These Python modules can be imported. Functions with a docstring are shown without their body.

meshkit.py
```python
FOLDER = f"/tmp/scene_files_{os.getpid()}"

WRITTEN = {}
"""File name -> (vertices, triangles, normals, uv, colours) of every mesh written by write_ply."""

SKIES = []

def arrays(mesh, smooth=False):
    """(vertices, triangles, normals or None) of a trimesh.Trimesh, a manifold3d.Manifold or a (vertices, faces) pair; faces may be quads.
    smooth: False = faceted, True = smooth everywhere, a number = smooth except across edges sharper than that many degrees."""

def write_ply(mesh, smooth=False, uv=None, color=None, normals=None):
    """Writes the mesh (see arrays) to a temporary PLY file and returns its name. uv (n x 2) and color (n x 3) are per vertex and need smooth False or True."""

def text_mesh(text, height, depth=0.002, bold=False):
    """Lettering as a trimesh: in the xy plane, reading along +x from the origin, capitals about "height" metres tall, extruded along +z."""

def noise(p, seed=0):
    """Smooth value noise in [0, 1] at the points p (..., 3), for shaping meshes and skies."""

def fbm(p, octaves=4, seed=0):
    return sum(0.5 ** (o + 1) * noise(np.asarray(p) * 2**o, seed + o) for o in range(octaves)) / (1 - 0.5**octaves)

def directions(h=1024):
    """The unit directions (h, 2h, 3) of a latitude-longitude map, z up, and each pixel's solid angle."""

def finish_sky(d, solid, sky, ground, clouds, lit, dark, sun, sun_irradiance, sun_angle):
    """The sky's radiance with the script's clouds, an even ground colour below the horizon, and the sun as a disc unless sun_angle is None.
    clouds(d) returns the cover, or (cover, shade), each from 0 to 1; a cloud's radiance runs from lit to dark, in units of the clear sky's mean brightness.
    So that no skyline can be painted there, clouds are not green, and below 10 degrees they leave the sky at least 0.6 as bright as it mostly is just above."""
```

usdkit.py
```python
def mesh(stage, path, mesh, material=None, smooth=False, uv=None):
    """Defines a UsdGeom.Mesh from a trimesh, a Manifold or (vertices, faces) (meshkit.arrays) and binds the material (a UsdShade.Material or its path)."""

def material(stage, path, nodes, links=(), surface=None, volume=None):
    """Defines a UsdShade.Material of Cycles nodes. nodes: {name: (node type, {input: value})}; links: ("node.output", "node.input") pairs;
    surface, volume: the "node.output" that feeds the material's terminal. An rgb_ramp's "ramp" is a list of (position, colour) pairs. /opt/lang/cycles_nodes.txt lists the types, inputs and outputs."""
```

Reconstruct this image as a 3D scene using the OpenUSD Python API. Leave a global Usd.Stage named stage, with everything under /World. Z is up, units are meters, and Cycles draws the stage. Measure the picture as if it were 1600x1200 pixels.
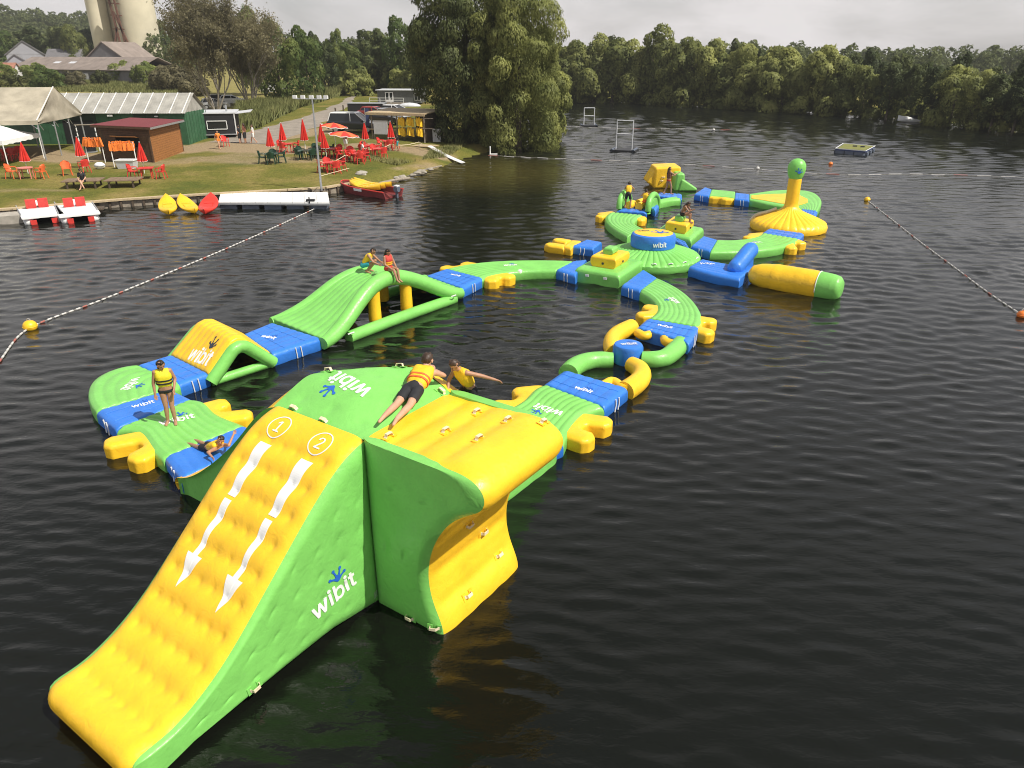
import math, random
import numpy as np, trimesh, usdkit, meshkit
import manifold3d as m3
from pxr import Usd, UsdGeom, UsdLux, UsdShade, Gf, Sdf
from shapely.geometry import Polygon, Point, LineString, MultiPoint
from shapely.ops import unary_union
from scipy.interpolate import LinearNDInterpolator, CubicSpline

stage = Usd.Stage.CreateInMemory()
UsdGeom.SetStageUpAxis(stage, "Z")
UsdGeom.Xform.Define(stage, "/World")

# ------------------------------------------------------------------ camera, sky, sun, exposure
CAM_H = 8.4
TILT = math.atan2(515, 1150)
FPX = 1150.0
EXPOSURE = 0.16
SUN_AZ = math.atan2(0.89, -0.45)
SUN_EL = math.radians(52)
SUN_POWER = 1.25
SKY_POWER = 0.057
cam = UsdGeom.Camera.Define(stage, "/World/camera")
cam.CreateHorizontalApertureAttr(36.0)
cam.CreateVerticalApertureAttr(27.0)
cam.CreateFocalLengthAttr(FPX / 1600 * 36.0)
cam.CreateClippingRangeAttr(Gf.Vec2f(0.1, 20000))
cam.CreateExposureAttr(EXPOSURE)
_x = UsdGeom.Xformable(cam)
_x.AddTranslateOp().Set(Gf.Vec3d(0, 0, CAM_H))
_x.AddRotateXOp().Set(90.0 - math.degrees(TILT))

sun_dir = np.array([math.sin(SUN_AZ) * math.cos(SUN_EL), math.cos(SUN_AZ) * math.cos(SUN_EL), math.sin(SUN_EL)])
dome = UsdLux.DomeLight.Define(stage, "/World/sky")
dome.GetPrim().SetCustomDataByKey("kind", "structure")
dome.GetPrim().SetCustomDataByKey("label", "pale hazy summer sky with thin white cloud")
sky_mat = usdkit.material(stage, "/World/Looks/sky", {
    "tc": ("texture_coordinate", {}),
    "mp": ("mapping", {"scale": (1.0, 1.0, 3.2), "location": (0.3, 0.7, 0.0)}),
    "n": ("noise_texture", {"scale": 2.4, "detail": 6.0, "roughness": 0.55, "distortion": 0.5}),
    "r": ("rgb_ramp", {"ramp": [(0.34, (0.46,) * 3), (0.60, (1.0,) * 3)]}),
    "xyz": ("separate_xyz", {}), "el": ("map_range", {"from_min": 0.25, "from_max": 0.95, "to_min": 1.0, "to_max": 0.3, "clamp": True}), "cf": ("math", {"math_type": "multiply", "use_clamp": True}),
    "lo": ("map_range", {"from_min": 0.0, "from_max": 0.30, "to_min": 0.50, "to_max": 0.0, "clamp": True}), "cm": ("math", {"math_type": "maximum"}),
    "sky": ("sky_texture", {"sky_type": "single_scattering", "sun_disc": False, "sun_elevation": SUN_EL, "sun_rotation": SUN_AZ, "aerosol_density": 2.0}),
    "mx": ("mix_color", {"b": (12.9, 12.35, 12.35), "use_clamp": False}),
    "bg": ("background_shader", {"strength": SKY_POWER}),
}, [("tc.generated", "mp.vector"), ("mp.vector", "n.vector"), ("n.fac", "r.fac"), ("tc.generated", "xyz.vector"), ("xyz.z", "el.value"), ("r.color", "cf.value1"), ("el.result", "cf.value2"), ("xyz.z", "lo.value"), ("lo.result", "cm.value1"), ("cf.value", "cm.value2"), ("cm.value", "mx.fac"), ("sky.color", "mx.a"), ("mx.result", "bg.color")], surface="bg.background")
UsdShade.MaterialBindingAPI.Apply(dome.GetPrim()).Bind(sky_mat)

sun = UsdLux.DistantLight.Define(stage, "/World/sun")
sun.CreateNormalizeAttr(True)
sun.CreateIntensityAttr(SUN_POWER)
sun.CreateAngleAttr(0.53)
sun.CreateColorAttr(Gf.Vec3f(1.0, 0.95, 0.86))
_z = sun_dir; _xx = np.cross([0, 0, 1.0], _z); _xx /= np.linalg.norm(_xx); _yy = np.cross(_z, _xx)
UsdGeom.Xformable(sun).AddTransformOp().Set(Gf.Matrix4d(*[float(v) for v in (*_xx, 0, *_yy, 0, *_z, 0, 0, 0, 0, 1)]))

# ------------------------------------------------------------------ naming and tagging
_used = {}
def numbered(parent, name):
    k = _used.setdefault(parent, {})
    i = k.get(name, 0); k[name] = i + 1
    return name if i == 0 else f"{name}_{i:03d}"

def tag(p, label=None, cat=None, group=None, kind=None):
    p = p.GetPrim() if hasattr(p, "GetPrim") else p
    for k, v in (("label", label), ("category", cat), ("group", group), ("kind", kind)):
        if v: p.SetCustomDataByKey(k, v)
    return p

def place(x, loc=(0, 0, 0), rz=0.0, scale=None):
    x = UsdGeom.Xformable(x)
    x.AddTranslateOp().Set(Gf.Vec3d(*map(float, loc)))
    x.AddRotateZOp().Set(float(math.degrees(rz)))
    if scale is not None:
        x.AddScaleOp().Set(Gf.Vec3f(*([float(scale)] * 3 if np.ndim(scale) == 0 else map(float, scale))))

def thing(name, label, cat, loc=(0, 0, 0), rz=0.0, group=None, scale=None, kind=None):
    path = "/World/" + numbered("/World", name)
    x = UsdGeom.Xform.Define(stage, path)
    place(x, loc, rz, scale)
    tag(x, label, cat, group, kind)
    return dict(path=path, loc=np.array(loc, float), rz=rz, prim=x.GetPrim())

def to_arrays(mesh):
    if hasattr(mesh, "to_mesh"):
        m = mesh.to_mesh(); return trimesh.Trimesh(m.vert_properties[:, :3], m.tri_verts, process=False)
    if isinstance(mesh, (list, tuple)) and len(mesh) and hasattr(mesh[0], "vertices"):
        return trimesh.util.concatenate(list(mesh))
    if isinstance(mesh, tuple):
        v, f = np.asarray(mesh[0], float), np.asarray(mesh[1], int)
        if f.shape[1] == 4: f = np.vstack([f[:, [0, 1, 2]], f[:, [0, 2, 3]]])
        return trimesh.Trimesh(v, f, process=False)
    return mesh

def part(t, name, mesh, mat, world=False, smooth=35, label=None, kind=None):
    """A mesh as a child of the thing (or part) t. world=True: the mesh is in world coordinates and t's own place is taken off."""
    m = to_arrays(mesh)
    root = t.get("root", t)
    if world:
        m = m.copy(); v = np.array(m.vertices) - root["loc"]
        c, s = math.cos(-root["rz"]), math.sin(-root["rz"])
        v = np.stack([c * v[:, 0] - s * v[:, 1], s * v[:, 0] + c * v[:, 1], v[:, 2]], 1)
        m = trimesh.Trimesh(v, m.faces, process=False)
    path = t["path"] + "/" + numbered(t["path"], name)
    g = usdkit.mesh(stage, path, m, M[mat] if isinstance(mat, str) else mat, smooth=smooth)
    if label or kind: tag(g, label, None, None, kind)
    return dict(path=path, root=root, prim=g.GetPrim())

def solo(name, mesh, mat, label, cat=None, group=None, kind=None, smooth=35):
    path = "/World/" + numbered("/World", name)
    g = usdkit.mesh(stage, path, to_arrays(mesh), M[mat] if isinstance(mat, str) else mat, smooth=smooth)
    tag(g, label, cat, group, kind)
    return g

def dup(t, loc, rz=0.0, label=None, group=None, scale=None, name=None):
    import re
    base = name or re.sub(r"_\d{3}$", "", t["path"].split("/")[-1])
    path = "/World/" + numbered("/World", base)
    x = UsdGeom.Xform.Define(stage, path)
    x.GetPrim().GetReferences().AddInternalReference(Sdf.Path(t["path"]))
    x.GetPrim().SetInstanceable(True)
    ops = {o.GetOpName(): o for o in UsdGeom.Xformable(x).GetOrderedXformOps()}
    ops["xformOp:translate"].Set(Gf.Vec3d(*map(float, loc)))
    ops["xformOp:rotateZ"].Set(float(math.degrees(rz)))
    if scale is not None:
        ops["xformOp:scale"].Set(Gf.Vec3f(*([float(scale)] * 3 if np.ndim(scale) == 0 else map(float, scale))))
    tag(x, label, None, group)
    return x

# ------------------------------------------------------------------ geometry helpers
SN, CS = math.sin(TILT), math.cos(TILT)
def at(px, py, z=0.0):
    """Point of the level z seen at a pixel of the 1600x1200 photograph."""
    dx, dy = px - 800.0, py - 600.0
    t = (z - CAM_H) / -(FPX * SN + dy * CS)
    return np.array([dx * t, (FPX * CS - dy * SN) * t, z])
def at2(px, py, z=0.0): return at(px, py, z)[:2]
def ats(pts, z=0.0): return np.array([at(*p, z)[:2] for p in pts])

def unit(v): v = np.asarray(v, float); return v / np.linalg.norm(v)

def box(size, loc=(0, 0, 0), rz=0.0, bevel=0.0, rx=0.0, ry=0.0):
    sx, sy, sz = size
    if bevel > 0:
        b = min(bevel, sx * .45, sy * .45, sz * .45)
        pts = []
        for a in (-1, 1):
            for c in (-1, 1):
                for d in (-1, 1):
                    x, y, z = a * sx / 2, c * sy / 2, d * sz / 2
                    pts += [(x - a * b, y, z), (x, y - c * b, z), (x, y, z - d * b)]
        m = trimesh.convex.convex_hull(np.array(pts))
    else:
        m = trimesh.creation.box([sx, sy, sz])
    for ang, ax in ((rx, [1, 0, 0]), (ry, [0, 1, 0]), (rz, [0, 0, 1])):
        if ang: m.apply_transform(trimesh.transformations.rotation_matrix(ang, ax))
    m.apply_translation(loc)
    return m

def tube(path, r, sides=10, caps=True, closed=False, squash=1.0):
    """Round tube along a polyline; r a number or one radius per point."""
    p = np.asarray(path, float); n = len(p)
    r = np.broadcast_to(np.asarray(r, float), (n,))
    tg = np.gradient(p, axis=0) if not closed else np.roll(p, -1, 0) - np.roll(p, 1, 0)
    tg /= np.linalg.norm(tg, axis=1, keepdims=True) + 1e-12
    up = np.array([0, 0, 1.0]) if np.abs(tg[:, 2]).mean() < .9 else np.array([1.0, 0, 0])
    a = np.cross(tg, up); a /= np.linalg.norm(a, axis=1, keepdims=True) + 1e-12
    b = np.cross(a, tg)
    ang = np.arange(sides) * 2 * np.pi / sides
    v = p[:, None] + r[:, None, None] * (np.cos(ang)[None, :, None] * a[:, None] + squash * np.sin(ang)[None, :, None] * b[:, None])
    v = v.reshape(-1, 3)
    f = []
    rows = n if closed else n - 1
    for i in range(rows):
        j = (i + 1) % n
        k = np.arange(sides); k2 = (k + 1) % sides
        f.append(np.stack([i * sides + k, i * sides + k2, j * sides + k2, j * sides + k], 1))
    f = np.vstack(f); f = np.vstack([f[:, [0, 1, 2]], f[:, [0, 2, 3]]])
    if caps and not closed:
        c0, c1 = len(v), len(v) + 1
        v = np.vstack([v, p[0], p[-1]]); k = np.arange(sides); k2 = (k + 1) % sides
        f = np.vstack([f, np.stack([np.full(sides, c0), k2, k], 1), np.stack([np.full(sides, c1), (n - 1) * sides + k, (n - 1) * sides + k2], 1)])
    m = trimesh.Trimesh(v, f, process=False)
    return m

def spline(pts, n=24, closed=False):
    p = np.asarray(pts, float)
    if closed: p = np.vstack([p, p[:1]])
    d = np.r_[0, np.cumsum(np.linalg.norm(np.diff(p, axis=0), axis=1))]
    if len(p) == 2: return p[0] + (p[1] - p[0]) * np.linspace(0, 1, n)[:, None]
    cs = CubicSpline(d, p, bc_type="periodic" if closed else "natural")
    return cs(np.linspace(0, d[-1], n, endpoint=not closed))

def revolve(profile, sides=32, loc=(0, 0, 0)):
    pr = np.asarray(profile, float); n = len(pr)
    ang = np.arange(sides) * 2 * np.pi / sides
    v = np.stack([pr[:, None, 0] * np.cos(ang), pr[:, None, 0] * np.sin(ang), np.repeat(pr[:, 1:2], sides, 1)], -1).reshape(-1, 3)
    k = np.arange(sides); k2 = (k + 1) % sides
    f = np.vstack([np.stack([i * sides + k, i * sides + k2, (i + 1) * sides + k2, (i + 1) * sides + k], 1) for i in range(n - 1)])
    f = np.vstack([f[:, [0, 1, 2]], f[:, [0, 2, 3]]])
    m = trimesh.Trimesh(v + np.asarray(loc), f, process=False)
    return m

def grid_faces(ni, nj, flip=False):
    i, j = np.meshgrid(np.arange(ni - 1), np.arange(nj - 1), indexing="ij")
    q = np.stack([i * nj + j, (i + 1) * nj + j, (i + 1) * nj + j + 1, i * nj + j + 1], -1).reshape(-1, 4)
    f = np.vstack([q[:, [0, 1, 2]], q[:, [0, 2, 3]]])
    return f[:, ::-1] if flip else f

def extrude(poly, h, z=0.0):
    if isinstance(poly, (list, np.ndarray)): poly = Polygon(poly)
    gs = getattr(poly, "geoms", [poly])
    m = trimesh.util.concatenate([trimesh.creation.extrude_polygon(g, h, engine="earcut") for g in gs])
    m.apply_translation([0, 0, z]); return m

def rotz(m, a):
    m = m.copy(); m.apply_transform(trimesh.transformations.rotation_matrix(a, [0, 0, 1])); return m
def moved(m, d): m = m.copy(); m.apply_translation(d); return m
def xf(m, fn): return trimesh.Trimesh(fn(np.array(m.vertices)), m.faces, process=False)

# ------------------------------------------------------------------ materials
M = {}
def mat(name, nodes, links, surface=None, volume=None):
    M[name] = usdkit.material(stage, f"/World/Looks/{name}", nodes, links, surface=surface, volume=volume); return M[name]

def plain(name, col, rough=0.5, var=0.18, scale=6.0, metallic=0.0, bump=0.0, bscale=40.0, spec=0.5, detail=4.0, coat=0.0):
    lo = tuple(max(0, c * (1 - var)) for c in col); hi = tuple(min(1, c * (1 + var)) for c in col)
    nodes = {"tc": ("texture_coordinate", {}),
             "n": ("noise_texture", {"scale": scale, "detail": detail, "roughness": 0.6}),
             "r": ("rgb_ramp", {"ramp": [(0.3, lo), (0.7, hi)]}),
             "p": ("principled_bsdf", {"roughness": rough, "metallic": metallic, "specular_ior_level": spec, "coat_weight": coat})}
    links = [("tc.object", "n.vector"), ("n.fac", "r.fac"), ("r.color", "p.base_color")]
    if bump:
        nodes["n2"] = ("noise_texture", {"scale": bscale, "detail": 3.0})
        nodes["b"] = ("bump", {"strength": bump, "distance": 0.02})
        links += [("tc.object", "n2.vector"), ("n2.fac", "b.height"), ("b.normal", "p.normal")]
    return mat(name, nodes, links, "p.BSDF")

def pvc(name, col, rough=0.36):
    """Coated inflatable fabric: even colour, faint scuffs, soft wrinkles."""
    lo = tuple(c * 0.86 for c in col); hi = tuple(min(1, c * 1.06 + 0.004) for c in col)
    return mat(name, {
        "g": ("geometry", {}),
        "n": ("noise_texture", {"scale": 1.7, "detail": 6.0, "roughness": 0.62}),
        "r": ("rgb_ramp", {"ramp": [(0.28, lo), (0.55, col), (0.8, hi)]}),
        "sp": ("noise_texture", {"scale": 14.0, "detail": 3.0}),
        "rr": ("rgb_ramp", {"ramp": [(0.3, (rough - .07,) * 3), (0.7, (rough + .12,) * 3)]}),
        "w": ("noise_texture", {"scale": 5.5, "detail": 3.0, "distortion": 0.8}),
        "b": ("bump", {"strength": 0.35, "distance": 0.03}),
        "p": ("principled_bsdf", {"specular_ior_level": 0.45}),
    }, [("g.position", "n.vector"), ("n.fac", "r.fac"), ("r.color", "p.base_color"), ("g.position", "sp.vector"), ("sp.fac", "rr.fac"), ("rr.color", "p.roughness"),
        ("g.position", "w.vector"), ("w.fac", "b.height"), ("b.normal", "p.normal")], "p.BSDF")

pvc("pvc_green", (0.20, 0.55, 0.115)); pvc("pvc_yellow", (0.90, 0.54, 0.025)); pvc("pvc_blue", (0.035, 0.19, 0.66)); pvc("pvc_dark_green", (0.03, 0.17, 0.03))
plain("print_white", (0.78, 0.78, 0.76), 0.5, 0.05, 3); plain("print_blue", (0.02, 0.12, 0.5), 0.5, 0.05, 3); plain("print_dark", (0.03, 0.035, 0.05), 0.5, 0.05)
plain("strap_white", (0.75, 0.75, 0.72), 0.6, 0.1, 20); plain("strap_cream", (0.72, 0.62, 0.42), 0.6, 0.12, 20)
plain("rope", (0.42, 0.40, 0.36), 0.8, 0.2, 20); plain("float_white", (0.60, 0.58, 0.55), 0.5, 0.15); plain("float_red", (0.42, 0.14, 0.11), 0.5, 0.15)
plain("buoy_yellow", (0.85, 0.5, 0.02), 0.4, 0.1); plain("buoy_orange", (0.8, 0.2, 0.03), 0.4, 0.1)
# ------------------------------------------------------------------ lake, ground, path
LAKE = np.array([(-95, 16), (-45, 34.6), (-28.26, 41.9), (-24.54, 44.45), (-21.93, 45.6), (-18.37, 47.05), (-12.55, 49.0), (-11.56, 50.1), (-9.1, 53.6), (-7.67, 56.6), (-6.0, 60.0), (-5.0, 62.6), (-4.2, 66), (-2.5, 70.5), (.5, 75.5), (2.2, 82), (1.5, 100), (-1, 122), (3, 140), (10, 149), (24.5, 151), (34, 143), (43.3, 132.7), (55.2, 112.2), (61.4, 93.5), (66, 82), (80, 62), (125, 20), (125, -85), (-95, -85)], float)
LAKE_P = Polygon(LAKE)
import shapely
def smooth01(x, a, b):
    t = np.clip((np.asarray(x, float) - a) / (b - a), 0, 1); return t * t * (3 - 2 * t)
def ground_z(x, y):
    x, y = np.broadcast_arrays(np.asarray(x, float), np.asarray(y, float))
    sh = x.shape; x, y = x.ravel(), y.ravel()
    p = shapely.points(x, y)
    d = shapely.distance(p, LAKE_P.exterior); d = np.where(shapely.contains_xy(LAKE_P, x, y), -d, d)
    quay = x < -10.6
    rise = np.where(quay, smooth01(d, -.05, .35), smooth01(d, -.3, 2.2))
    base = .47 + .34 * smooth01(d, .8, 11) + .35 * smooth01(y, 60, 100) + 2.6 * smooth01(y, 105, 230) * smooth01(-x, -20, 40) - .25 * smooth01(x, -20, 30)
    n = meshkit.fbm(np.stack([x * .12, y * .12, 0 * x], -1), 3, 5) - .5
    base = base + .18 * n * smooth01(d, 1.5, 6)
    hill = 27 * np.exp(-((x + 345) / 150) ** 2 - ((y - 500) / 120) ** 2) * smooth01(y, 200, 420)
    z = np.where(d < 0, -1.6 * smooth01(-d, .0, 6) - .25, 0) + (base + .25) * rise - .25 * (d >= 0) * (1 - rise) * 0
    z = np.where(d < 0, np.minimum(z, -.2 + (base + .25) * rise), -.2 + (base + .2) * rise)
    return (z + hill).reshape(sh)
def gz(x, y): return float(ground_z(np.array([x]), np.array([y]))[0])
def on_ground(px_, py_):
    """Ground point seen at a pixel."""
    z = .8
    for _ in range(6):
        p = at(px_, py_, z); z = gz(p[0], p[1])
    return np.array([p[0], p[1], z])

def axis(lo, hi, a, b, fine):
    mid = np.arange(a, b + 1e-6, fine)
    def out(s, e):
        v = [s]; step = fine
        while abs(v[-1] - e) > step: step *= 1.22; v.append(v[-1] + math.copysign(step, e - s)); 
        return v[1:] + [e]
    return np.unique(np.r_[out(a, lo), mid, out(b, hi)])
gx, gy = axis(-700, 700, -58, 12, .6), axis(-200, 1000, 36, 110, .6)
X, Y = np.meshgrid(gx, gy, indexing="ij")
Z = ground_z(X, Y)
g = usdkit.mesh(stage, "/World/ground", (np.stack([X, Y, Z], -1).reshape(-1, 3), grid_faces(len(gx), len(gy))), None, smooth=True)
tag(g, "grassy lake shore with trodden bare patches", kind="structure")
def blob_mask(pts, r):
    d = np.full(X.shape, 1e9)
    ls = LineString(pts) if len(pts) > 1 else Point(pts[0])
    d = shapely.distance(shapely.points(X.ravel(), Y.ravel()), ls).reshape(X.shape)
    return 1 - smooth01(d + 1.6 * (meshkit.fbm(np.stack([X * .6, Y * .6, 0 * X], -1), 3, 9) - .5), r * .55, r)
soil = np.zeros(X.shape)
for pts, r, s in (([(-40, 63), (-34, 61), (-28.5, 67), (-26, 72), (-22, 78), (-19, 84)], 3.2, .95), ([(-30, 58), (-24, 61), (-20, 66)], 2.5, .55), ([(-14, 70), (-10.5, 69), (-8, 68), (-6.5, 66)], 2.0, .8),
                  ([(-44, 66), (-40, 63)], 4.0, .9), ([(-36, 46.5), (-28, 47.5)], .8, .5), ([(-26.5, 69), (-22.5, 68), (-19.5, 66.5)], 3.6, .95), ([(-25, 61), (-20, 59.5), (-16, 61)], 2.6, .6), ([(-22, 60), (-14, 62)], 2.0, .35), ([(-9, 58.5), (-6.5, 62)], .8, .6)):
    soil = np.maximum(soil, s * blob_mask(pts, r))
UsdGeom.PrimvarsAPI(g).CreatePrimvar("soil", Sdf.ValueTypeNames.FloatArray, "vertex").Set([float(v) for v in soil.ravel()])
meadow = smooth01(Y, 84, 92) * smooth01(-X, 30, 44) * (1 - smooth01(Y, 300, 420))
UsdGeom.PrimvarsAPI(g).CreatePrimvar("meadow", Sdf.ValueTypeNames.FloatArray, "vertex").Set([float(v) for v in meadow.ravel()])
mat("grass_ground", {
    "g": ("geometry", {}),
    "n1": ("noise_texture", {"scale": .22, "detail": 5.0, "roughness": .6}), "r1": ("rgb_ramp", {"ramp": [(.32, (.085, .105, .020)), (.5, (.145, .138, .030)), (.66, (.245, .19, .066))]}),
    "n2": ("noise_texture", {"scale": 5.0, "detail": 6.0, "roughness": .7}), "r2": ("rgb_ramp", {"ramp": [(.25, (.6,) * 3), (.75, (1.35,) * 3)]}),
    "m": ("mix_color", {"blend_type": "multiply", "fac": 1.0, "use_clamp": False}),
    "so": ("attribute", {"attribute": "soil"}), "n3": ("noise_texture", {"scale": 1.1, "detail": 5.0, "roughness": .65}), "r3": ("rgb_ramp", {"ramp": [(.3, (.0,) * 3), (.62, (1,) * 3)]}),
    "sm": ("math", {"math_type": "multiply_add", "value2": .75}), "sm2": ("math", {"math_type": "multiply", "use_clamp": True}),
    "soilcol": ("rgb_ramp", {"ramp": [(.3, (.22, .16, .095)), (.7, (.36, .28, .17))]}),
    "mx": ("mix_color", {}), "me": ("attribute", {"attribute": "meadow"}), "mecol": ("rgb_ramp", {"ramp": [(.3, (.15, .15, .05)), (.7, (.30, .245, .09))]}), "mx2": ("mix_color", {}),
    "b": ("bump", {"strength": .8, "distance": .12}), "p": ("principled_bsdf", {"roughness": .95, "specular_ior_level": .1}),
}, [("g.position", "n1.vector"), ("g.position", "n2.vector"), ("g.position", "n3.vector"), ("n1.fac", "r1.fac"), ("n2.fac", "r2.fac"), ("r1.color", "m.a"), ("r2.color", "m.b"),
    ("n3.fac", "r3.fac"), ("r3.color", "sm.value1"), ("so.fac", "sm2.value1"), ("so.fac", "sm.value3"), ("sm.value", "sm2.value2"), ("n2.fac", "soilcol.fac"),
    ("me.fac", "mx2.fac"), ("m.result", "mx2.a"), ("n3.fac", "mecol.fac"), ("mecol.color", "mx2.b"), ("sm2.value", "mx.fac"), ("mx2.result", "mx.a"), ("soilcol.color", "mx.b"), ("mx.result", "p.base_color"), ("n2.fac", "b.height"), ("b.normal", "p.normal")], "p.BSDF")
UsdShade.MaterialBindingAPI.Apply(g.GetPrim()).Bind(M["grass_ground"])

# water: real ripples over the lake, finest where the course floats
WAVE_SLOPE = .085
def graded(stops):
    v = [stops[0][0]]
    while v[-1] < stops[-1][0]: v.append(v[-1] + float(np.interp(v[-1], [q[0] for q in stops], [q[1] for q in stops])))
    return np.array(v)
wx = graded([(-52, .5), (-18, .13), (-6, .10), (12, .10), (24, .2), (90, .55)]); wy = graded([(3.2, .058), (12, .075), (24, .12), (58, .19), (156, .34)])
X_, Y_ = np.meshgrid(wx, wy, indexing="ij"); sp = np.interp(Y_, [3.2, 12, 24, 58, 156], [.058, .075, .12, .19, .34]) * 4.2
rgw = np.random.default_rng(5); nw = 84; lam = np.exp(rgw.uniform(np.log(.27), np.log(2.6), nw)); th = np.where(rgw.random(nw) < .75, rgw.normal(1.38, .30, nw), rgw.normal(1.95, .42, nw)); ph = rgw.uniform(0, 6.283, nw)
warp = 2.2 * (meshkit.noise(np.stack([X_ * .45, Y_ * .45, 0 * X_], -1), 8) - .5); peak = np.maximum(.40, sp * 1.25); Zw, DX, DY, tot = (np.zeros_like(X_) for _ in range(4))
for l, t, p in zip(lam, th, ph):
    wt = np.exp(-(np.log(l / peak) / .50) ** 2) * np.clip((l - sp * .8) / (sp * .3), 0, 1); tot += wt ** 2 / 2
    k = 2 * np.pi / l; q = k * (X_ * math.cos(t) + Y_ * math.sin(t)) + p + warp * min(2, .5 / l); a = wt / k; Zw += a * np.cos(q); c = .7 * a * np.sin(q); DX -= c * math.cos(t); DY -= c * math.sin(t)
gw = WAVE_SLOPE / np.sqrt(tot + 1e-9) * (.62 + .85 * meshkit.fbm(np.stack([X_ * .07, Y_ * .15, 0 * X_], -1), 3, 21)) * np.interp(Y_, [3, 12, 34], [.95, .95, 1.0])
f_ = grid_faces(len(wx), len(wy)); ok = shapely.contains_xy(LAKE_P.buffer(.7), X_.ravel(), Y_.ravel())
wm = trimesh.Trimesh(np.stack([X_ + DX * gw, Y_ + DY * gw, Zw * gw], -1).reshape(-1, 3), f_[ok[f_].all(1)], process=False); wm.remove_unreferenced_vertices()
ms_ = [wm, trimesh.Trimesh(np.array([(-130, -90, -.09), (130, -90, -.09), (130, 158, -.09), (-130, 158, -.09)], float), [[0, 1, 2], [0, 2, 3]], process=False)]
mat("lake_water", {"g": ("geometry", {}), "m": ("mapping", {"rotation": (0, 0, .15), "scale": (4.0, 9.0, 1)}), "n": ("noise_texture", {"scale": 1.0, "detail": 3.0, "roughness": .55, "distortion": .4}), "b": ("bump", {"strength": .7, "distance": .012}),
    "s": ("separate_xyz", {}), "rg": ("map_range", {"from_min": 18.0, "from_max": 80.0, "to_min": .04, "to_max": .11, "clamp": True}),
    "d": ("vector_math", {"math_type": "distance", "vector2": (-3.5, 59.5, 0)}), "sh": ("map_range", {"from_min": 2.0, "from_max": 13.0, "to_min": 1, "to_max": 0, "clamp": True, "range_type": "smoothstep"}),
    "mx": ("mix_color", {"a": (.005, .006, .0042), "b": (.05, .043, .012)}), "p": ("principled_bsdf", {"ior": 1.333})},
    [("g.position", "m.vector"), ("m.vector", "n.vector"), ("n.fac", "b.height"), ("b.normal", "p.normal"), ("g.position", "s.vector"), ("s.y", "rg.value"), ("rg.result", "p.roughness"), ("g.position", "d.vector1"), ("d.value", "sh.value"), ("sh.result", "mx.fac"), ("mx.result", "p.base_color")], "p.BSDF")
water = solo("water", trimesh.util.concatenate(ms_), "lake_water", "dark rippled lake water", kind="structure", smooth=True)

# thin summer haze: far trees fade a little
mat("haze", {"v": ("principled_volume", {"color": (.93, .94, .95), "density": .00024, "anisotropy": .2})}, [], None, "v.volume")
solo("haze", box((1440, 1240, 62), (0, 400, 28)), "haze", "thin summer haze over the lake", kind="stuff", smooth=False)
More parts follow.
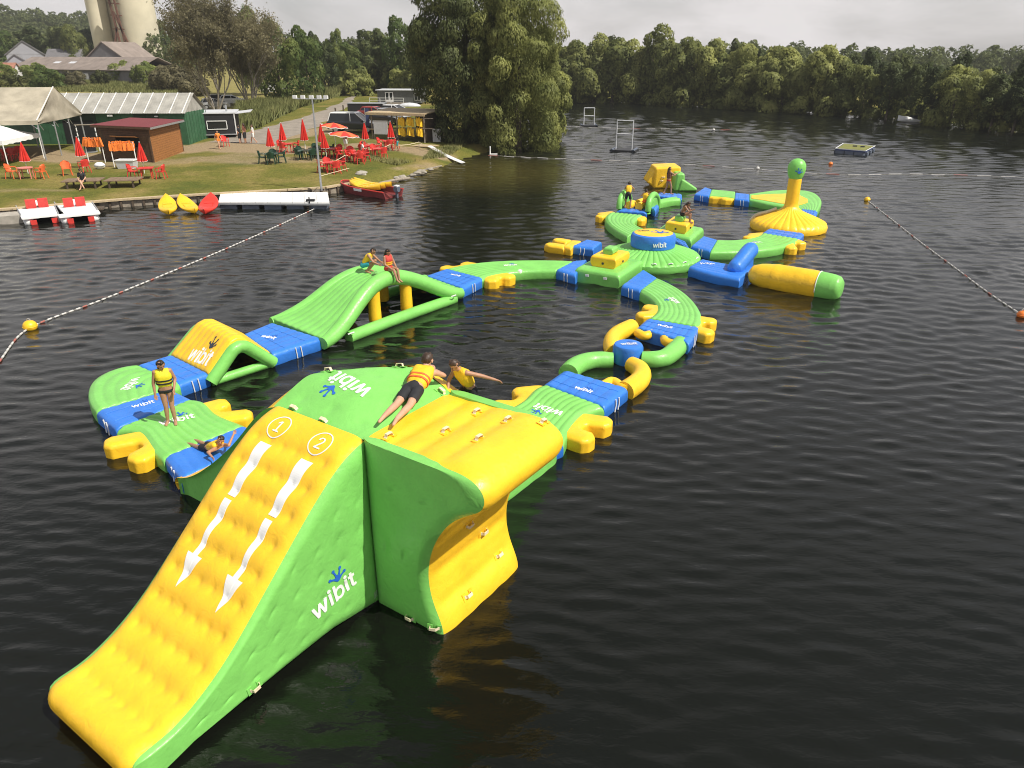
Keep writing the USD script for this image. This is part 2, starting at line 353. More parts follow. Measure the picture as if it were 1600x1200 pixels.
# ------------------------------------------------------------------ trees, shrubs, reeds
def leaf_mat(name, dark, light, tr=.25):
    mat(name, {
        "oi": ("object_info", {}), "g": ("geometry", {}),
        "n": ("noise_texture", {"scale": .55, "detail": 3.0}), "wn": ("geometry", {}),
        "ad": ("math", {"math_type": "multiply_add", "value2": .35}), "ad2": ("math", {"math_type": "multiply_add", "value2": .30, "value3": -.32}), "ad3": ("math", {"math_type": "add", "use_clamp": True}),
        "r": ("rgb_ramp", {"ramp": [(.22, dark), (.62, light), (.95, (light[0] * 1.3, light[1] * 1.22, light[2] * 1.1))]}),
        "d": ("principled_bsdf", {"roughness": .6, "specular_ior_level": .25}), "t": ("translucent_bsdf", {}), "mx": ("mix_closure", {"fac": tr}),
    }, [("g.position", "n.vector"), ("wn.random_per_island", "ad.value1"), ("n.fac", "ad.value3"), ("oi.random", "ad2.value1"), ("ad.value", "ad3.value1"), ("ad2.value", "ad3.value2"),
        ("ad3.value", "r.fac"), ("r.color", "d.base_color"), ("r.color", "t.color"), ("d.BSDF", "mx.closure1"), ("t.BSDF", "mx.closure2")], "mx.closure")
leaf_mat("leaf_olive", (.155, .18, .055), (.43, .445, .145), .48); leaf_mat("leaf_dark", (.06, .082, .03), (.185, .21, .074), .42); leaf_mat("leaf_green", (.09, .135, .036), (.26, .295, .08), .44)
leaf_mat("leaf_yellow", (.06, .07, .02), (.19, .19, .055)); leaf_mat("leaf_brown", (.11, .10, .052), (.27, .24, .13), .35); leaf_mat("leaf_reed", (.17, .185, .06), (.38, .36, .14), .38)
leaf_mat("leaf_shade", (.012, .02, .008), (.038, .052, .017))
plain("bark", (.10, .08, .06), .9, .3, 3, bump=.6, bscale=12); plain("bark_pale", (.26, .23, .19), .9, .3, 3, bump=.6, bscale=12)

def leaves(lobes, n, size, seed, droop=.35, shell=.13, cut=.80, aspect=1.8):
    rg = np.random.default_rng(seed); lobes = np.asarray(lobes, float)
    area = (lobes[:, 3] * lobes[:, 4] + lobes[:, 4] * lobes[:, 5] + lobes[:, 3] * lobes[:, 5])
    li = rg.choice(len(lobes), int(n * 1.6), p=area / area.sum())
    d = rg.normal(size=(len(li), 3)); d /= np.linalg.norm(d, axis=1, keepdims=True); d[:, 2] = np.where((d[:, 2] < -.5) & (rg.random(len(d)) < .6), -d[:, 2], d[:, 2])
    c, R = lobes[li, :3], lobes[li, 3:]
    rough = .78 + .42 * meshkit.noise(d * 2.6 + c * 1.7, seed)
    r = rough * (1 - np.abs(rg.normal(0, shell, len(li))))
    p = c + d * R * np.clip(r, .2, 1.25)[:, None]
    keep = np.ones(len(p), bool)
    for k in range(len(lobes)):
        q = np.linalg.norm((p - lobes[k, :3]) / lobes[k, 3:], axis=1); keep &= ~((q < cut) & (li != k) & (rg.random(len(p)) < .9))
    p, d = p[keep][:n], d[keep][:n]
    nr = d + rg.normal(0, .55, d.shape); nr /= np.linalg.norm(nr, axis=1, keepdims=True)
    tg = rg.normal(size=d.shape) * (1 - droop) + np.array([0, 0, -1.0]) * droop * 2
    tg -= nr * (tg * nr).sum(1, keepdims=True); tg /= np.linalg.norm(tg, axis=1, keepdims=True) + 1e-9
    b = np.cross(nr, tg); s = size * rg.uniform(.6, 1.35, (len(p), 1)); w = s / aspect
    v = np.stack([p - tg * s * .5, p + b * w * .5 + nr * s * .08, p + tg * s * .5, p - b * w * .5 + nr * s * .08], 1).reshape(-1, 3)
    i = np.arange(len(p)) * 4
    f = np.vstack([np.stack([i, i + 1, i + 2], 1), np.stack([i, i + 2, i + 3], 1)])
    f = f[:, ::-1] if np.einsum('ij,ij->i', np.cross(v[1::4] - v[0::4], v[2::4] - v[0::4]), nr).mean() < 0 else f
    out = trimesh.Trimesh(v, f, process=False); sn = d * .8 + nr * .35; sn = np.where((sn * nr).sum(1, keepdims=True) < .05, nr, sn); sn /= np.linalg.norm(sn, axis=1, keepdims=True); out.metadata['soft'] = np.repeat(sn, 4, 0)
    return out

def crown_lobes(rx, ry, h, base, n, seed, big=.42, shape="round"):
    rg = np.random.default_rng(seed); out = [(0, 0, base + (h - base) * .48, rx * .62, ry * .62, (h - base) * .46)]
    for i in range(n):
        a = rg.uniform(0, 2 * np.pi) + i * 2.4; t = (i + .5) / n
        z = base + (h - base) * (.08 + .84 * t)
        env = (max(.80, math.sin(math.pi * min(1, (.16 + .80 * t))) ** .55) if t < .45 else math.sin(math.pi * min(1, (.16 + .80 * t))) ** .55) if shape == "round" else (1 - t) ** .6 * .95 + .1
        k = rg.uniform(.55, .92) * env; s = rg.uniform(.7, 1.15) * big * (.6 + .4 * env)
        out.append((math.cos(a) * rx * k, math.sin(a) * ry * k, z, rx * s, ry * s, min(rx, ry) * s * rg.uniform(.8, 1.25)))
    return out

def trunk_mesh(h, r, seed, limbs=5, spread=2.0):
    rg = np.random.default_rng(seed); ms = []
    pts = np.array([(0, 0, -.4), (0, 0, h * .2), (rg.normal(0, .12), rg.normal(0, .12), h * .5), (rg.normal(0, .25), rg.normal(0, .25), h * .85)])
    ms.append(tube(spline(pts, 10), np.linspace(r * 1.25, r * .25, 10), 7))
    for k in range(limbs):
        a = k * 2.4 + rg.uniform(0, 1); z = h * rg.uniform(.25, .6); l = spread * rg.uniform(.6, 1.1)
        p = [(0, 0, z), (math.cos(a) * l * .4, math.sin(a) * l * .4, z + l * .45), (math.cos(a) * l, math.sin(a) * l, z + l * 1.05)]
        ms.append(tube(spline(p, 6), np.linspace(r * .5, r * .08, 6), 5))
    return trimesh.util.concatenate(ms)

def tree(name, label, loc, lobes, n, size, leafm, seed, h=None, r=.25, group=None, rz=0, bark="bark", cat="tree", **kw):
    t = thing(name, label, cat, loc, rz, group, scale=1.0)
    h = h or max(l[2] for l in lobes)
    part(t, "trunk", trunk_mesh(h, r, seed, spread=max(l[3] for l in lobes) * .9), bark)
    crown(t, leaves(lobes, n, size, seed, **kw), leafm)
    return t
def crown(t, m, leafm):
    c = part(t, "crown", m, leafm, smooth=False); soft(c["prim"], m.metadata["soft"])
def soft(prim, nrm):
    g = UsdGeom.Mesh(prim); g.CreateNormalsAttr([Gf.Vec3f(*map(float, v)) for v in nrm]); g.SetNormalsInterpolation("vertex")

ORD = "nearest second third fourth fifth sixth seventh eighth ninth tenth eleventh twelfth thirteenth fourteenth fifteenth sixteenth seventeenth eighteenth nineteenth twentieth twenty-first twenty-second twenty-third twenty-fourth twenty-fifth twenty-sixth twenty-seventh twenty-eighth twenty-ninth thirtieth thirty-first thirty-second thirty-third thirty-fourth thirty-fifth".split()

# the big pair of lakeside trees
def big_lobes(rx, ry, h, seed, n, base=.2): return crown_lobes(rx, ry, h, base, int(n * 1.7), seed, big=.29)
p_ = np.array([-4.5, 77.0]); 
tree("poplar_tree", "tall dense dark poplar on the lake shore behind the slatted shelter", (*p_, gz(*p_)), big_lobes(5.2, 4.8, 18.5, 11, 46, -2.0), 72000, .29, "leaf_dark", 11, h=15, r=.45, droop=.62, shell=.24, aspect=2.6)
p_ = np.array([.5, 73.8])
tree("willow_tree", "big sunlit lakeside willow overhanging the water, right of the dark poplar", (*p_, max(.1, gz(*p_))), [(x, y, z, a, b, c) for x, y, z, a, b, c in big_lobes(4.6, 4.4, 15.2, 23, 54, -1.6)], 76000, .265, "leaf_olive", 23, h=11, r=.4, droop=.65, shell=.22, aspect=2.6)
p_ = np.array([2.2, 80.5])
tree("willow_tree", "lower rear half of the lakeside willow clump, leaning out over the water", (*p_, .1), big_lobes(3.6, 3.6, 11.5, 29, 30, -1.2), 36000, .27, "leaf_olive", 29, h=8, r=.3, droop=.6)

# far shore
W = [tree("willow_tree", "x", (0, 0, -500), crown_lobes(3.6, 3.4, 9.6 + .5 * k, -1.2, 9 + 2 * k, 40 + k, big=.56), 7500, .48, "leaf_olive", 40 + k, r=.2, droop=.55) for k in range(4)]
D = [tree("dark_tree", "x", (0, 0, -500), crown_lobes(3.2, 3.2, 11.5, 1.5, 18, 60 + k, big=.36), 4200, .50, "leaf_dark", 60 + k, r=.22, droop=.3) for k in range(3)]
B = [tree("waterside_bush", "x", (0, 0, -500), crown_lobes(2.4, 2.0, 3.4, -.6, 12, 70 + k, big=.45), 2600, .42, "leaf_olive", 70 + k, r=.1, droop=.6, cat="bush") for k in range(2)]
G = [tree("green_tree", "x", (0, 0, -500), crown_lobes(3.8, 3.6, 10.5, .6, 20, 80 + k, big=.40), 6500, .46, "leaf_green", 80 + k, r=.22, droop=.3) for k in range(3)]
first_use = set()
def plant(proto, loc, rz, label, scale=1.0, group=None):
    key = proto["path"]
    if key not in first_use:
        first_use.add(key)
        ops = {o.GetOpName(): o for o in UsdGeom.Xformable(proto["prim"]).GetOrderedXformOps()}
        ops["xformOp:translate"].Set(Gf.Vec3d(*map(float, loc))); ops["xformOp:rotateZ"].Set(0.0)
        s = scale if np.ndim(scale) else [scale] * 3
        ops["xformOp:scale"].Set(Gf.Vec3f(*map(float, s)))
        tag(proto["prim"], label, None, group)
    else: dup(proto, loc, rz, label, group, scale)

rg = np.random.default_rng(7)
base_y = lambda x: np.interp(x, [860, 1000, 1200, 1400, 1600, 1700], [159, 161, 171, 186, 207, 220])
top_y = lambda x: np.interp(x, [880, 940, 1010, 1060, 1150, 1200, 1290, 1330, 1400, 1440, 1490, 1530, 1560, 1600, 1680], [62, 62, 58, 66, 62, 62, 72, 80, 84, 88, 100, 104, 112, 102, 90])
k = 0; x = 868.0
while x < 1660:
    b = at(x, base_y(x) - 1.5, .4); dist = b[1]
    h = 8.4 + (85 - top_y(x) - rg.uniform(-8, 14)) / 1250 * dist
    dark = (1395 < x < 1430) or x > 1560 or (1455 < x < 1490)
    pr = D[k % 3] if dark else W[int(rg.integers(4))]
    s = h / (11.5 if dark else 10.6)
    if x > 1560: s *= .9
    lab = f"{'dark' if dark else 'olive'} {'tree' if dark else 'willow'} at the far water's edge, {ORD[min(k, 34)]} along from the big lakeside willow"
    plant(pr, (b[0], b[1] + 2.5, .15), rg.uniform(0, 6.28), lab, (s * rg.uniform(.95, 1.2), s * 1.0, s))
    step = rg.uniform(24, 36) * (1.15 if dist < 120 else 1); x += step; k += 1
# taller dark trees rising behind
spots = [(905, 60), (960, 50), (1055, 60), (1085, 57), (1125, 62), (1160, 56), (1228, 74), (1255, 76), (1310, 76), (1345, 78), (1378, 70), (1425, 78), (1468, 92), (1522, 76), (1585, 96), (1020, 66), (1195, 70), (1630, 80)]
for k, (x, y) in enumerate(sorted(spots)):
    b = at(x, base_y(x) - 9, .6); h = 8.4 + (85 - y) / 1250 * (b[1] + 4)
    s = h / 12.6
    plant(D[k % 3], (b[0], b[1] + 6, .5), rg.uniform(0, 6.28), f"dark tree rising behind the far shore willows, {ORD[k]} such crown from the left", (s * .8 if x != 1522 else s * .62, s * .8, s))
for k, (x, s) in enumerate(((925, .8), (1005, .9), (1045, .7), (1180, .9), (1250, 1.0), (1290, .8), (1405, .8), (1440, 1.0), (1472, .95), (1525, .8), (1545, .7), (1590, 1.2), (1625, 1.2), (890, .8))):
    b = at(x, base_y(x) + 1, .0)
    plant(B[k % 2], (b[0], b[1] + 1.2, .0), rg.uniform(0, 6.28), f"low willow bush dipping into the far water, at the foot of the far trees, {ORD[k]} one built up from the left" if False else f"low bush dipping into the water under the far trees, {ORD[k]} such bush from the left", s)

# green trees along the track and behind the cabin
mid = [  # base px, ground dist guess (y px of base), top px y, width px, kind
    (440, 160, 22, 70, "g"), (482, 156, 36, 62, "g"), (515, 150, 60, 40, "d"), (548, 141, 68, 44, "g"), (575, 140, 46, 50, "d"), (605, 146, 42, 52, "d"), (628, 148, 22, 58, "g"),
    (655, 152, 30, 50, "d"), (398, 150, 6, 60, "g"), (590, 130, 56, 46, "g"), (530, 138, 52, 36, "g"), (500, 144, 48, 40, "d")]
for k, (x, yb, yt, w, kd) in enumerate(sorted(mid)):
    b = at(x, yb, 1.6); dist = b[1]; h = 8.4 - 1.4 + (85 - yt) / 1250 * dist
    pr = G[k % 3] if kd == "g" else D[k % 3]; hs = h / (11.4 if kd == "g" else 12.6); ws = w / 1230 * dist / (8.4 if kd == "g" else 7.4)
    plant(pr, (b[0], b[1], gz(b[0], b[1]) - .1), rg.uniform(0, 6.28), f"{'bright green' if kd == 'g' else 'dark'} tree beside the track behind the parked cars, {ORD[k]} from the bare brown tree", (ws, ws, hs))
# shrubs behind the cabin and at the road side
for k, (x, yb, s) in enumerate(((560, 150, 1.3), (585, 146, 1.4), (545, 146, 1.0), (640, 150, 1.4), (612, 146, 1.3))):
    b = at(x, yb, 1.6); pr = B[k % 2]
    plant(pr, (b[0], b[1], gz(b[0], b[1])), rg.uniform(0, 6.28), f"dark shrub round the grey cabin, {ORD[k]} in the clump beginning at the track", s)

# almost bare brown tree behind the food trailer
def bare_tree(label, loc, h, spread, seed, nleaf, leafm="leaf_brown"):
    rg = np.random.default_rng(seed); t = thing("bare_tree", label, "tree", loc)
    segs, tips = [], []
    def grow(p, d, l, r, lev):
        n = 5; pts = [p]; q = p.copy()
        for i in range(n):
            d2 = unit(d + rg.normal(0, .09, 3) + np.array([0, 0, .05])); q = q + d2 * l / n; pts.append(q.copy()); d = d2
        segs.append(tube(np.array(pts), np.linspace(r, r * .55, n + 1), 5 if lev < 2 else 3, caps=False))
        if lev >= 2: tips.extend(pts[2:])
        if lev < 4:
            for i in range(4 if lev == 0 else 4):
                a = pts[int(rg.integers(2, n + 1))]; ax = unit(rg.normal(size=3)); e = unit(d + ax * (.62 if lev < 2 else .5) + np.array([0, 0, .25]))
                grow(np.array(a), e, l * rg.uniform(.55, .8), r * .5, lev + 1)
    for k in range(7):
        a = k * 2 * math.pi / 7 + rg.uniform(-.3, .3); s = rg.uniform(.15, 1) * spread
        grow(np.array([math.cos(a) * .3, math.sin(a) * .3, -.2]), unit([math.cos(a) * s, math.sin(a) * s, 1]), h * .42, .13, 0)
    part(t, "trunk", trimesh.util.concatenate(segs), "bark_pale", smooth=True)
    tp = np.array(tips); i = rg.integers(0, len(tp), nleaf)
    lob = np.c_[tp[i] + rg.normal(0, .32, (nleaf, 3)), np.full((nleaf, 3), .1)]
    p = lob[:, :3]; nr = rg.normal(size=p.shape); nr /= np.linalg.norm(nr, axis=1, keepdims=True); tg = np.cross(nr, rg.normal(size=p.shape)); tg /= np.linalg.norm(tg, axis=1, keepdims=True); bb = np.cross(nr, tg)
    s = rg.uniform(.14, .36, (nleaf, 1)); v = np.stack([p - tg * s * .5, p + bb * s * .3, p + tg * s * .5, p - bb * s * .3], 1).reshape(-1, 3); j = np.arange(nleaf) * 4
    part(t, "crown", trimesh.Trimesh(v, np.vstack([np.stack([j, j + 1, j + 2], 1), np.stack([j, j + 2, j + 3], 1)]), process=False), leafm, smooth=False)
    return t
b = on_ground(338, 172); bare_tree("big almost bare brown tree with many thin upright branches behind the food trailer", b, 15.0, .72, 5, 48000)
b = on_ground(392, 168); bare_tree("thin leaved brown tree right of the big bare tree, beside the reeds", b, 12.5, .5, 6, 48000)

# shrub belt behind the long shed, meadow and far wood
rg = np.random.default_rng(12)
S = [tree("meadow_shrub", "x", (0, 0, -500), crown_lobes(2.6, 2.2, 3.0, -.3, 14, 90 + k, big=.42), 3600, .34, m_, 90 + k, r=.08, droop=.2, cat="shrub") for k, m_ in enumerate(("leaf_green", "leaf_brown", "leaf_yellow"))]
sh = [(8, 122, 1.1, 0), (30, 112, 1.2, 0), (52, 120, 1.3, 0), (75, 128, 1.3, 0), (70, 110, 1.2, 2), (98, 116, 1.2, 0), (112, 126, 1.0, 1), (135, 118, 1.2, 2), (150, 108, 1.1, 1), (175, 112, 1.1, 1), (190, 122, 1.2, 0), (210, 116, 1.3, 0), (228, 124, 1.3, 0), (246, 128, 1.2, 1), (262, 136, 1.3, 1), (285, 140, 1.3, 1), (120, 106, 1.1, 0), (20, 128, 1.0, 2), (160, 124, .8, 2), (305, 150, 1.1, 1)]
for k, (x, y, s, m_) in enumerate(sorted(sh)):
    b = on_ground(x, y); plant(S[m_], b, rg.uniform(0, 6.28), f"{('green', 'brownish', 'yellow-green')[m_]} shrub in the belt behind the long shed, {ORD[k]} counted from the left edge", (s, s, s * rg.uniform(.8, 1.15)))
# far willow and trees round the houses and silos
for k, (x, yb, yt, w, pr, hh, ww) in enumerate(((125, 72, 34, 44, W[0], 10.6, 8.4), (8, 78, 42, 60, G[0], 11.4, 8.4), (60, 60, 38, 60, D[0], 12.6, 7.4), (105, 62, 36, 50, D[1], 12.6, 7.4), (150, 70, 42, 40, D[2], 12.6, 7.4), (268, 100, 30, 40, G[1], 11.4, 8.4))):
    Yd = 235 + 4 * k; X_ = (x - 800) / 1245 * Yd; z = gz(X_, Yd); h = 8.4 - z + (85 - yt) / 1250 * Yd; wsc = w / 1245 * Yd / ww
    plant(pr, (X_, Yd, z), rg.uniform(0, 6.28), ("pale yellow-green weeping willow left of the tall silos", "rounded green tree left of the grey gabled house", "dark tree behind the grey gabled house", "dark tree between the gabled house and the silos", "dark tree touching the left silo", "green tree right of the silos behind the bare tree")[k], (wsc, wsc, h / hh))
# wooded hill: one mass of crowns
rgh = np.random.default_rng(31); ms = []
for k in range(180):
    Yd = rgh.uniform(300, 470); px_ = rgh.uniform(-60, 185); X_ = (px_ - 800) / 1245 * Yd; z = gz(X_, Yd)
    l = crown_lobes(5, 5, rgh.uniform(8, 12), -1, 8, 500 + k, big=.45); m = leaves(l, 520, 1.45, 600 + k, droop=.2); ms.append(moved(m, (X_, Yd, z)))
solo("hillside_wood", trimesh.util.concatenate(ms), "leaf_dark", "dark green wood covering the hill at upper left", kind="stuff", smooth=False)
# distant tree line that closes the horizon elsewhere
ms = []
for k in range(150):
    Yd = rgh.uniform(230, 330); px_ = rgh.uniform(230, 1750); X_ = (px_ - 800) / 1245 * Yd
    l = crown_lobes(5, 5, rgh.uniform(8, 11) * (1 if px_ > 620 or px_ < 420 else .9), -1, 7, 800 + k, big=.45); ms.append(moved(leaves(l, 420, 1.3, 900 + k, droop=.2), (X_, Yd, gz(X_, Yd))))
solo("distant_wood", trimesh.util.concatenate(ms), "leaf_dark", "distant dark band of woodland closing the horizon behind the lake", kind="stuff", smooth=False)

def upright(g):
    n = len(UsdGeom.Mesh(g).GetPointsAttr().Get()); r_ = np.random.default_rng(1).normal(0, .35, (n, 3)) + [.25, -.25, 1.0]; soft(g.GetPrim(), r_ / np.linalg.norm(r_, axis=1, keepdims=True))
# reeds and rough grass beside the track
def blades(poly_px, n, hgt, seed, lean=.25, wid=.06, z=1.0):
    rg = np.random.default_rng(seed); P_ = Polygon([tuple(on_ground(*q)[:2]) for q in poly_px]); x0, y0, x1, y1 = P_.bounds
    q = np.c_[rg.uniform(x0, x1, n * 4), rg.uniform(y0, y1, n * 4)]; q = q[shapely.contains_xy(P_, q[:, 0], q[:, 1])][:n]
    h = hgt * rg.uniform(.5, 1.2, len(q)) * (.6 + .8 * meshkit.fbm(np.c_[q * .35, 0 * q[:, 0]], 3, seed)); a = rg.uniform(0, 6.28, len(q)); z = ground_z(q[:, 0], q[:, 1])
    b = np.c_[q, z - .05]; dv = np.c_[np.cos(a), np.sin(a), 0 * a]; tip = b + np.c_[rg.normal(0, lean, (len(q), 2)) * h[:, None], h]
    v = np.stack([b - dv * wid, b + dv * wid, tip], 1).reshape(-1, 3); i = np.arange(len(q)) * 3
    return trimesh.Trimesh(v, np.stack([i, i + 1, i + 2], 1), process=False)
upright(solo("reed_bed", blades([(374, 205), (405, 200), (470, 168), (540, 146), (545, 141), (520, 142), (450, 158), (372, 172)], 42000, 1.35, 3, wid=.07), "leaf_reed", "strip of tall pale reeds between the track and the trees", kind="stuff", smooth=False))
upright(solo("rough_grass", blades([(545, 302 - 60), (640, 268), (700, 256), (728, 238), (700, 228), (672, 236), (660, 262), (620, 274)], 9000, .32, 4, wid=.02), "leaf_reed", "rough grass on the natural bank right of the quay", kind="stuff", smooth=False))
upright(solo("meadow_grass", blades([(0, 134), (150, 142), (300, 152), (300, 136), (180, 122), (0, 118)], 30000, .7, 8, wid=.07), "leaf_reed", "dry yellow meadow grass behind the long shed", kind="stuff", smooth=False))
# ------------------------------------------------------------------ quay, track, buildings, furniture, boats
plain("timber_dark", (.085, .062, .042), .85, .3, 5, bump=.4); plain("timber_grey", (.27, .23, .18), .85, .25, 6, bump=.4); plain("timber_pale", (.46, .36, .22), .8, .2, 6, bump=.3)
plain("timber_bench", (.20, .135, .085), .8, .28, 5, bump=.3); plain("hut_board_dark", (.085, .045, .022), .7, .25, 5, bump=.2); plain("hut_board_orange", (.31, .128, .036), .65, .2, 5, bump=.2)
plain("roof_maroon", (.165, .025, .03), .8, .18, 4, bump=.3); plain("green_sheet", (.035, .11, .052), .55, .22, 2, bump=.15); plain("green_sheet_dark", (.014, .035, .02), .7, .25, 2)
plain("roof_grey", (.32, .31, .275), .75, .22, 1.2, bump=.2); plain("canvas_beige", (.37, .33, .25), .8, .22, .9, bump=.4, bscale=3); plain("canvas_white", (.80, .80, .78), .75, .05, 2)
plain("galv", (.42, .43, .44), .45, .15, 8, metallic=.6); plain("white_paint", (.78, .78, .76), .5, .06, 4); plain("black_paint", (.018, .019, .022), .45, .2, 4); plain("grey_paint", (.30, .31, .32), .5, .12, 4); plain("dark_void", (.012, .012, .012), .9, .2)
plain("red_plastic", (.60, .045, .035), .4, .12, 4); plain("orange_plastic", (.72, .14, .04), .4, .12, 4); plain("pink_plastic", (.66, .22, .18), .45, .12, 4); plain("green_plastic", (.012, .045, .026), .4, .15, 4); plain("parasol_red", (.62, .035, .022), .7, .15, 5); plain("parasol_orange", (.74, .15, .045), .7, .15, 5)
plain("vest_orange", (.80, .20, .025), .7, .2, 6, bump=.5); plain("vest_yellow", (.82, .52, .02), .65, .15, 6, bump=.5); plain("vest_trim", (.70, .12, .03), .7, .15, 6)
plain("kayak_yellow", (.80, .47, .02), .35, .08, 3); plain("kayak_red", (.62, .04, .025), .35, .08, 3); plain("boat_maroon", (.19, .038, .038), .4, .15, 3); plain("boat_inside", (.2, .18, .17), .6, .2, 3); plain("float_grey", (.10, .12, .16), .5, .2, 4)
plain("concrete", (.36, .33, .28), .9, .2, 3, bump=.4); plain("stone", (.30, .27, .22), .9, .25, 4, bump=.6); plain("gravel_track", (.25, .215, .175), .95, .22, 1.2, bump=.5, bscale=30)
plain("silo_cream", (.56, .51, .38), .85, .14, .12, bump=.2, bscale=2); plain("rust_steel", (.13, .06, .04), .8, .3, 2); plain("wall_white", (.72, .71, .68), .8, .08, .5); plain("wall_lilac", (.30, .30, .33), .8, .1, .5); plain("slate", (.14, .135, .14), .8, .2, 1.0); plain("roof_brown", (.22, .18, .155), .85, .22, .5); plain("clay_tile", (.28, .13, .085), .85, .25, 1.0); plain("cabin_grey", (.11, .115, .11), .7, .15, 2)
plain("steel_blue", (.03, .045, .12), .5, .1); plain("rubber", (.02, .02, .02), .8, .2); plain("sign_grey", (.55, .56, .58), .5, .1, 3)
for n_, c_ in (("car_navy", (.012, .018, .03)), ("car_black", (.012, .012, .013)), ("car_white", (.74, .74, .73)), ("car_silver", (.42, .43, .45)), ("car_red", (.35, .03, .03))): plain(n_, c_, .28, .05, 1, coat=.6)
mat("glass_dark", {"g": ("glossy_bsdf", {"color": (.9, .9, .9), "roughness": .04}), "d": ("diffuse_bsdf", {"color": (.015, .018, .02)}), "f": ("fresnel", {"IOR": 1.5}), "m": ("mix_closure", {})}, [("f.fac", "m.fac"), ("d.BSDF", "m.closure1"), ("g.BSDF", "m.closure2")], "m.closure")

def beam(a, b, w, h, up=(0, 0, 1)):
    """Square bar from a to b."""
    a, b = np.asarray(a, float), np.asarray(b, float); d = b - a; l = np.linalg.norm(d); d /= l
    s = np.cross(d, up); s = s / np.linalg.norm(s) if np.linalg.norm(s) > 1e-6 else np.array([1.0, 0, 0]); u = np.cross(s, d)
    m = trimesh.creation.box([w, l, h]); T = np.eye(4); T[:3, 0], T[:3, 1], T[:3, 2], T[:3, 3] = s, d, u, (a + b) / 2
    m.apply_transform(T); return m
def sheet(pts, th=.01):
    """Thin slab on a polygon of 3-D points (planar, any order of winding)."""
    p = np.asarray(pts, float); n = unit(np.cross(p[1] - p[0], p[2] - p[0])); k = len(p)
    v = np.vstack([p + n * th / 2, p - n * th / 2]); f = []
    for i in range(1, k - 1): f += [[0, i, i + 1], [k, k + i + 1, k + i]]
    for i in range(k): j = (i + 1) % k; f += [[i, k + i, k + j], [i, k + j, j]]
    m = trimesh.Trimesh(v, np.array(f), process=False); return m

# --- quay wall
q_t = thing("quay_wall", "timber quay wall with dark posts and a pale capping beam along the lawn", "quay wall", (-25, 44, 0))
qp = np.array([(-45, 34.6), (-28.26, 41.9), (-24.54, 44.45), (-21.93, 45.6), (-18.37, 47.05), (-12.55, 49.0), (-11.56, 50.1), (-10.2, 52.0)])
d_ = np.r_[0, np.cumsum(np.linalg.norm(np.diff(qp, axis=0), axis=1))]
def on_q(s): return np.array([np.interp(s, d_, qp[:, 0]), np.interp(s, d_, qp[:, 1])])
out_n = unit([.38, -.92])
s = 9.0
while s < d_[-1] - .3:
    a, b = on_q(s), on_q(s + .62); dr = unit(b - a); n = np.array([dr[1], -dr[0]])
    part(q_t, "panel", beam(np.r_[a + n * .06, .16], np.r_[b + n * .06, .16], .05, .46), "timber_grey", world=True, smooth=False)
    part(q_t, "post", box((.12, .10, .72), (*(a + n * .13), .07), rz=math.atan2(dr[1], dr[0]), bevel=.015), "timber_dark", world=True, smooth=False)
    s += .62
s = 0.0
while s < d_[-1] - .5:
    e = min(s + 2.4, d_[-1]); a, b = on_q(s), on_q(e - .02); dr = unit(b - a); n = np.array([dr[1], -dr[0]])
    part(q_t, "capping", beam(np.r_[a + n * .05, .45], np.r_[b + n * .05, .45], .34, .11), "timber_pale", world=True, smooth=False); s = e
# stepped landing and concrete block at the left
b = at(148, 327, .2); solo("landing_stage", trimesh.util.concatenate([box((1.0, .9, .08), (b[0], b[1], .24), rz=.4), box((.08, .08, .6), (b[0] - .4, b[1] - .3, 0)), box((.08, .08, .6), (b[0] + .4, b[1] - .1, 0))]), "timber_dark", "small low wooden landing step right of the white pedal boats", "landing", smooth=False)
b = at(8, 341, .25); solo("concrete_block", box((1.7, 1.3, .8), (b[0], b[1] + .3, .02), rz=.4, bevel=.06), "concrete", "mossy concrete block in the water left of the pedal boats", "block", smooth=False)
# old beam and stones on the natural bank
a, b = at(592, 287, .12), at(640, 278.5, .12); solo("bank_log", tube(spline([a, (a + b) / 2 + [0, 0, .05], b], 8), .10, 8), "timber_grey", "long weathered log lying at the foot of the natural bank", "log")
a, b = at(660, 266, .2), at(690, 259, .2); solo("bank_pole", tube(spline([a, b], 4), .06, 7), "timber_grey", "thin pole along the waterline right of the log", "pole")
rg = np.random.default_rng(3)
for k, (x, y, s) in enumerate(((564, 276, .34), (568, 274.5, .24), (652, 269, .25), (658, 267.5, .35), (645, 272, .22), (672, 263, .2), (628, 275, .28), (619, 276, .18))):
    m = trimesh.creation.icosphere(2, s); v = np.array(m.vertices); v *= (.75 + .5 * meshkit.noise(v * 2.2 / s + k * 9, k))[:, None] * [1.2, .9, .6]
    p = at(x, y, .3); solo("bank_stone", trimesh.Trimesh(v + [p[0], p[1], .22 if k > 1 else .5], m.faces, process=False), "stone" if k > 1 else "concrete", ["pale upper stone on the bank above the maroon boat", "small pale stone beside the upper stone above the maroon boat", "left stone of the pair at the bank's point", "largest stone at the bank's point", "stone just left of the pair at the bank's point", "rightmost stone on the bank, by the thin pole", "stone at the right end of the long log", "smallest stone resting on the long log's middle"][k], "stone")

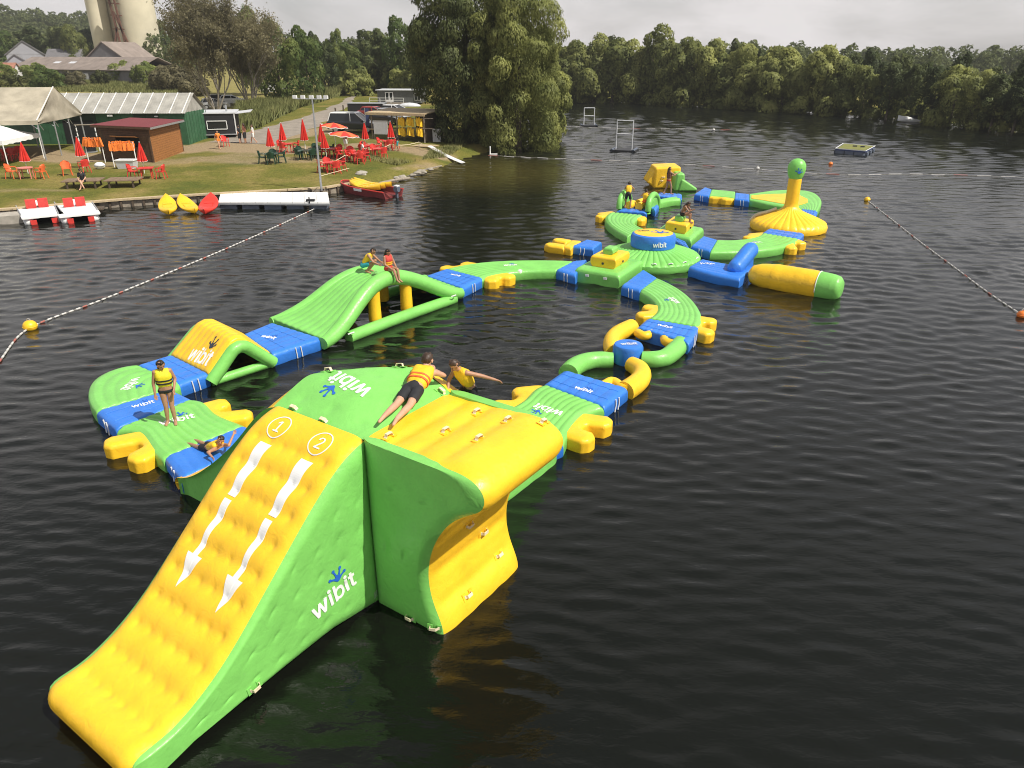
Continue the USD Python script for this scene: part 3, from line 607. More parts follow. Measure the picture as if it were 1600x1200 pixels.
# --- gravel track
tl, tr = [(330, 222), (380, 208), (430, 195), (470, 184), (505, 172), (535, 158), (550, 148), (549, 141)], [(430, 226), (462, 212), (490, 200), (508, 190), (527, 177), (547, 163), (556, 153), (555, 142)]
Lw = spline([on_ground(*p)[:2] for p in tl], 60); Rw = spline([on_ground(*p)[:2] for p in tr], 60)
tt = np.linspace(0, 1, 11); rgv = np.random.default_rng(5)
G_ = Lw[:, None] + (Rw - Lw)[:, None] * tt[None, :, None]; edge = meshkit.fbm(np.stack([G_[..., 0] * .5, G_[..., 1] * .5, 0 * G_[..., 0]], -1), 3, 4) - .5
G_ = G_ + ((np.abs(tt - .5) * 2) ** 3)[None, :, None] * edge[..., None] * 1.6
zt = ground_z(G_[..., 0], G_[..., 1]) + .035 - .03 * (np.abs(tt - .5) * 2) ** 6
solo("gravel_track", (np.concatenate([G_, zt[..., None]], -1).reshape(-1, 3), grid_faces(60, 11)[:, ::-1]), "gravel_track", "grey gravel track leading away between reeds and parked cars", kind="structure", smooth=True)

# --- long green shed
A_ = np.array([-29.65, 70.6]); ex = unit(np.array([-46.0, 70.4]) - A_); ey = np.array([ex[1], -ex[0]]); ey = ey if ey[1] > 0 else -ey
zg = .75; Ls, Ds, He, Hr = 17.0, 4.8, 2.85, 4.35
SH = lambda x, y, z: np.r_[A_ + ex * x + ey * y, zg + z]
sh_t = thing("long_shed", "long low shed with dark green walls and a pale grey panelled roof", "shed", (*A_, zg))
npan = 15
for k in range(npan):
    x0, x1 = k * Ls / npan + .012, (k + 1) * Ls / npan - .012
    part(sh_t, "wall_panel", sheet([SH(x0, 0, -.2), SH(x1, 0, -.2), SH(x1, 0, He), SH(x0, 0, He)], .06), "green_sheet_dark" if k % 5 in (2, 3) else "green_sheet", world=True, smooth=False)
    # corrugated roof panel, two slopes
    n = 12; xs = np.linspace(x0 - (.3 if k == 0 else 0), x1, n); zz = .02 * np.abs(np.sin(np.linspace(0, np.pi * 5, n)))
    for sgn, nm in ((0, "roof_panel"), (1, "roof_panel")):
        if sgn == 0: rows = [(-.35, He - .1), (Ds * .5, Hr)]
        else: rows = [(Ds * .5 + .01, Hr), (Ds + .3, He - .1)]
        P_ = np.array([[SH(x, y, z + dz + .05) for x, dz in zip(xs, zz)] for y, z in rows])
        part(sh_t, nm, (P_.reshape(-1, 3), grid_faces(2, n)), "roof_grey", world=True, smooth=False)
    part(sh_t, "roof_batten", beam(SH(x0, -.36, He - .02), SH(x0, Ds * .5, Hr + .09), .05, .05), "white_paint", world=True, smooth=False)
part(sh_t, "end_wall", sheet([SH(-.03, 0, -.2), SH(-.03, Ds, -.2), SH(-.03, Ds, He), SH(-.03, 0, He)], .06), "green_sheet", world=True, smooth=False); part(sh_t, "gable", sheet([SH(-.03, 0, He), SH(-.03, Ds, He), SH(-.03, Ds / 2, Hr - .05)], .06), "roof_grey", world=True, smooth=False)
for k in range(8): part(sh_t, "end_rib", beam(SH(-.07, .35 + k * .68, -.1), SH(-.07, .35 + k * .68, He + .05), .05, .03), "green_sheet", world=True, smooth=False)
part(sh_t, "back_wall", sheet([SH(0, Ds, -.2), SH(Ls, Ds, -.2), SH(Ls, Ds, He), SH(0, Ds, He)], .06), "green_sheet", world=True, smooth=False)
for k, (x0, x1) in enumerate(((8.3, 11.0), (3.4, 4.6))): part(sh_t, "open_bay", sheet([SH(x0, -.05, -.1), SH(x1, -.05, -.1), SH(x1, -.05, 2.2), SH(x0, -.05, 2.2)], .03), "dark_void", world=True, smooth=False)
for k in range(2): part(sh_t, "floodlight", box((.22, .14, .14), SH(6.4 + .25 * k, -.22, He - .22)), "white_paint", world=True, smooth=False)
part(sh_t, "wall_lamp", box((.3, .14, .1), SH(2.4, -.22, He - .3)), "galv", world=True, smooth=False)

# --- big beige marquee
C0 = np.array([-36.55, 60.0]); C1 = np.array([-38.6, 72.4]); w_ = unit(C1 - C0); W_ = np.linalg.norm(C1 - C0); l_ = np.array([-w_[1], w_[0]]); l_ = l_ if l_[0] < 0 else -l_
W_ = 9.0
MQ = lambda x, y, z: np.r_[C0 + l_ * x + w_ * y, .75 + z]
mq = thing("marquee", "large open marquee with stained beige canvas roof on grey metal posts", "marquee", (*C0, .75))
Le, he, hr = 16.0, 3.0, 5.25
def canvas(y0, z0, y1, z1, nx=34, ny=12):
    xs, ts = np.linspace(-.05, Le, nx), np.linspace(0, 1, ny)
    X_, T_ = np.meshgrid(xs, ts, indexing="ij"); sag = -.10 * np.sin(np.pi * T_) * np.abs(np.sin(X_ * np.pi / 4)) - .02
    P_ = C0[None, None] + l_ * X_[..., None] + w_ * (y0 + (y1 - y0) * T_)[..., None]
    return (np.concatenate([P_, (.75 + z0 + (z1 - z0) * T_ + sag)[..., None]], -1).reshape(-1, 3), grid_faces(nx, ny))
part(mq, "roof_canvas", canvas(-.1, he, W_ / 2, hr), "canvas_beige", world=True); part(mq, "roof_canvas", canvas(W_ / 2, hr, W_ + .1, he), "canvas_beige", world=True)
for k in range(5):
    x = k * 4.0
    part(mq, "roof_seam", beam(MQ(x, -.1, he + .03), MQ(x, W_ / 2, hr + .03), .05, .04), "canvas_white", world=True, smooth=False)
    for y in (0, W_): part(mq, "post", tube([MQ(x + .05, y, -.1), MQ(x + .05, y, he)], .06, 8), "galv", world=True)
ny_ = 17; ys = np.linspace(-.05, W_ + .05, ny_); top_ = np.interp(ys, [0, W_ / 2, W_], [he, hr, he]); rows_ = np.linspace(0, 1, 8)
gp = np.array([[MQ(-.06 + .05 * math.sin(r * 9 + y), y, (he - .25) + (t - he + .25) * r) for y, t in zip(ys, top_)] for r in rows_])
part(mq, "gable_canvas", (gp.reshape(-1, 3), grid_faces(8, ny_)), "canvas_beige", world=True)
for y in (3.0, 6.0): part(mq, "post", tube([MQ(0, y, -.1), MQ(0, y, he)], .055, 8), "galv", world=True)
part(mq, "valance", sheet([MQ(-.05, -.12, he - .3), MQ(Le, -.12, he - .3), MQ(Le, -.12, he), MQ(-.05, -.12, he)], .02), "canvas_beige", world=True, smooth=False)
for y in (0, 3.0, 6.0): part(mq, "brace", tube([MQ(0, y, he - .1), MQ(.0, y + .7, he - .75), ], .03, 6), "galv", world=True); part(mq, "brace", tube([MQ(.0, y, he - .7), MQ(.7, y, he - .1)], .03, 6), "galv", world=True)

# --- small white tent at the left edge
b = on_ground(62, 248); b2 = np.array([-37.6, 55.2]); 
c = np.array([-39.9, 58.0]); 
tt_ = thing("white_tent", "small white peaked tent at the left edge of the lawn", "tent", (*c, .76), rz=.12)
hw = 2.85
pk = np.array([0, 0, 3.35]); ring_ = []
for a, b_ in ((-1, -1), (1, -1), (1, 1), (-1, 1)): ring_.append((a * hw, b_ * hw, 1.95))
def face(p, q):
    V_ = []; n = 10
    for i in range(n + 1):
        t = i / n
        for j in range(n + 1):
            e = np.array(p) + (np.array(q) - np.array(p)) * j / n; v = e + (pk - e) * t; v[2] = 1.95 + (3.35 - 1.95) * (t ** 1.35) - .04 * math.sin(math.pi * j / n) * (1 - t); V_.append(v)
    return (np.array(V_), grid_faces(n + 1, n + 1))
for i in range(4):
    p, q = ring_[i], ring_[(i + 1) % 4]; part(tt_, "roof_canvas", face(p, q), "canvas_white")
    n = 13; V_ = np.array([[np.array(p) + (np.array(q) - np.array(p)) * j / (n - 1) + [0, 0, -(.28 + .05 * (j % 2)) * r] for j in range(n)] for r in (0, 1)]); part(tt_, "valance", (V_.reshape(-1, 3), grid_faces(2, n)), "canvas_white", smooth=False)
    part(tt_, "post", tube([(p[0] * .99, p[1] * .99, -.1), (p[0] * .99, p[1] * .99, 1.95)], .04, 8), "white_paint")

# --- brown hut with maroon roof
H0, HA, HB = np.array([-27.66, 58.9]), np.array([-32.2, 60.1]), np.array([-28.25, 65.9])
ua, ub = unit(HA - H0), unit(HB - H0); la, lb = 4.6, 7.0
HT = lambda a, b_, z: np.r_[H0 + ua * a + ub * b_, .72 + z]
ht = thing("wooden_hut", "brown boarded kiosk hut with a flat maroon roof and raised serving flap", "hut", (*H0, .72))
nb = 15; hh = 2.52
for k in range(nb):
    z0, z1 = k * hh / nb, (k + 1) * hh / nb - .012
    for seg in (((0, .9),), ((0, .9), (3.1, la)))[0 if False else 1] if 1.05 < z0 < 1.75 else ((0, la),):
        part(ht, "front_board", beam(HT(seg[0], -.03, (z0 + z1) / 2), HT(seg[1], -.03, (z0 + z1) / 2), .035 + .008 * (k % 2), z1 - z0), "hut_board_dark", world=True, smooth=False)
    part(ht, "side_board", beam(HT(-.03, 0, (z0 + z1) / 2), HT(-.03, lb, (z0 + z1) / 2), .035 + .008 * (k % 2), z1 - z0), "hut_board_orange", world=True, smooth=False)
part(ht, "inner_shell", trimesh.convex.convex_hull(np.array([HT(a, b_, z) for a in (.03, la) for b_ in (.6, lb) for z in (-.2, hh)])), "dark_void", world=True, smooth=False)
for a in (0.0, la): part(ht, "corner_post", beam(HT(a, -.02, -.2), HT(a, -.02, hh), .11, .11, up=(1, 0, 0)), "hut_board_dark", world=True, smooth=False)
part(ht, "corner_post", beam(HT(-.02, lb, -.2), HT(-.02, lb, hh), .11, .11, up=(1, 0, 0)), "hut_board_dark", world=True, smooth=False)
rv = np.array([HT(a, b_, z) for a, b_, z in ((-.45, -.5, 2.66), (la + .35, -.5, 2.72), (la + .35, lb + .4, 2.66), (-.45, lb + .4, 2.60))])
part(ht, "roof", sheet(rv, .07), "roof_maroon", world=True, smooth=False)
for i, nm in ((0, "hut_board_dark"), (3, "galv")): part(ht, "roof_edge", beam(rv[i] - [0, 0, .07], rv[(i + 1) % 4] - [0, 0, .07], .05, .15), nm, world=True, smooth=False)
part(ht, "serving_flap", sheet([HT(.9, -.05, 1.86), HT(3.1, -.05, 1.86), HT(3.1, -.95, 2.02), HT(.9, -.95, 2.02)], .04), "hut_board_orange", world=True, smooth=False)
part(ht, "counter", beam(HT(.8, -.12, 1.04), HT(3.2, -.12, 1.04), .3, .05), "hut_board_dark", world=True, smooth=False)
# life vests hanging on rails
def vest_mesh(seed, s=1.0):
    rg = np.random.default_rng(seed); ms = []
    for k in (-1, 1):
        m = box((.2, .12, .5), (k * .11, 0, -.27), bevel=.04); ms.append(m); ms.append(box((.09, .1, .22), (k * .13, 0, .02), bevel=.03))
    m = trimesh.util.concatenate(ms); v = np.array(m.vertices); v[:, :2] += rg.normal(0, .015, (len(v), 2)); m = trimesh.Trimesh(v * s, m.faces, process=False)
    m.apply_transform(trimesh.transformations.rotation_matrix(rg.uniform(-.25, .25), [0, 1, 0])); return rotz(m, rg.uniform(-.5, .5))
def vest_rack(name, label, c, d, length, zr, n, matn, group, colour_word, where, rows=1, stand=True):
    d = unit(d); t = thing(name, label, "rack", np.r_[c, .75])
    a, b_ = c - d * length / 2, c + d * length / 2; z0 = gz(*c)
    part(t, "rail", tube([np.r_[a, z0 + zr], np.r_[b_, z0 + zr]], .035, 7), "timber_grey", world=True)
    for p in (a, b_): part(t, "leg", tube([np.r_[p, z0 - .1], np.r_[p, z0 + zr]], .035, 7), "white_paint" if name == "vest_rack" else "timber_grey", world=True)
    for k in range(n):
        p = c + d * ((k + .5) / n - .5) * length * .95
        g = solo("life_vest", vest_mesh(100 + k + abs(int(c[0] * 7)), 1.05), matn, f"{colour_word} life vest hanging {where}, {ORD[k]} along from the left" if k else f"{colour_word} life vest hanging {where}, leftmost on its rail", "life vest", group, smooth=False)
        place(g, (p[0], p[1], z0 + zr - .05), math.atan2(d[1], d[0]))
    return t
p = on_ground(152, 254); vest_rack("vest_rack", "rail of orange life vests left of the hut's front", p[:2], (1, -.1), 1.35, 1.75, 6, "vest_orange", "orange life vests on rails before the hut", "orange", "on the left rail by the hut")
p = on_ground(197, 261); vest_rack("vest_rack", "rail of orange life vests in front of the hut's serving flap", p[:2], (1, .15), 1.6, 1.75, 8, "vest_orange", "orange life vests on rails before the hut", "orange", "in front of the hut's flap")
p = on_ground(200, 263); t = thing("white_tub", "pale plastic tub on the grass below the orange vests", "tub", p)
tb = trimesh.creation.box([1.35, .85, .6]); v = np.array(tb.vertices); v[v[:, 2] < 0, :2] *= .82; tb = trimesh.Trimesh(v, tb.faces); part(t, "shell", moved(tb, (0, 0, .3)), "sign_grey"); part(t, "rim", trimesh.util.concatenate([box((1.42, .06, .06), (0, .43, .6)), box((1.42, .06, .06), (0, -.43, .6)), box((.06, .8, .06), (.68, 0, .6)), box((.06, .8, .06), (-.68, 0, .6))]), "white_paint", smooth=False); part(t, "water_inside", box((1.2, .72, .02), (0, 0, .5)), "grey_paint", smooth=False)
p = on_ground(157, 264); m = trimesh.creation.icosphere(2, .33); v = np.array(m.vertices) * [1.15, .9, .75]; t = thing("white_drum", "rounded white float lying on the grass by the left vest rail", "float", p); part(t, "body", trimesh.Trimesh(v + [0, 0, .24], m.faces), "canvas_white"); part(t, "band", revolve([(.37, .2), (.385, .24), (.37, .28)], 20), "grey_paint")
# goal frame like stand with white uprights
p = on_ground(127, 236); t = thing("striped_posts", "pair of white striped posts with a dark top bar behind the left vests", "post frame", p)
for k in (0, 1): part(t, "post", tube([(k * 1.6, 0, -.1), (k * 1.6, 0, 2.1)], .05, 8), "white_paint"); [part(t, "dark_stripe", tube([(k * 1.6, 0, z), (k * 1.6, 0, z + .1)], .053, 8), "black_paint") for z in (.7, 1.1, 1.5, 1.9)]
part(t, "top_bar", tube([(-.1, 0, 2.1), (1.7, 0, 2.16)], .05, 7), "timber_grey")
t = thing("dark_barrel", "dark cable reel standing under the striped post frame", "reel", on_ground(142, 238)); part(t, "reel", moved(trimesh.creation.cylinder(.45, .5), (0, 0, .3)), "black_paint"); part(t, "flange", trimesh.util.concatenate([moved(trimesh.creation.cylinder(.55, .06), (0, 0, .06)), moved(trimesh.creation.cylinder(.55, .06), (0, 0, .58))]), "grey_paint")

# --- food trailer
F0, F1 = np.array([-29.95, 75.0]), np.array([-27.0, 75.75]); fx = unit(F1 - F0); fy = np.array([-fx[1], fx[0]])
FT = lambda x, y, z: np.r_[F0 + fx * x + fy * y, .92 + z]
ft = thing("food_trailer", "black food trailer with white framing and a grey roof beside the track", "trailer", (*F0, .92)); wf, lf_ = 3.1, 4.6
part(ft, "body", trimesh.convex.convex_hull(np.array([FT(x, y, z) for x in (0, wf) for y in (0, lf_) for z in (.35, 2.25)])), "black_paint", world=True, smooth=False)
part(ft, "roof", trimesh.convex.convex_hull(np.array([FT(x, y, z) for x in (-.1, wf + .1) for y in (-.1, lf_ + .1) for z in (2.26, 2.36)])), "sign_grey", world=True, smooth=False)
for x in (0, wf): part(ft, "corner_trim", beam(FT(x, -.03, .3), FT(x, -.03, 2.26), .08, .08, up=(1, 0, 0)), "white_paint", world=True, smooth=False)
for a, b_ in (((.5, .85), (2.3, .85)), ((.5, 1.6), (2.3, 1.6)), ((.5, .85), (.5, 1.6)), ((2.3, .85), (2.3, 1.6))): part(ft, "window_frame", beam(FT(a[0], -.04, a[1]), FT(b_[0], -.04, b_[1]), .06, .06, up=(.3, .9, .1)), "white_paint", world=True, smooth=False)
part(ft, "window", sheet([FT(.53, -.015, .88), FT(2.27, -.015, .88), FT(2.27, -.015, 1.57), FT(.53, -.015, 1.57)], .02), "glass_dark", world=True, smooth=False)
part(ft, "awning", sheet([FT(wf + .02, .5, 2.2), FT(wf + .02, 4.0, 2.2), FT(wf + 1.5, 4.0, 2.35), FT(wf + 1.5, .5, 2.35)], .05), "sign_grey", world=True, smooth=False)
part(ft, "serving_hatch", sheet([FT(wf + .015, .6, 1.0), FT(wf + .015, 3.9, 1.0), FT(wf + .015, 3.9, 2.1), FT(wf + .015, .6, 2.1)], .02), "dark_void", world=True, smooth=False)
part(ft, "chimney", tube([FT(2.3, 1.6, 2.3), FT(2.3, 1.6, 2.95)], .09, 8), "galv", world=True)
for y in (1.8, 2.7): part(ft, "wheel", tube([FT(-.12, y, .3), FT(.1, y, .3)], .31, 16), "rubber", world=True); part(ft, "wheel", tube([FT(wf - .1, y, .3), FT(wf + .12, y, .3)], .31, 16), "rubber", world=True)
part(ft, "bumper", beam(FT(-.1, -.12, .36), FT(wf + .5, -.12, .36), .1, .1), "galv", world=True, smooth=False)

# --- slatted shelter with yellow vests
S0, S1 = np.array([-13.55, 75.2]), np.array([-8.3, 73.4]); sx = unit(S1 - S0); sy = np.array([-sx[1], sx[0]]); ls_ = np.linalg.norm(S1 - S0)
ST = lambda x, y, z: np.r_[S0 + sx * x + sy * y, .86 + z]
st = thing("open_shelter", "open timber shelter with a flat tan roof on posts, hung with yellow life vests", "shelter", (*S0, .86)); ds_ = 4.2
part(st, "roof", trimesh.convex.convex_hull(np.array([ST(x, y, z + (0.12 if y > 0 else 0)) for x in (-.35, ls_ + .35) for y in (-.45, ds_ + .2) for z in (2.42, 2.50)])), "timber_pale", world=True, smooth=False)
part(st, "roof_edge", beam(ST(-.35, -.47, 2.36), ST(ls_ + .35, -.47, 2.36), .05, .2), "timber_pale", world=True, smooth=False)
for x in (0, 2.7, ls_):
    for y in (0, ds_): part(st, "post", beam(ST(x, y, -.2), ST(x, y, 2.42), .12, .12, up=(1, 0, 0)), "timber_grey", world=True, smooth=False)
for k in range(13): part(st, "wall_board", beam(ST(2.8 + k * .21, ds_ - .1, -.1), ST(2.8 + k * .21, ds_ - .1, 2.4), .19, .03, up=tuple(-np.r_[sy, 0])), "timber_dark", world=True, smooth=False)
for k in range(18): part(st, "wall_board", beam(ST(ls_ + .02, .2 + k * .22, -.1), ST(ls_ + .02, .2 + k * .22, 2.4), .2, .03, up=(*sx, 0)), "timber_dark", world=True, smooth=False)
for z in (1.15, 2.05): part(st, "vest_rail", beam(ST(2.7, -.12, z), ST(ls_ + 1.0, -.12, z), .05, .05), "timber_grey", world=True, smooth=False)
part(st, "counter", beam(ST(-.6, -.1, .95), ST(2.7, -.1, .95), .4, .06), "timber_pale", world=True, smooth=False)
for z, row in ((2.0, "upper"), (1.1, "lower")):
    for k in range(3):
        p = ST(3.35 + k * .92, -.22, z); ms = trimesh.util.concatenate([moved(rotz(vest_mesh(300 + k * 3 + j, 1.15), j * .8), (.13 * (j - 1), .10 * j, -.07 * j)) for j in range(3)])
        g = solo("life_vest", ms, "vest_yellow", f"bundle of yellow life vests on the shelter's {row} rail, {ORD[k] if k else 'first'} from the left", "life vest", "yellow life vests in the shelter", smooth=False); place(g, p, math.atan2(sx[1], sx[0]))
p = on_ground(596, 219); t = thing("notice_board", "pale grey notice board standing in front of the shelter's left half", "sign board", p, rz=math.atan2(sx[1], sx[0])); part(t, "board", box((1.45, .05, 1.15), (0, 0, 1.15)), "sign_grey", smooth=False); part(t, "frame", trimesh.util.concatenate([box((1.52, .07, .05), (0, 0, 1.75)), box((1.52, .07, .05), (0, 0, .55))]), "galv", smooth=False); [part(t, "leg", box((.07, .07, 1.75), (x, .04, .85)), "timber_grey", smooth=False) for x in (-.7, .7)]
p = on_ground(683, 221); t = thing("white_cabinet", "white cabinet standing right of the shelter under the dark poplar", "cabinet", p); part(t, "body", box((.75, .7, 1.15), (0, 0, .58), bevel=.03), "white_paint", smooth=False); part(t, "door", box((.66, .02, 1.0), (0, -.365, .58)), "sign_grey", smooth=False)
p = on_ground(663, 229); t = thing("wooden_pallet_deck", "pale wooden boards lying on the grass before the shelter", "decking", p, rz=-.5); [part(t, "board", box((2.1, .17, .05), (0, -.7 + k * .2, .08), rx=0), "timber_pale", smooth=False) for k in range(8)]
a, b = on_ground(672, 233), at(723, 254, .12); t = thing("white_slide_board", "white plank sloping from the lawn down to the water at the point", "board", a); a2 = a + [0, 0, .25]; part(t, "plank", tube(spline([a2, (a2 + b) / 2 - [0, 0, .08], b], 12), .25, 8, squash=.22), "white_paint", world=True); part(t, "trestle", beam(a + [.1, 0, -.1], a + [.1, 0, .25], .3, .1), "timber_dark", world=True, smooth=False)
# rope and orange netting along the chairs
rp = [on_ground(*q) + [0, 0, .55] for q in ((499, 270), (540, 254), (575, 245), (610, 236), (655, 232), (690, 250))]
t = thing("rope_fence", "sagging pale rope strung on thin stakes between the mast, the chairs and the shore", "rope fence", rp[0]); pts = []
for a, b in zip(rp[:-1], rp[1:]):
    for u in np.linspace(0, 1, 9)[:-1]: q = a + (b - a) * u; pts.append(q - [0, 0, .15 * math.sin(math.pi * u)])
part(t, "rope", tube(np.array(pts), .025, 5), "strap_cream", world=True); [part(t, "stake", tube([q - [0, 0, .65], q + [0, 0, .08]], .025, 6), "timber_grey", world=True) for q in rp[1:]]

# --- floodlight mast
mb = np.r_[at2(501, 298, .45) + [0, .25], .42]
t = thing("light_mast", "tall thin grey mast with a crossbar of five white floodlights on the quay", "mast", mb); hm = 5.5
part(t, "pole", tube([(0, 0, 0), (0, 0, hm)], np.array([.075, .045]), 10), "galv"); part(t, "crossbar", tube([(-1.15, .25, hm), (.95, -.2, hm)], .03, 6), "galv")
for k, x in enumerate((-1.12, -.6, -.05, .45, .88)): part(t, "floodlight", box((.26, .12, .2), (x, .02 - .2 * x, hm + .1), rz=-.2, bevel=.02), "white_paint", smooth=False)
part(t, "guy_rope", tube([(0, 0, .9), (1.2, 3.2, .95)], .02, 5), "strap_cream")

# --- benches and picnic tables
def bench(label, a, b_, depth, z=.47):
    a, b_ = np.asarray(a, float), np.asarray(b_, float); d = unit(b_ - a); n = np.array([-d[1], d[0]]); l = np.linalg.norm(b_ - a); z0 = gz(*((a + b_) / 2))
    t = thing("wooden_bench", label, "bench", (*a, z0), rz=math.atan2(d[1], d[0]))
    for k in range(6): part(t, "plank", box((l, depth / 6 - .02, .05), (l / 2, (k + .5) * depth / 6, z)), "timber_bench", smooth=False)
    for x in (.3, l - .3):
        part(t, "leg", box((.09, .09, z), (x, .12, z / 2 - .03)), "timber_dark", smooth=False); part(t, "leg", box((.09, .09, z), (x, depth - .12, z / 2 - .03)), "timber_dark", smooth=False); part(t, "foot_bar", box((.08, depth, .07), (x, depth / 2, z - .07)), "timber_dark", smooth=False)
    return t
bench("broad low wooden bench where a person in black sits", on_ground(97, 296)[:2], on_ground(157, 295)[:2], 1.5)
bench("broad low wooden bench right of the person in black, empty", on_ground(163, 295)[:2], on_ground(216, 294)[:2], 1.6)
def picnic(name, label, loc, rz):
    t = thing(name, label, "picnic table", loc, rz, group="dark picnic tables under the marquee")
    for k in range(5): part(t, "table_plank", box((1.9, .14, .04), (0, -.32 + k * .16, .74)), "timber_dark", smooth=False)
    for y in (-.75, .75): part(t, "seat_plank", box((1.9, .26, .04), (0, y, .45)), "timber_dark", smooth=False)
    for x in (-.7, .7): part(t, "a_leg", trimesh.util.concatenate([beam((x, -.65, 0), (x, -.2, .72), .08, .06), beam((x, .65, 0), (x, .2, .72), .08, .06), beam((x, -.8, .42), (x, .8, .42), .06, .08)]), "timber_dark", smooth=False)
    return t
p0 = on_ground(58, 222); pt = picnic("picnic_table", "dark picnic table with a white cloth edge under the marquee, the nearer one", p0, .2)
for k, (x, y) in enumerate(((80, 213), (38, 214))): q = on_ground(x, y); dup(pt, q, .25, ["dark picnic table under the marquee, by its right gable post", "dark picnic table deep under the marquee, behind the white tent"][k])
g = solo("white_cloth", box((1.95, .9, .03), (0, 0, .0)), "canvas_white", "white cloth lying on the picnic table by the marquee's right post", "tablecloth", smooth=False); place(g, on_ground(80, 213) + [0, 0, .79], .25)

# --- plastic garden furniture
def chair_parts(t, matn):
    part(t, "seat", box((.46, .44, .04), (0, 0, .43), bevel=.015), matn, smooth=False)
    n = 9; u = np.linspace(-1, 1, n); V_ = []
    for z, cy, w in ((.44, .20, .22), (.62, .235, .26), (.78, .265, .25), (.88, .28, .16)):
        V_ += [np.array([x * w, cy - .07 * x * x * 1.4 + .0, z + (0 if z < .8 else -.05 * x * x)]) for x in u]
    V_ = np.array(V_); f = grid_faces(4, n); V2 = V_ + [0, .025, 0]; part(t, "backrest", trimesh.Trimesh(np.vstack([V_, V2]), np.vstack([f, f[:, ::-1] + len(V_)]), process=False), matn, smooth=False)
    for s in (-1, 1):
        part(t, "armrest", tube(spline([(s * .25, .22, .66), (s * .30, 0, .66), (s * .27, -.2, .63), (s * .25, -.22, .42)], 9), .028, 5), matn)
        part(t, "leg", tube([(s * .21, -.2, .42), (s * .26, -.25, 0)], .028, 5), matn); part(t, "leg", tube([(s * .2, .19, .44), (s * .25, .27, 0)], .028, 5), matn)
chair_proto = {}
def chair(colour, loc, rz, label, group):
    nm = "plastic_chair"; mt = {"red": "red_plastic", "orange": "orange_plastic", "green": "green_plastic"}[colour]
    if colour not in chair_proto:
        t = thing(nm, label, "chair", loc, rz, group, 1.1); chair_parts(t, mt); chair_proto[colour] = t; return
    dup(chair_proto[colour], loc, rz, label, group)
table_proto = {}
def table(colour, loc, label, round_=False):
    key = (colour, round_); mt = {"red": "red_plastic", "pink": "pink_plastic", "green": "green_plastic"}[colour]
    if key in table_proto: dup(table_proto[key], loc, .3, label, "plastic garden tables on the lawn"); return
    t = thing("plastic_table", label, "table", loc, .3, "plastic garden tables on the lawn"); table_proto[key] = t
    part(t, "table_top", moved(trimesh.creation.cylinder(.48, .04, sections=28), (0, 0, .71)) if round_ else box((.95, .95, .04), (0, 0, .71), bevel=.015), mt, smooth=False)
    part(t, "apron", moved(trimesh.creation.cylinder(.40, .06, sections=20), (0, 0, .66)), mt, smooth=False)
    for a in range(4): c_, s_ = math.cos(.785 + a * 1.571), math.sin(.785 + a * 1.571); part(t, "leg", tube([(c_ * .42, s_ * .42, .68), (c_ * .46, s_ * .46, 0)], np.array([.05, .03]), 6), mt)
def parasol(loc, h, label, lean=0.0, colour="parasol_red", pole="white_paint"):
    t = thing("closed_parasol", label, "parasol", loc, 0, "closed red parasols on the lawn"); tip = np.array([lean * h, 0, h])
    part(t, "pole", tube([(0, 0, 0), tip + [lean * .05, 0, .06]], .022, 6), pole)
    n = 22; ang = np.arange(n) * 2 * np.pi / n; V_ = []
    for u, r in ((.0, .27), (.1, .25), (.35, .19), (.7, .11), (.95, .035), (1.0, .02)):
        c = np.array([lean * h * (.42 + .58 * u), 0, h * (.40 + .60 * u)]); V_ += [c + [r * (1 + .28 * (-1) ** k) * math.cos(a), r * (1 + .28 * (-1) ** k) * math.sin(a), (-.05 * (k % 2) if u == 0 else 0)] for k, a in enumerate(ang)]
    f = [];
    for i in range(5):
        for k in range(n): f.append([i * n + k, i * n + (k + 1) % n, (i + 1) * n + (k + 1) % n, (i + 1) * n + k])
    part(t, "canopy", (np.array(V_), np.array(f)), colour, smooth=False)
    part(t, "hem", tube(np.array([V_[k] for k in range(n)]), .014, 4, closed=True), "strap_white")
def open_parasol(loc, h, r, label, tilt):
    t = thing("open_parasol", label, "parasol", loc, 0, "open orange parasols on the lawn"); part(t, "pole", tube([(0, 0, 0), (0, 0, h)], .025, 6), "white_paint")
    R_ = trimesh.transformations.rotation_matrix(tilt, [0, 1, 0])[:3, :3]
    for k in range(8):
        a0, a1 = k * math.pi / 4, (k + 1) * math.pi / 4; am = (a0 + a1) / 2
        P_ = np.array([(0, 0, 0), (r * .5 * math.cos(a0), r * .5 * math.sin(a0), -.12), (r * math.cos(a0), r * math.sin(a0), -.36), (r * .93 * math.cos(am), r * .93 * math.sin(am), -.30), (r * math.cos(a1), r * math.sin(a1), -.36), (r * .5 * math.cos(a1), r * .5 * math.sin(a1), -.12)]) @ R_.T + [0, 0, h]
        part(t, "canopy_panel", trimesh.Trimesh(P_, np.array([[0, 1, 5], [1, 2, 3], [1, 3, 5], [3, 4, 5]]), process=False), "parasol_orange" if k % 2 else "parasol_red", smooth=False)
        part(t, "white_hem", tube(np.array([P_[2], P_[3], P_[4]]), .025, 4), "strap_white")
gl = "plastic chairs on the lawn"
def set_(c, px_y, col, n, where, tcol=None, a0=0.3, rd=.78, round_=False, ncol=None):
    loc = on_ground(*px_y); table(tcol or col, loc, f"{tcol or col} plastic table {where}", round_)
    for k in range(n):
        a = a0 + k * 2 * math.pi / n; q = loc + [rd * math.cos(a), rd * math.sin(a), 0]; q[2] = gz(q[0], q[1])
        chair((ncol or [col] * n)[k], q, a - math.pi / 2, f"{(ncol or [col] * n)[k]} armchair, {['right', 'far right', 'far', 'far left', 'left', 'near left', 'near', 'near right'][int(((a + .39) % 6.283) / .7854) % 8]} side of the table {where}", gl)
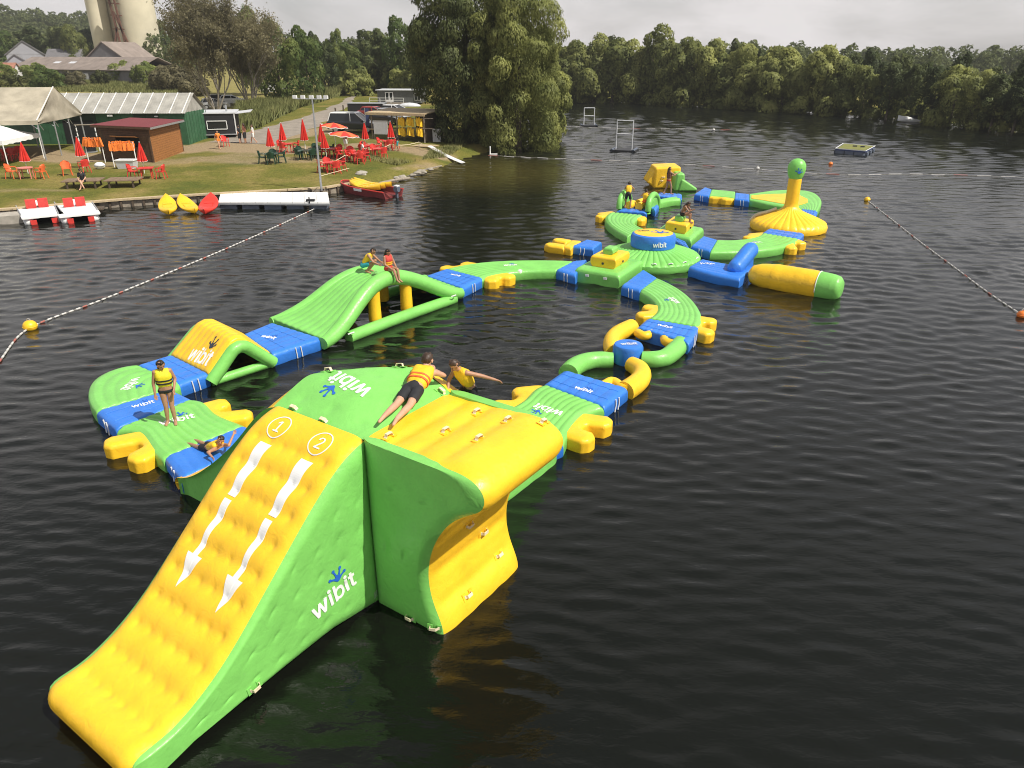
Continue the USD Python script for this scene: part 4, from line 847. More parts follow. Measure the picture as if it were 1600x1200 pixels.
set_(0, (43, 279), "orange", 2, "by the left parasol", "pink", 0.0, 1.0, True)
parasol(on_ground(44, 271), 2.1, "closed red parasol left of the black clothed person, by the white tent", .02)
for k, (x, y, r_) in enumerate(((22, 251, 1), (12, 252, 2.4), (30, 248, .2))): chair("red", on_ground(x, y), r_, f"red plastic armchair in the white tent's shade, {['middle one', 'leftmost', 'rightmost'][k]} of three", gl)
table("red", on_ground(14, 247), "red plastic table in the shade of the white tent")
chair("orange", on_ground(106, 274), .6, "orange plastic armchair left behind the person in black", gl); chair("red", on_ground(134, 270), -2.2, "red plastic armchair right behind the person in black", gl)
parasol(on_ground(130, 262), 2.15, "closed red parasol behind the person in black")
set_(0, (231, 279), "red", 2, "in front of the hut's corner", "red", .05, .95); parasol(on_ground(226, 271), 2.1, "closed red parasol in front of the hut's corner", .02)
set_(0, (426, 255), "green", 4, "at the left end of the lawn terrace", "green", .2, .72)
parasol(on_ground(425, 247), 2.3, "leftmost closed red parasol of the lawn terrace")
set_(0, (449, 238), "red", 3, "behind the leftmost green table", "red", .4); parasol(on_ground(444, 236), 2.3, "closed red parasol second from the left on the lawn terrace")
set_(0, (479, 249), "green", 4, "in the middle of the lawn terrace", "green", .9, .72); parasol(on_ground(478, 240), 2.75, "tall closed parasol over the middle green table, left of the mast")
set_(0, (503, 244), "green", 3, "just right of the mast", "green", 2.4, .75)
parasol(on_ground(505, 240), 2.4, "closed red parasol just right of the mast, the farther", .0); parasol(on_ground(511, 249), 2.2, "closed red parasol just right of the mast, the nearer", -.06)
set_(0, (519, 269), "red", 4, "nearest the water beside the mast", "red", .6, .75)
open_parasol(on_ground(525, 233), 2.2, 1.25, "open orange parasol, the farther of two", .10); open_parasol(on_ground(541, 247), 2.1, 1.25, "open orange parasol, the nearer of two", .12)
set_(0, (522, 246), "red", 3, "under the open parasols", "red", 1.2, .7)
set_(0, (548, 250), "red", 4, "right of the open parasols", "red", .2, .8)
set_(0, (576, 241), "red", 3, "under the parasol in front of the car", "red", .1, .85); parasol(on_ground(572, 233), 2.2, "closed red parasol in front of the dark car")
set_(0, (607, 233), "red", 3, "before the notice board", "red", .8, .75); parasol(on_ground(612, 230), 2.2, "closed red parasol right of the notice board")
set_(0, (560, 254), "red", 3, "nearest the rope below the dark car", "red", .9, .75); set_(0, (592, 246), "red", 2, "beside the person in teal shorts", "red", 2.2, .8)
chair("red", on_ground(352, 229), .8, "red plastic chair beside the orange clothed person at the trailer", gl)

# --- cars
def car(label, loc, rz, paint, van=False, roofc=None, sc=1.0):
    L_, W_, H_ = (4.6, 1.8, 1.75) if van else (4.1, 1.7, 1.45)
    t = thing("parked_car", label, "car", loc, rz, "cars parked beside the track", sc)
    prof = [(-L_ / 2, .45), (-L_ / 2, .85), (-L_ / 2 + .08, 1.0), (L_ / 2 - 1.15, 1.0), (L_ / 2 - .15, .82), (L_ / 2, .6), (L_ / 2 - .02, .3), (-L_ / 2 + .05, .3)]
    body = extrude(Polygon(prof), W_); body.apply_transform(trimesh.transformations.rotation_matrix(math.pi / 2, [1, 0, 0])); body.apply_translation([0, W_ / 2, 0])
    v = np.array(body.vertices); v[:, 1] *= np.where(v[:, 2] > .9, .95, np.where(v[:, 2] < .35, .93, 1)); part(t, "body", trimesh.Trimesh(v, body.faces, process=False), paint, smooth=30)
    back = -L_ / 2 + (.08 if van else .35)
    def shell(z0, z1, f0, f1, b0, b1, w0, w1): return trimesh.convex.convex_hull(np.array([(x, y * w, z) for z, f_, b_, w in ((z0, f0, b0, w0), (z1, f1, b1, w1)) for x in (b_, f_) for y in (-1, 1)]))
    part(t, "windows", shell(.99, H_ - .07, L_ / 2 - 1.1, L_ / 2 - 1.95, back, back + .25, W_ * .47, W_ * .40), "glass_dark", smooth=False)
    part(t, "roof", shell(H_ - .08, H_, L_ / 2 - 1.9, L_ / 2 - 2.1, back + .2, back + .35, W_ * .415, W_ * .37), roofc or paint, smooth=False)
    for s in (-1, 1):
        for a, b_ in (((L_ / 2 - 1.08, s * W_ * .465, 1.0), (L_ / 2 - 1.95, s * W_ * .405, H_ - .05)), ((-.1, s * W_ * .475, 1.0), (-.15, s * W_ * .408, H_ - .06)), ((back + .02, s * W_ * .47, 1.0), (back + .28, s * W_ * .405, H_ - .05))): part(t, "pillar", beam(a, b_, .08, .06), paint if roofc is None else roofc, smooth=False)
        part(t, "mirror", box((.16, .2, .13), (L_ / 2 - 1.35, s * (W_ / 2 + .08), 1.05), bevel=.03), paint, smooth=False)
        for x in (L_ / 2 - .85, -L_ / 2 + .8):
            w = part(t, "wheel", tube([(x, s * (W_ / 2 - .2), .31), (x, s * (W_ / 2 + .005), .31)], .32, 18), "rubber", smooth=30); part(w, "rim", tube([(x, s * (W_ / 2 - .02), .31), (x, s * (W_ / 2 + .012), .31)], .19, 14), "galv", smooth=30)
        part(t, "headlight", box((.1, .36, .16), (L_ / 2 - .1, s * W_ * .36, .70), bevel=.03), "white_paint", smooth=False); part(t, "tail_light", box((.05, .18, .26), (-L_ / 2 - .01, s * W_ * .42, .8)), "car_red", smooth=False)
    part(t, "bumper", box((.12, W_ * .9, .2), (L_ / 2 - .02, 0, .42), bevel=.04), "black_paint", smooth=False)
    return t
p = on_ground(552, 208); car("dark navy people carrier with pale roof bars parked beside the lawn terrace", p + [0, 1.0, 0], -.12, "car_navy", True, "car_white", 1.14)
p = on_ground(598, 196); car("dark car with a bonnet towards the white notice board", p + [0, 1, 0], -.35, "car_black")
p = on_ground(585, 187); car("red car half hidden behind the dark people carrier", p + [0, 1, 0], -.3, "car_red")
p = on_ground(611, 190); car("silver car behind the shelter's posts", p + [0, 1, 0], -.4, "car_silver")
p = on_ground(617, 183); car("white car rearmost behind the shelter", p + [0, 1, 0], -.4, "car_white")
p = on_ground(336, 170); car("silver car under the bare tree behind the food trailer, the left one", p, .5, "car_silver"); p = on_ground(346, 163); car("black car under the bare tree, behind the silver one", p, .4, "car_black"); p = on_ground(364, 164); car("white car beside the reeds under the bare tree", p, .3, "car_white")
p = on_ground(428, 146); t = thing("white_van", "small white van among the trees behind the reeds", "van", p, .4); part(t, "body", box((4.5, 1.9, 1.6), (0, 0, 1.2), bevel=.2), "car_white"); part(t, "windscreen", box((.05, 1.5, .6), (2.25, 0, 1.5)), "glass_dark", smooth=False); [part(t, "wheel", tube([(x, s * .8, .32), (x, s * .97, .32)], .33, 14), "rubber") for x in (-1.4, 1.4) for s in (-1, 1)]
# dark container and blue flag post behind the cars
p = on_ground(570, 183); solo_b = thing("dark_trailer_box", "long dark low trailer box behind the parked cars", "trailer", p + [0, 2.2, 0], -.1); part(solo_b, "body", box((4.6, 2.0, 1.1), (0, 0, .95), bevel=.05), "black_paint", smooth=False); part(solo_b, "lid", box((4.7, 2.1, .08), (0, 0, 1.54)), "grey_paint", smooth=False); [part(solo_b, "wheel", tube([(x, -1.1, .32), (x, -.9, .32)], .32, 14), "rubber") for x in (-.5, .5)]
p = on_ground(573, 214); t = thing("blue_banner", "tall dark blue banner post in front of the dark car", "banner", p); part(t, "pole", tube([(0, 0, 0), (0, 0, 2.7)], .03, 6), "galv"); part(t, "cloth", box((.35, .03, 1.6), (.2, 0, 1.85)), "steel_blue", smooth=False)

# --- grey cabin with deck
p = on_ground(586, 164); cb = thing("grey_cabin", "low grey cabin with a white double door behind the parked cars", "cabin", p + [.3, 2, 0], -.12, None, (.86, .9, .74))
part(cb, "wall", box((8.0, 4.0, 2.4), (3.8, 2, 1.5)), "cabin_grey", smooth=False); part(cb, "roof", box((8.5, 4.6, .14), (3.8, 2, 2.80), bevel=.03), "sign_grey", smooth=False)
for k in range(12): part(cb, "wall_board", box((.03, .03, 2.3), (.1 + k * .75, -.015, 1.5)), "cabin_grey", smooth=False)
d_p = part(cb, "door", box((1.5, .06, 1.9), (2.0, -.04, 1.45)), "white_paint", smooth=False)
for x in (1.65, 2.35): part(d_p, "pane", box((.46, .03, 1.3), (x, -.085, 1.6)), "glass_dark", smooth=False)
w_p = part(cb, "window", box((1.2, .06, 1.4), (7.2, -.04, 1.5)), "white_paint", smooth=False); [part(w_p, "pane", box((.48, .03, 1.2), (x, -.085, 1.5)), "glass_dark", smooth=False) for x in (6.92, 7.48)]
part(cb, "deck", box((6.5, 2.2, .3), (2.2, -1.2, .2)), "timber_grey", smooth=False)
for x in (-1.0, .9, 2.9, 5.2): part(cb, "rail_post", box((.07, .07, 1.1), (x, -2.25, .85)), "white_paint", smooth=False)
for z in (.9, 1.38): part(cb, "rail", box((6.3, .06, .06), (2.1, -2.25, z)), "white_paint", smooth=False)
p = on_ground(640, 166); t = thing("upturned_dinghy", "pale upturned dinghy lying before the grey cabin", "boat", p); m = trimesh.creation.icosphere(3, 1.0); v = np.array(m.vertices) * [1.7, .7, .5]; v[:, 2] = np.maximum(v[:, 2], 0); part(t, "hull", trimesh.Trimesh(v, m.faces), "sign_grey"); part(t, "keel", tube([(-1.6, 0, .12), (0, 0, .52), (1.6, 0, .12)], .04, 6), "galv")
p = on_ground(572, 170); t = thing("grey_table_bench", "small white topped table in front of the grey cabin", "table", p); part(t, "table_top", box((2.4, .8, .06), (0, 0, .75)), "white_paint", smooth=False); [part(t, "leg", box((.07, .07, .75), (x, 0, .37)), "galv", smooth=False) for x in (-1, 1)]
p = on_ground(549, 140); t = thing("track_gatepost", "pale small figure-like gate post at the far end of the track", "gate post", p); part(t, "post", tube([(0, 0, 0), (0, 0, 1.9)], np.array([.2, .12]), 8), "white_paint"); part(t, "cap", trimesh.creation.icosphere(1, .22).apply_translation([0, 0, 2.0]), "white_paint")
p = on_ground(525, 182); t = thing("track_bollard", "dark wooden bollard at the track's edge, the left one", "bollard", p); part(t, "post", tube([(0, 0, -.1), (0, 0, 1.0)], .1, 8), "timber_dark"); part(t, "cap", tube([(0, 0, 1.0), (0, 0, 1.06)], .12, 8), "timber_grey"); dup(t, on_ground(537, 177), 0, "dark wooden bollard at the track's edge, the right one")

# --- distant buildings
def house(label, cx, y0, w, d, hw_, hr_, rz, wall, roofm, base=3.0, windows=()):
    t = thing("gabled_house", label, "house", (cx, y0, base), rz)
    part(t, "wall", box((w, d, hw_ + 2), (0, 0, hw_ / 2 - 1)), wall, smooth=False)
    for s in (-1, 1): part(t, "roof", sheet([(-w / 2 - .3, s * (d / 2 + .4), hw_ - .2), (w / 2 + .3, s * (d / 2 + .4), hw_ - .2), (w / 2 + .3, 0, hr_), (-w / 2 - .3, 0, hr_)], .2), roofm, smooth=False)
    for x in (-w / 2 + .01, w / 2 - .01): part(t, "gable", sheet([(x, -d / 2, hw_), (x, d / 2, hw_), (x, 0, hr_ - .15)], .1), wall, smooth=False)
    for (side, a, z, ww, wh) in windows:
        loc = (a, -d / 2 - .03, z) if side == "f" else (w / 2 + .03, a, z); wn = part(t, "window", box((ww, .08, wh) if side == "f" else (.08, ww, wh), loc), "white_paint", smooth=False); part(wn, "pane", box((ww * .8, .1, wh * .85) if side == "f" else (.1, ww * .8, wh * .85), loc), "glass_dark", smooth=False)
    return t
def far_at(x, yd): return (x - 800) / 1245 * yd
Yh = 205.0
house("grey gabled house with a slate roof at far upper left", far_at(49, Yh + 8), Yh + 8, 9, 8.5, 5.4, 8.6, -1.05, "wall_lilac", "slate", 3.0, (("r", -1.5, 3.6, 1.0, 1.3), ("r", 1.5, 3.6, 1.0, 1.3), ("f", -2, 3.4, 1.0, 1.3)))
house("smaller lilac gabled house with white end wall in front of the grey one", far_at(32, Yh - 8), Yh - 8, 7.5, 7, 2.9, 5.6, -1.05, "wall_lilac", "slate", 2.8, (("f", 0, 1.6, 1.0, 1.0), ("r", 0, 1.6, 1.0, 1.2)))
house("low house with a brown clay tile roof at the left edge", far_at(3, Yh - 20), Yh - 20, 7, 6, 2.2, 4.0, .2, "wall_white", "clay_tile", 2.6, (("f", 1.5, 1.2, 1.2, .9),))
house("small dark roofed house between the gabled house and the silos", far_at(112, Yh + 30), Yh + 30, 9, 7, 3.6, 6.2, .1, "wall_lilac", "slate", 3.6)
xl, xr = far_at(55, Yh - 5), far_at(262, Yh - 30)
lb_ = thing("long_warehouse", "long low warehouse with a stained brown grey roof below the silos", "warehouse", ((xl + xr) / 2, Yh - 18, 2.6), math.atan2(-22, xr - xl)); LL = (xr - xl)
part(lb_, "wall", box((LL, 12, 4.2), (0, 0, .7)), "slate", smooth=False)
nP = 14
for k in range(nP):
    x0, x1 = -LL / 2 + k * LL / nP + .03, -LL / 2 + (k + 1) * LL / nP - .03
    part(lb_, "roof_panel", sheet([(x0, -6.6, 2.6), (x1, -6.6, 2.6), (x1, 0, 5.2), (x0, 0, 5.2)], .15), "roof_brown", smooth=False)
part(lb_, "roof_back", sheet([(-LL / 2, 6.6, 2.6), (LL / 2, 6.6, 2.6), (LL / 2, 0, 5.2), (-LL / 2, 0, 5.2)], .15), "roof_brown", smooth=False)
for x in (-9.5, -4): part(lb_, "skylight", sheet([(x, -3.4, 3.92), (x + 2.2, -3.4, 3.92), (x + 2.2, -2.5, 4.28), (x, -2.5, 4.28)], .05), "sign_grey", smooth=False)
part(lb_, "doorway", box((4, .1, 1.8), (4, -6.05, 1.0)), "wall_white", smooth=False)
house("gabled dark barn end standing against the foot of the silos", far_at(196, Yh), Yh, 13, 11, 4.6, 8.6, math.pi / 2 - .15, "slate", "roof_brown", 2.6)
Ysl = 238.0
sl = thing("grain_silos", "tall cream concrete grain silos with a rusty conveyor tower", "silo", (far_at(205, Ysl), Ysl, 2.5))
for x, y, r in ((far_at(173, Ysl), 0, 2.7), (far_at(198, Ysl + 3), 5, 3.2), (far_at(228, Ysl - 2), -1, 5.4)): part(sl, "silo_tower", revolve([(r, -2), (r, 33), (r * .9, 33.6), (0, 34.4)], 40, (x, Ysl + y, 2.5)), "silo_cream", world=True)
cx_ = far_at(203, Ysl - 6)
for a, b in (((0, 4), (-1.2, 21)), ((1.4, 4), (.2, 21)), ((4, 2), (-.6, 17)), ((-2.6, 6), (-.4, 13))): part(sl, "steel_strut", beam((cx_ + a[0], Ysl - 7, 2.5 + a[1]), (cx_ + b[0], Ysl - 7, 2.5 + b[1]), .45, .45), "rust_steel", world=True, smooth=False)
for z in (9, 12.5, 16, 19.0): part(sl, "steel_cross", beam((cx_ - 1.6, Ysl - 7, 2.5 + z), (cx_ + 1.6, Ysl - 7, 2.5 + z * .99), .3, .3), "rust_steel", world=True, smooth=False)
part(sl, "conveyor_head", box((2.6, 2.4, 2.2), (cx_ - .6, Ysl - 7, 24.0), bevel=.2), "rust_steel", world=True, smooth=False)

# --- boats at the quay
dk = [at2(345, 300.5, .42), at2(512, 300.5, .42), at2(515, 316.5, .42), at2(341, 315.5, .42)]
t = thing("floating_dock", "long white floating dock on dark blue floats along the quay", "dock", np.r_[sum(dk) / 4, 0])
for k in range(9):
    f0, f1 = k / 9 + .0015, (k + 1) / 9 - .0015; q = [dk[3] + (dk[2] - dk[3]) * f0, dk[3] + (dk[2] - dk[3]) * f1, dk[0] + (dk[1] - dk[0]) * f1, dk[0] + (dk[1] - dk[0]) * f0]
    part(t, "deck_panel", extrude(Polygon(q), .07, .36), "canvas_white", world=True, smooth=False)
part(t, "edge_beam", beam(np.r_[dk[3], .31], np.r_[dk[2], .31], .08, .1), "grey_paint", world=True, smooth=False)
for k in range(5):
    for v_ in (.12, .8):
        c = (dk[3] + (dk[2] - dk[3]) * (.1 + .2 * k)) * (1 - v_) + (dk[0] + (dk[1] - dk[0]) * (.1 + .2 * k)) * v_; part(t, "float", box((1.0, .7, .42), (*c, .10), bevel=.06), "float_grey", world=True, smooth=False)
c = dk[2] * .82 + dk[3] * .18; part(t, "cleat", trimesh.util.concatenate([box((.5, .3, .12), (*(c + [0, .3]), .50), bevel=.03), beam(np.r_[c, -.1], np.r_[c, .75], .06, .06, up=(1, 0, 0))]), "black_paint", world=True, smooth=False)
def pedal(label, fl, fr, nr, nl, proto=None):
    P4 = [at2(*q, .42) for q in (fl, fr, nr, nl)]; c = sum(P4) / 4; ax = unit((P4[0] + P4[1]) / 2 - (P4[2] + P4[3]) / 2); rz = math.atan2(ax[1], ax[0]); L_ = np.linalg.norm((P4[0] + P4[1]) / 2 - (P4[2] + P4[3]) / 2) * .92; W_ = 2.0
    t = thing("pedal_boat", label, "pedal boat", np.r_[c, 0], rz, "white pedal boats moored at the quay")
    for s in (-1, 1):
        m = m3.Manifold.batch_hull([m3.Manifold.sphere(r, 12).translate([x, s * .68, z]) for x, r, z in ((-L_ / 2 + .3, .26, .12), (L_ / 2 - .5, .26, .12), (L_ / 2 - .1, .1, .26))]); part(t, "pontoon", m, "canvas_white")
    part(t, "deck", box((L_, W_, .1), (0, 0, .38), bevel=.04), "canvas_white")
    part(t, "footwell", box((1.1, 1.0, .03), (.55, 0, .435)), "sign_grey", smooth=False)
    for s in (-1, 1): se = part(t, "seat", box((.5, .5, .1), (-.35 + L_ * .18, s * .3, .5), bevel=.03), "red_plastic", smooth=False); part(se, "seat_back", box((.1, .5, .5), (-.62 + L_ * .18, s * .3, .72), bevel=.03, ry=-.25), "red_plastic", smooth=False); part(t, "side_rail", box((L_ * .7, .05, .05), (0, s * .96, .46)), "grey_paint", smooth=False); part(t, "rudder", box((.2, .3, .25), (-L_ / 2 + .02, s * .5, .12), bevel=.05), "red_plastic", smooth=False)
    part(t, "paddle_box", box((.7, .5, .25), (L_ * .32, 0, .5), bevel=.08), "canvas_white")
pedal("white pedal boat with red seats, the left one", (25.5, 317), (80, 315), (96, 337), (39.7, 340)); pedal("white pedal boat with red seats, the right one", (83, 315), (141, 313), (149, 334.5), (101, 338))
def kayak_mesh(L_, W_, H_, open_=True):
    n, k = 33, 15; V_ = []
    for i in range(n):
        u = -1 + 2 * i / (n - 1); w = W_ / 2 * (1 - abs(u) ** 2.4) ** .75 + .015; sh = H_ * .35 * abs(u) ** 2.2
        for j in range(k):
            a = 2 * math.pi * j / k; y = w * math.cos(a); z = math.sin(a)
            z = sh + (H_ * .45 * z if z < 0 else H_ * .35 * z * (1 - .8 * max(0, 1 - (u / .55) ** 2) * (1 if open_ else 0))); V_.append((u * L_ / 2, y, z))
    f = []
    for i in range(n - 1):
        for j in range(k): f.append([i * k + j, (i + 1) * k + j, (i + 1) * k + (j + 1) % k, i * k + (j + 1) % k])
    return (np.array(V_), np.array(f))
def kayak(label, stern, bow, matn, W_=.85, group="kayaks drawn up at the quay"):
    stern, bow = np.asarray(stern), np.asarray(bow); d = bow - stern; L_ = np.linalg.norm(d); d = d / L_; s = unit(np.cross([0, 0, 1], d)); u = np.cross(d, s); c = (stern + bow) / 2
    R_ = np.stack([d, s, u], 1); t = thing("kayak", label, "kayak", c, 0, group)
    def w(m): m = to_arrays(m); return trimesh.Trimesh(np.array(m.vertices) @ R_.T, m.faces, process=False)
    part(t, "hull", w(kayak_mesh(L_, W_, .42)), matn)
    for x in (-.25, .45): part(t, "seat_well", w(moved(box((.6, W_ * .5, .04), (0, 0, 0), bevel=.015), (x, 0, .045))), matn)
    for x in (-1, 1): part(t, "grab_handle", w(tube([(x * (L_ / 2 - .12), -.06, .2), (x * (L_ / 2 - .05), 0, .22), (x * (L_ / 2 - .12), .06, .2)], .015, 5)), "black_paint")
    return t
kayak("left yellow kayak leaning bow up on the quay", at(264, 335, .05), at(260, 309, .62), "kayak_yellow", 1.0); kayak("right yellow kayak leaning bow up on the quay beside the red one", at(305, 333, .05), at(282, 309, .62), "kayak_yellow", .95); kayak("red kayak leaning bow up on the quay", at(320, 334, .05), at(331, 307, .62), "kayak_red", 1.05)
# maroon boat with outboard, yellow kayaks lying across it
a, b = at(536, 292, .2)[:2], at(615, 304, .2)[:2]; ax = unit(b - a); L_ = np.linalg.norm(b - a)
t = thing("maroon_boat", "maroon motor boat carrying yellow kayaks, moored at the quay", "boat", np.r_[(a + b) / 2, 0], math.atan2(ax[1], ax[0]))
n = 26; V_ = []
for i in range(n):
    u = i / (n - 1); w = .95 * (1 - (1 - min(1, u * 1.9)) ** 2.6) ** .7 * (1 - .08 * u) + .02; zt = .44 + .2 * (1 - u) ** 2; x = -L_ / 2 + u * L_
    V_ += [(x + (1 - u) * .35, 0, -.25), (x + .1 * (1 - u), -w * .8, -.05), (x, -w, zt), (x, -w * .88, zt + .02), (x, -w * .78, .15), (x, w * .78, .15), (x, w * .88, zt + .02), (x, w, zt), (x + .1 * (1 - u), w * .8, -.05)]
f = []
for i in range(n - 1):
    for j in range(9): f.append([i * 9 + j, (i + 1) * 9 + j, (i + 1) * 9 + (j + 1) % 9, i * 9 + (j + 1) % 9])
f = np.array(f); f = np.vstack([f[:, [0, 1, 2]], f[:, [0, 2, 3]]]); e = (n - 1) * 9; f = np.vstack([f, [[e, e + j, e + j + 1] for j in range(1, 8)], [[e, e + 8, e + 1]]])
part(t, "hull", trimesh.Trimesh(np.array(V_), f, process=False), "boat_maroon"); part(t, "thwart", box((.35, 1.5, .05), (.3, 0, .42)), "boat_inside", smooth=False)
for s in (-1, 1): part(t, "rubbing_strip", tube(np.array([V_[i * 9 + (2 if s < 0 else 7)] for i in range(n)]), .04, 6), "kayak_red")
om = part(t, "outboard_motor", trimesh.util.concatenate([box((.34, .28, .34), (L_ / 2 + .22, .1, .56), bevel=.08), box((.15, .12, .7), (L_ / 2 + .2, .1, .1), bevel=.03)]), "float_grey", smooth=False); part(om, "motor_cap", box((.30, .25, .08), (L_ / 2 + .22, .1, .75), bevel=.03), "white_paint", smooth=False)
part(t, "registration_plate", box((.75, .02, .2), (.1, -.94, .4), rx=.1), "white_paint", smooth=False)
c = np.r_[(a + b) / 2, 0]; n2 = np.array([-ax[1], ax[0]])
for k, (o, w, da) in enumerate(((.45, 2.3, .06), (.0, 2.2, 0), (-.35, 2.0, -.05))):
    p_ = c + np.r_[n2 * o, .60 - .03 * k]; d = np.r_[math.cos(math.atan2(ax[1], ax[0]) + da), math.sin(math.atan2(ax[1], ax[0]) + da), 0]
    kayak(f"yellow kayak lying lengthwise on the maroon boat, {('far', 'middle', 'near')[k]} one", p_ - d * 1.7 + d * .15 * k, p_ + d * 1.75, "kayak_yellow", .7, "yellow kayaks stacked on the maroon boat")
# ------------------------------------------------------------------ water and lake setting come first (c_land.py)
# ------------------------------------------------------------------ inflatable builders
LOGO_WORD = meshkit.text_mesh("wibit", 0.34, 0.004, bold=True)
def frog_foot(s):
    """Splayed webbed foot: heel, web and four long toes with round tips."""
    g = [Point(0, 0).buffer(.16)]
    for a, l in ((150, .62), (105, .72), (62, .66), (18, .55)):
        c, d = math.cos(math.radians(a)), math.sin(math.radians(a))
        g += [LineString([(0, 0), (c * l, d * l)]).buffer(.055), Point(c * l, d * l).buffer(.105)]
        g.append(Polygon([(-.16 * d, .16 * c), (.16 * d, -.16 * c), (c * l * .55 + .05 * d, d * l * .55 - .05 * c), (c * l * .55 - .05 * d, d * l * .55 + .05 * c)]))
    p = unary_union(g).simplify(.01)
    m = extrude(p, .004 / s); m.apply_scale(s); return m

def finely(m, e):
    v, f = trimesh.remesh.subdivide_to_size(m.vertices, m.faces, e, max_iter=12)
    return trimesh.Trimesh(v, f, process=False)

def logo(size, surf, edge=0.06):
    """(word, foot) laid on a surface; surf(xy in letter plane, lift) -> xyz. size is the height of tall letters."""
    k = size / 0.34
    w = LOGO_WORD.copy(); w.apply_scale([k, k, 1]); 
    W = w.bounds[1][0]
    w.apply_translation([-W / 2, -size / 2, 0])
    ft = frog_foot(size * .95); ft.apply_translation([W * .17, size * .72, 0])
    out = []
    for m in (w, ft):
        m = finely(m, edge); v = np.array(m.vertices)
        out.append(trimesh.Trimesh(surf(v[:, :2], v[:, 2] + .006), m.faces, process=False))
    return out

def drape(m, centre, direction, height, lift=0.006):
    """Lay a flat mesh (xy) on a height function."""
    d = unit(direction); n = np.array([-d[1], d[0]])
    def f(xy, l):
        p = np.asarray(centre)[None] + xy[:, :1] * d + xy[:, 1:2] * n
        return np.c_[p, height(p) + l]
    return f

def strip(L, R, h=0.4, z0=-0.14, ribs=6, r=0.15, n=None, m=None, amp=0.03, end_r=0.07, zfun=None, rib_pow=0.6, under=None):
    """Inflated mat between two edge lines (world xy). Ribs run along it; rounded sides and ends. Returns (mesh, height function)."""
    L, R = np.asarray(L, float), np.asarray(R, float)
    length = max(np.linalg.norm(np.diff(L, axis=0), axis=1).sum(), np.linalg.norm(np.diff(R, axis=0), axis=1).sum())
    n = n or int(np.clip(length / 0.09, 14, 60))
    s = np.linspace(0, 1, n)
    e = end_r / length
    s = np.unique(np.round(np.r_[0, e * .12, e * .4, e, s[(s > e) & (s < 1 - e)], 1 - e, 1 - e * .4, 1 - e * .12, 1], 6)); n = len(s)
    def res(p):
        d = np.r_[0, np.cumsum(np.linalg.norm(np.diff(p, axis=0), axis=1))]; d /= d[-1]
        if len(p) == 2: return p[0] + (p[1] - p[0]) * s[:, None]
        return CubicSpline(d, p)(s)
    l, q = res(L), res(R)
    W = np.linalg.norm(q - l, axis=1)
    w = W.mean()
    m = m or int(np.clip(ribs * 6 + 13, 24, 60))
    inner = np.linspace(r / w, 1 - r / w, m)
    edge = np.array([0, .03, .12, .3, .6]) * r / w
    t = np.r_[edge, inner, (1 - edge)[::-1]]
    d = np.minimum(t, 1 - t) * w
    prof = np.where(d < r, -r + r * np.sqrt(np.maximum(0, 1 - (1 - d / r) ** 2)), 0)
    if ribs: prof = prof + np.where(d >= r * .6, amp * np.abs(np.sin(np.pi * ribs * (t - r * .6 / w) / (1 - 1.2 * r / w))) ** rib_pow - amp * .5, 0)
    se = np.minimum(s, 1 - s) * length
    endd = np.where(se < end_r, -end_r + end_r * np.sqrt(np.maximum(0, 1 - (1 - se / end_r) ** 2)), 0)
    zc = np.zeros(n) if zfun is None else zfun(s)
    top = np.concatenate([(l[:, None] + (q - l)[:, None] * t[None, :, None]), (h + zc[:, None] + prof[None] + endd[:, None])[..., None]], 2)
    zb = (np.full(n, z0) if under is None else zc + h - under)
    inset = 0.10
    bl = np.c_[l + (q - l) * inset / W[:, None], zb]; br = np.c_[q - (q - l) * inset / W[:, None], zb]
    ml = np.c_[l, (h - r * 1.25 + zc) * .5 + zb * .5]; mr = np.c_[q, (h - r * 1.25 + zc) * .5 + zb * .5]
    loop = np.concatenate([bl[:, None], ml[:, None], top, mr[:, None], br[:, None]], 1)
    k = loop.shape[1]
    v = loop.reshape(-1, 3); f = [grid_faces(n, k)]
    i = np.arange(n - 1)
    f.append(np.stack([i * k, (i + 1) * k + k - 1, (i + 1) * k], 1)); f.append(np.stack([i * k, i * k + k - 1, (i + 1) * k + k - 1], 1))
    for row, fl in ((0, 1), (n - 1, 0)):
        c = len(v); v = np.vstack([v, loop[row].mean(0)]); j = np.arange(k); j2 = (j + 1) % k
        tri = np.stack([np.full(k, c), row * k + j, row * k + j2], 1); f.append(tri if fl else tri[:, ::-1])
    mesh = trimesh.Trimesh(v, np.vstack(f), process=False)
    if mesh.volume < 0: mesh.invert()
    tp = top[1:-1].reshape(-1, 3)
    ip = LinearNDInterpolator(tp[:, :2], tp[:, 2])
    def height(p):
        z = ip(p); return np.where(np.isnan(z), h, z)
    return mesh, height

def finger(a, b, w=0.52, h=0.42, z0=-0.12):
    """Blocky yellow step that sticks out of a mat, from a to b (world xy), with chamfered end."""
    a, b = np.asarray(a, float), np.asarray(b, float); d = unit(b - a); n = np.array([-d[1], d[0]])
    l = np.linalg.norm(b - a)
    L = [a + n * w / 2, a + d * l * .72 + n * w / 2, b + n * w * .27]; R = [a - n * w / 2, a + d * l * .72 - n * w / 2, b - n * w * .27]
    def lin(p):
        p = np.array(p); out = [p[0] + (p[1] - p[0]) * k for k in np.linspace(0, 1, 6)[:-1]] + [p[1] + (p[2] - p[1]) * k for k in np.linspace(0, 1, 4)]
        return np.array(out)
    m, _ = strip(lin(L), lin(R), h=h, z0=z0, ribs=0, r=.13, n=12, m=6, end_r=.12)
    return m

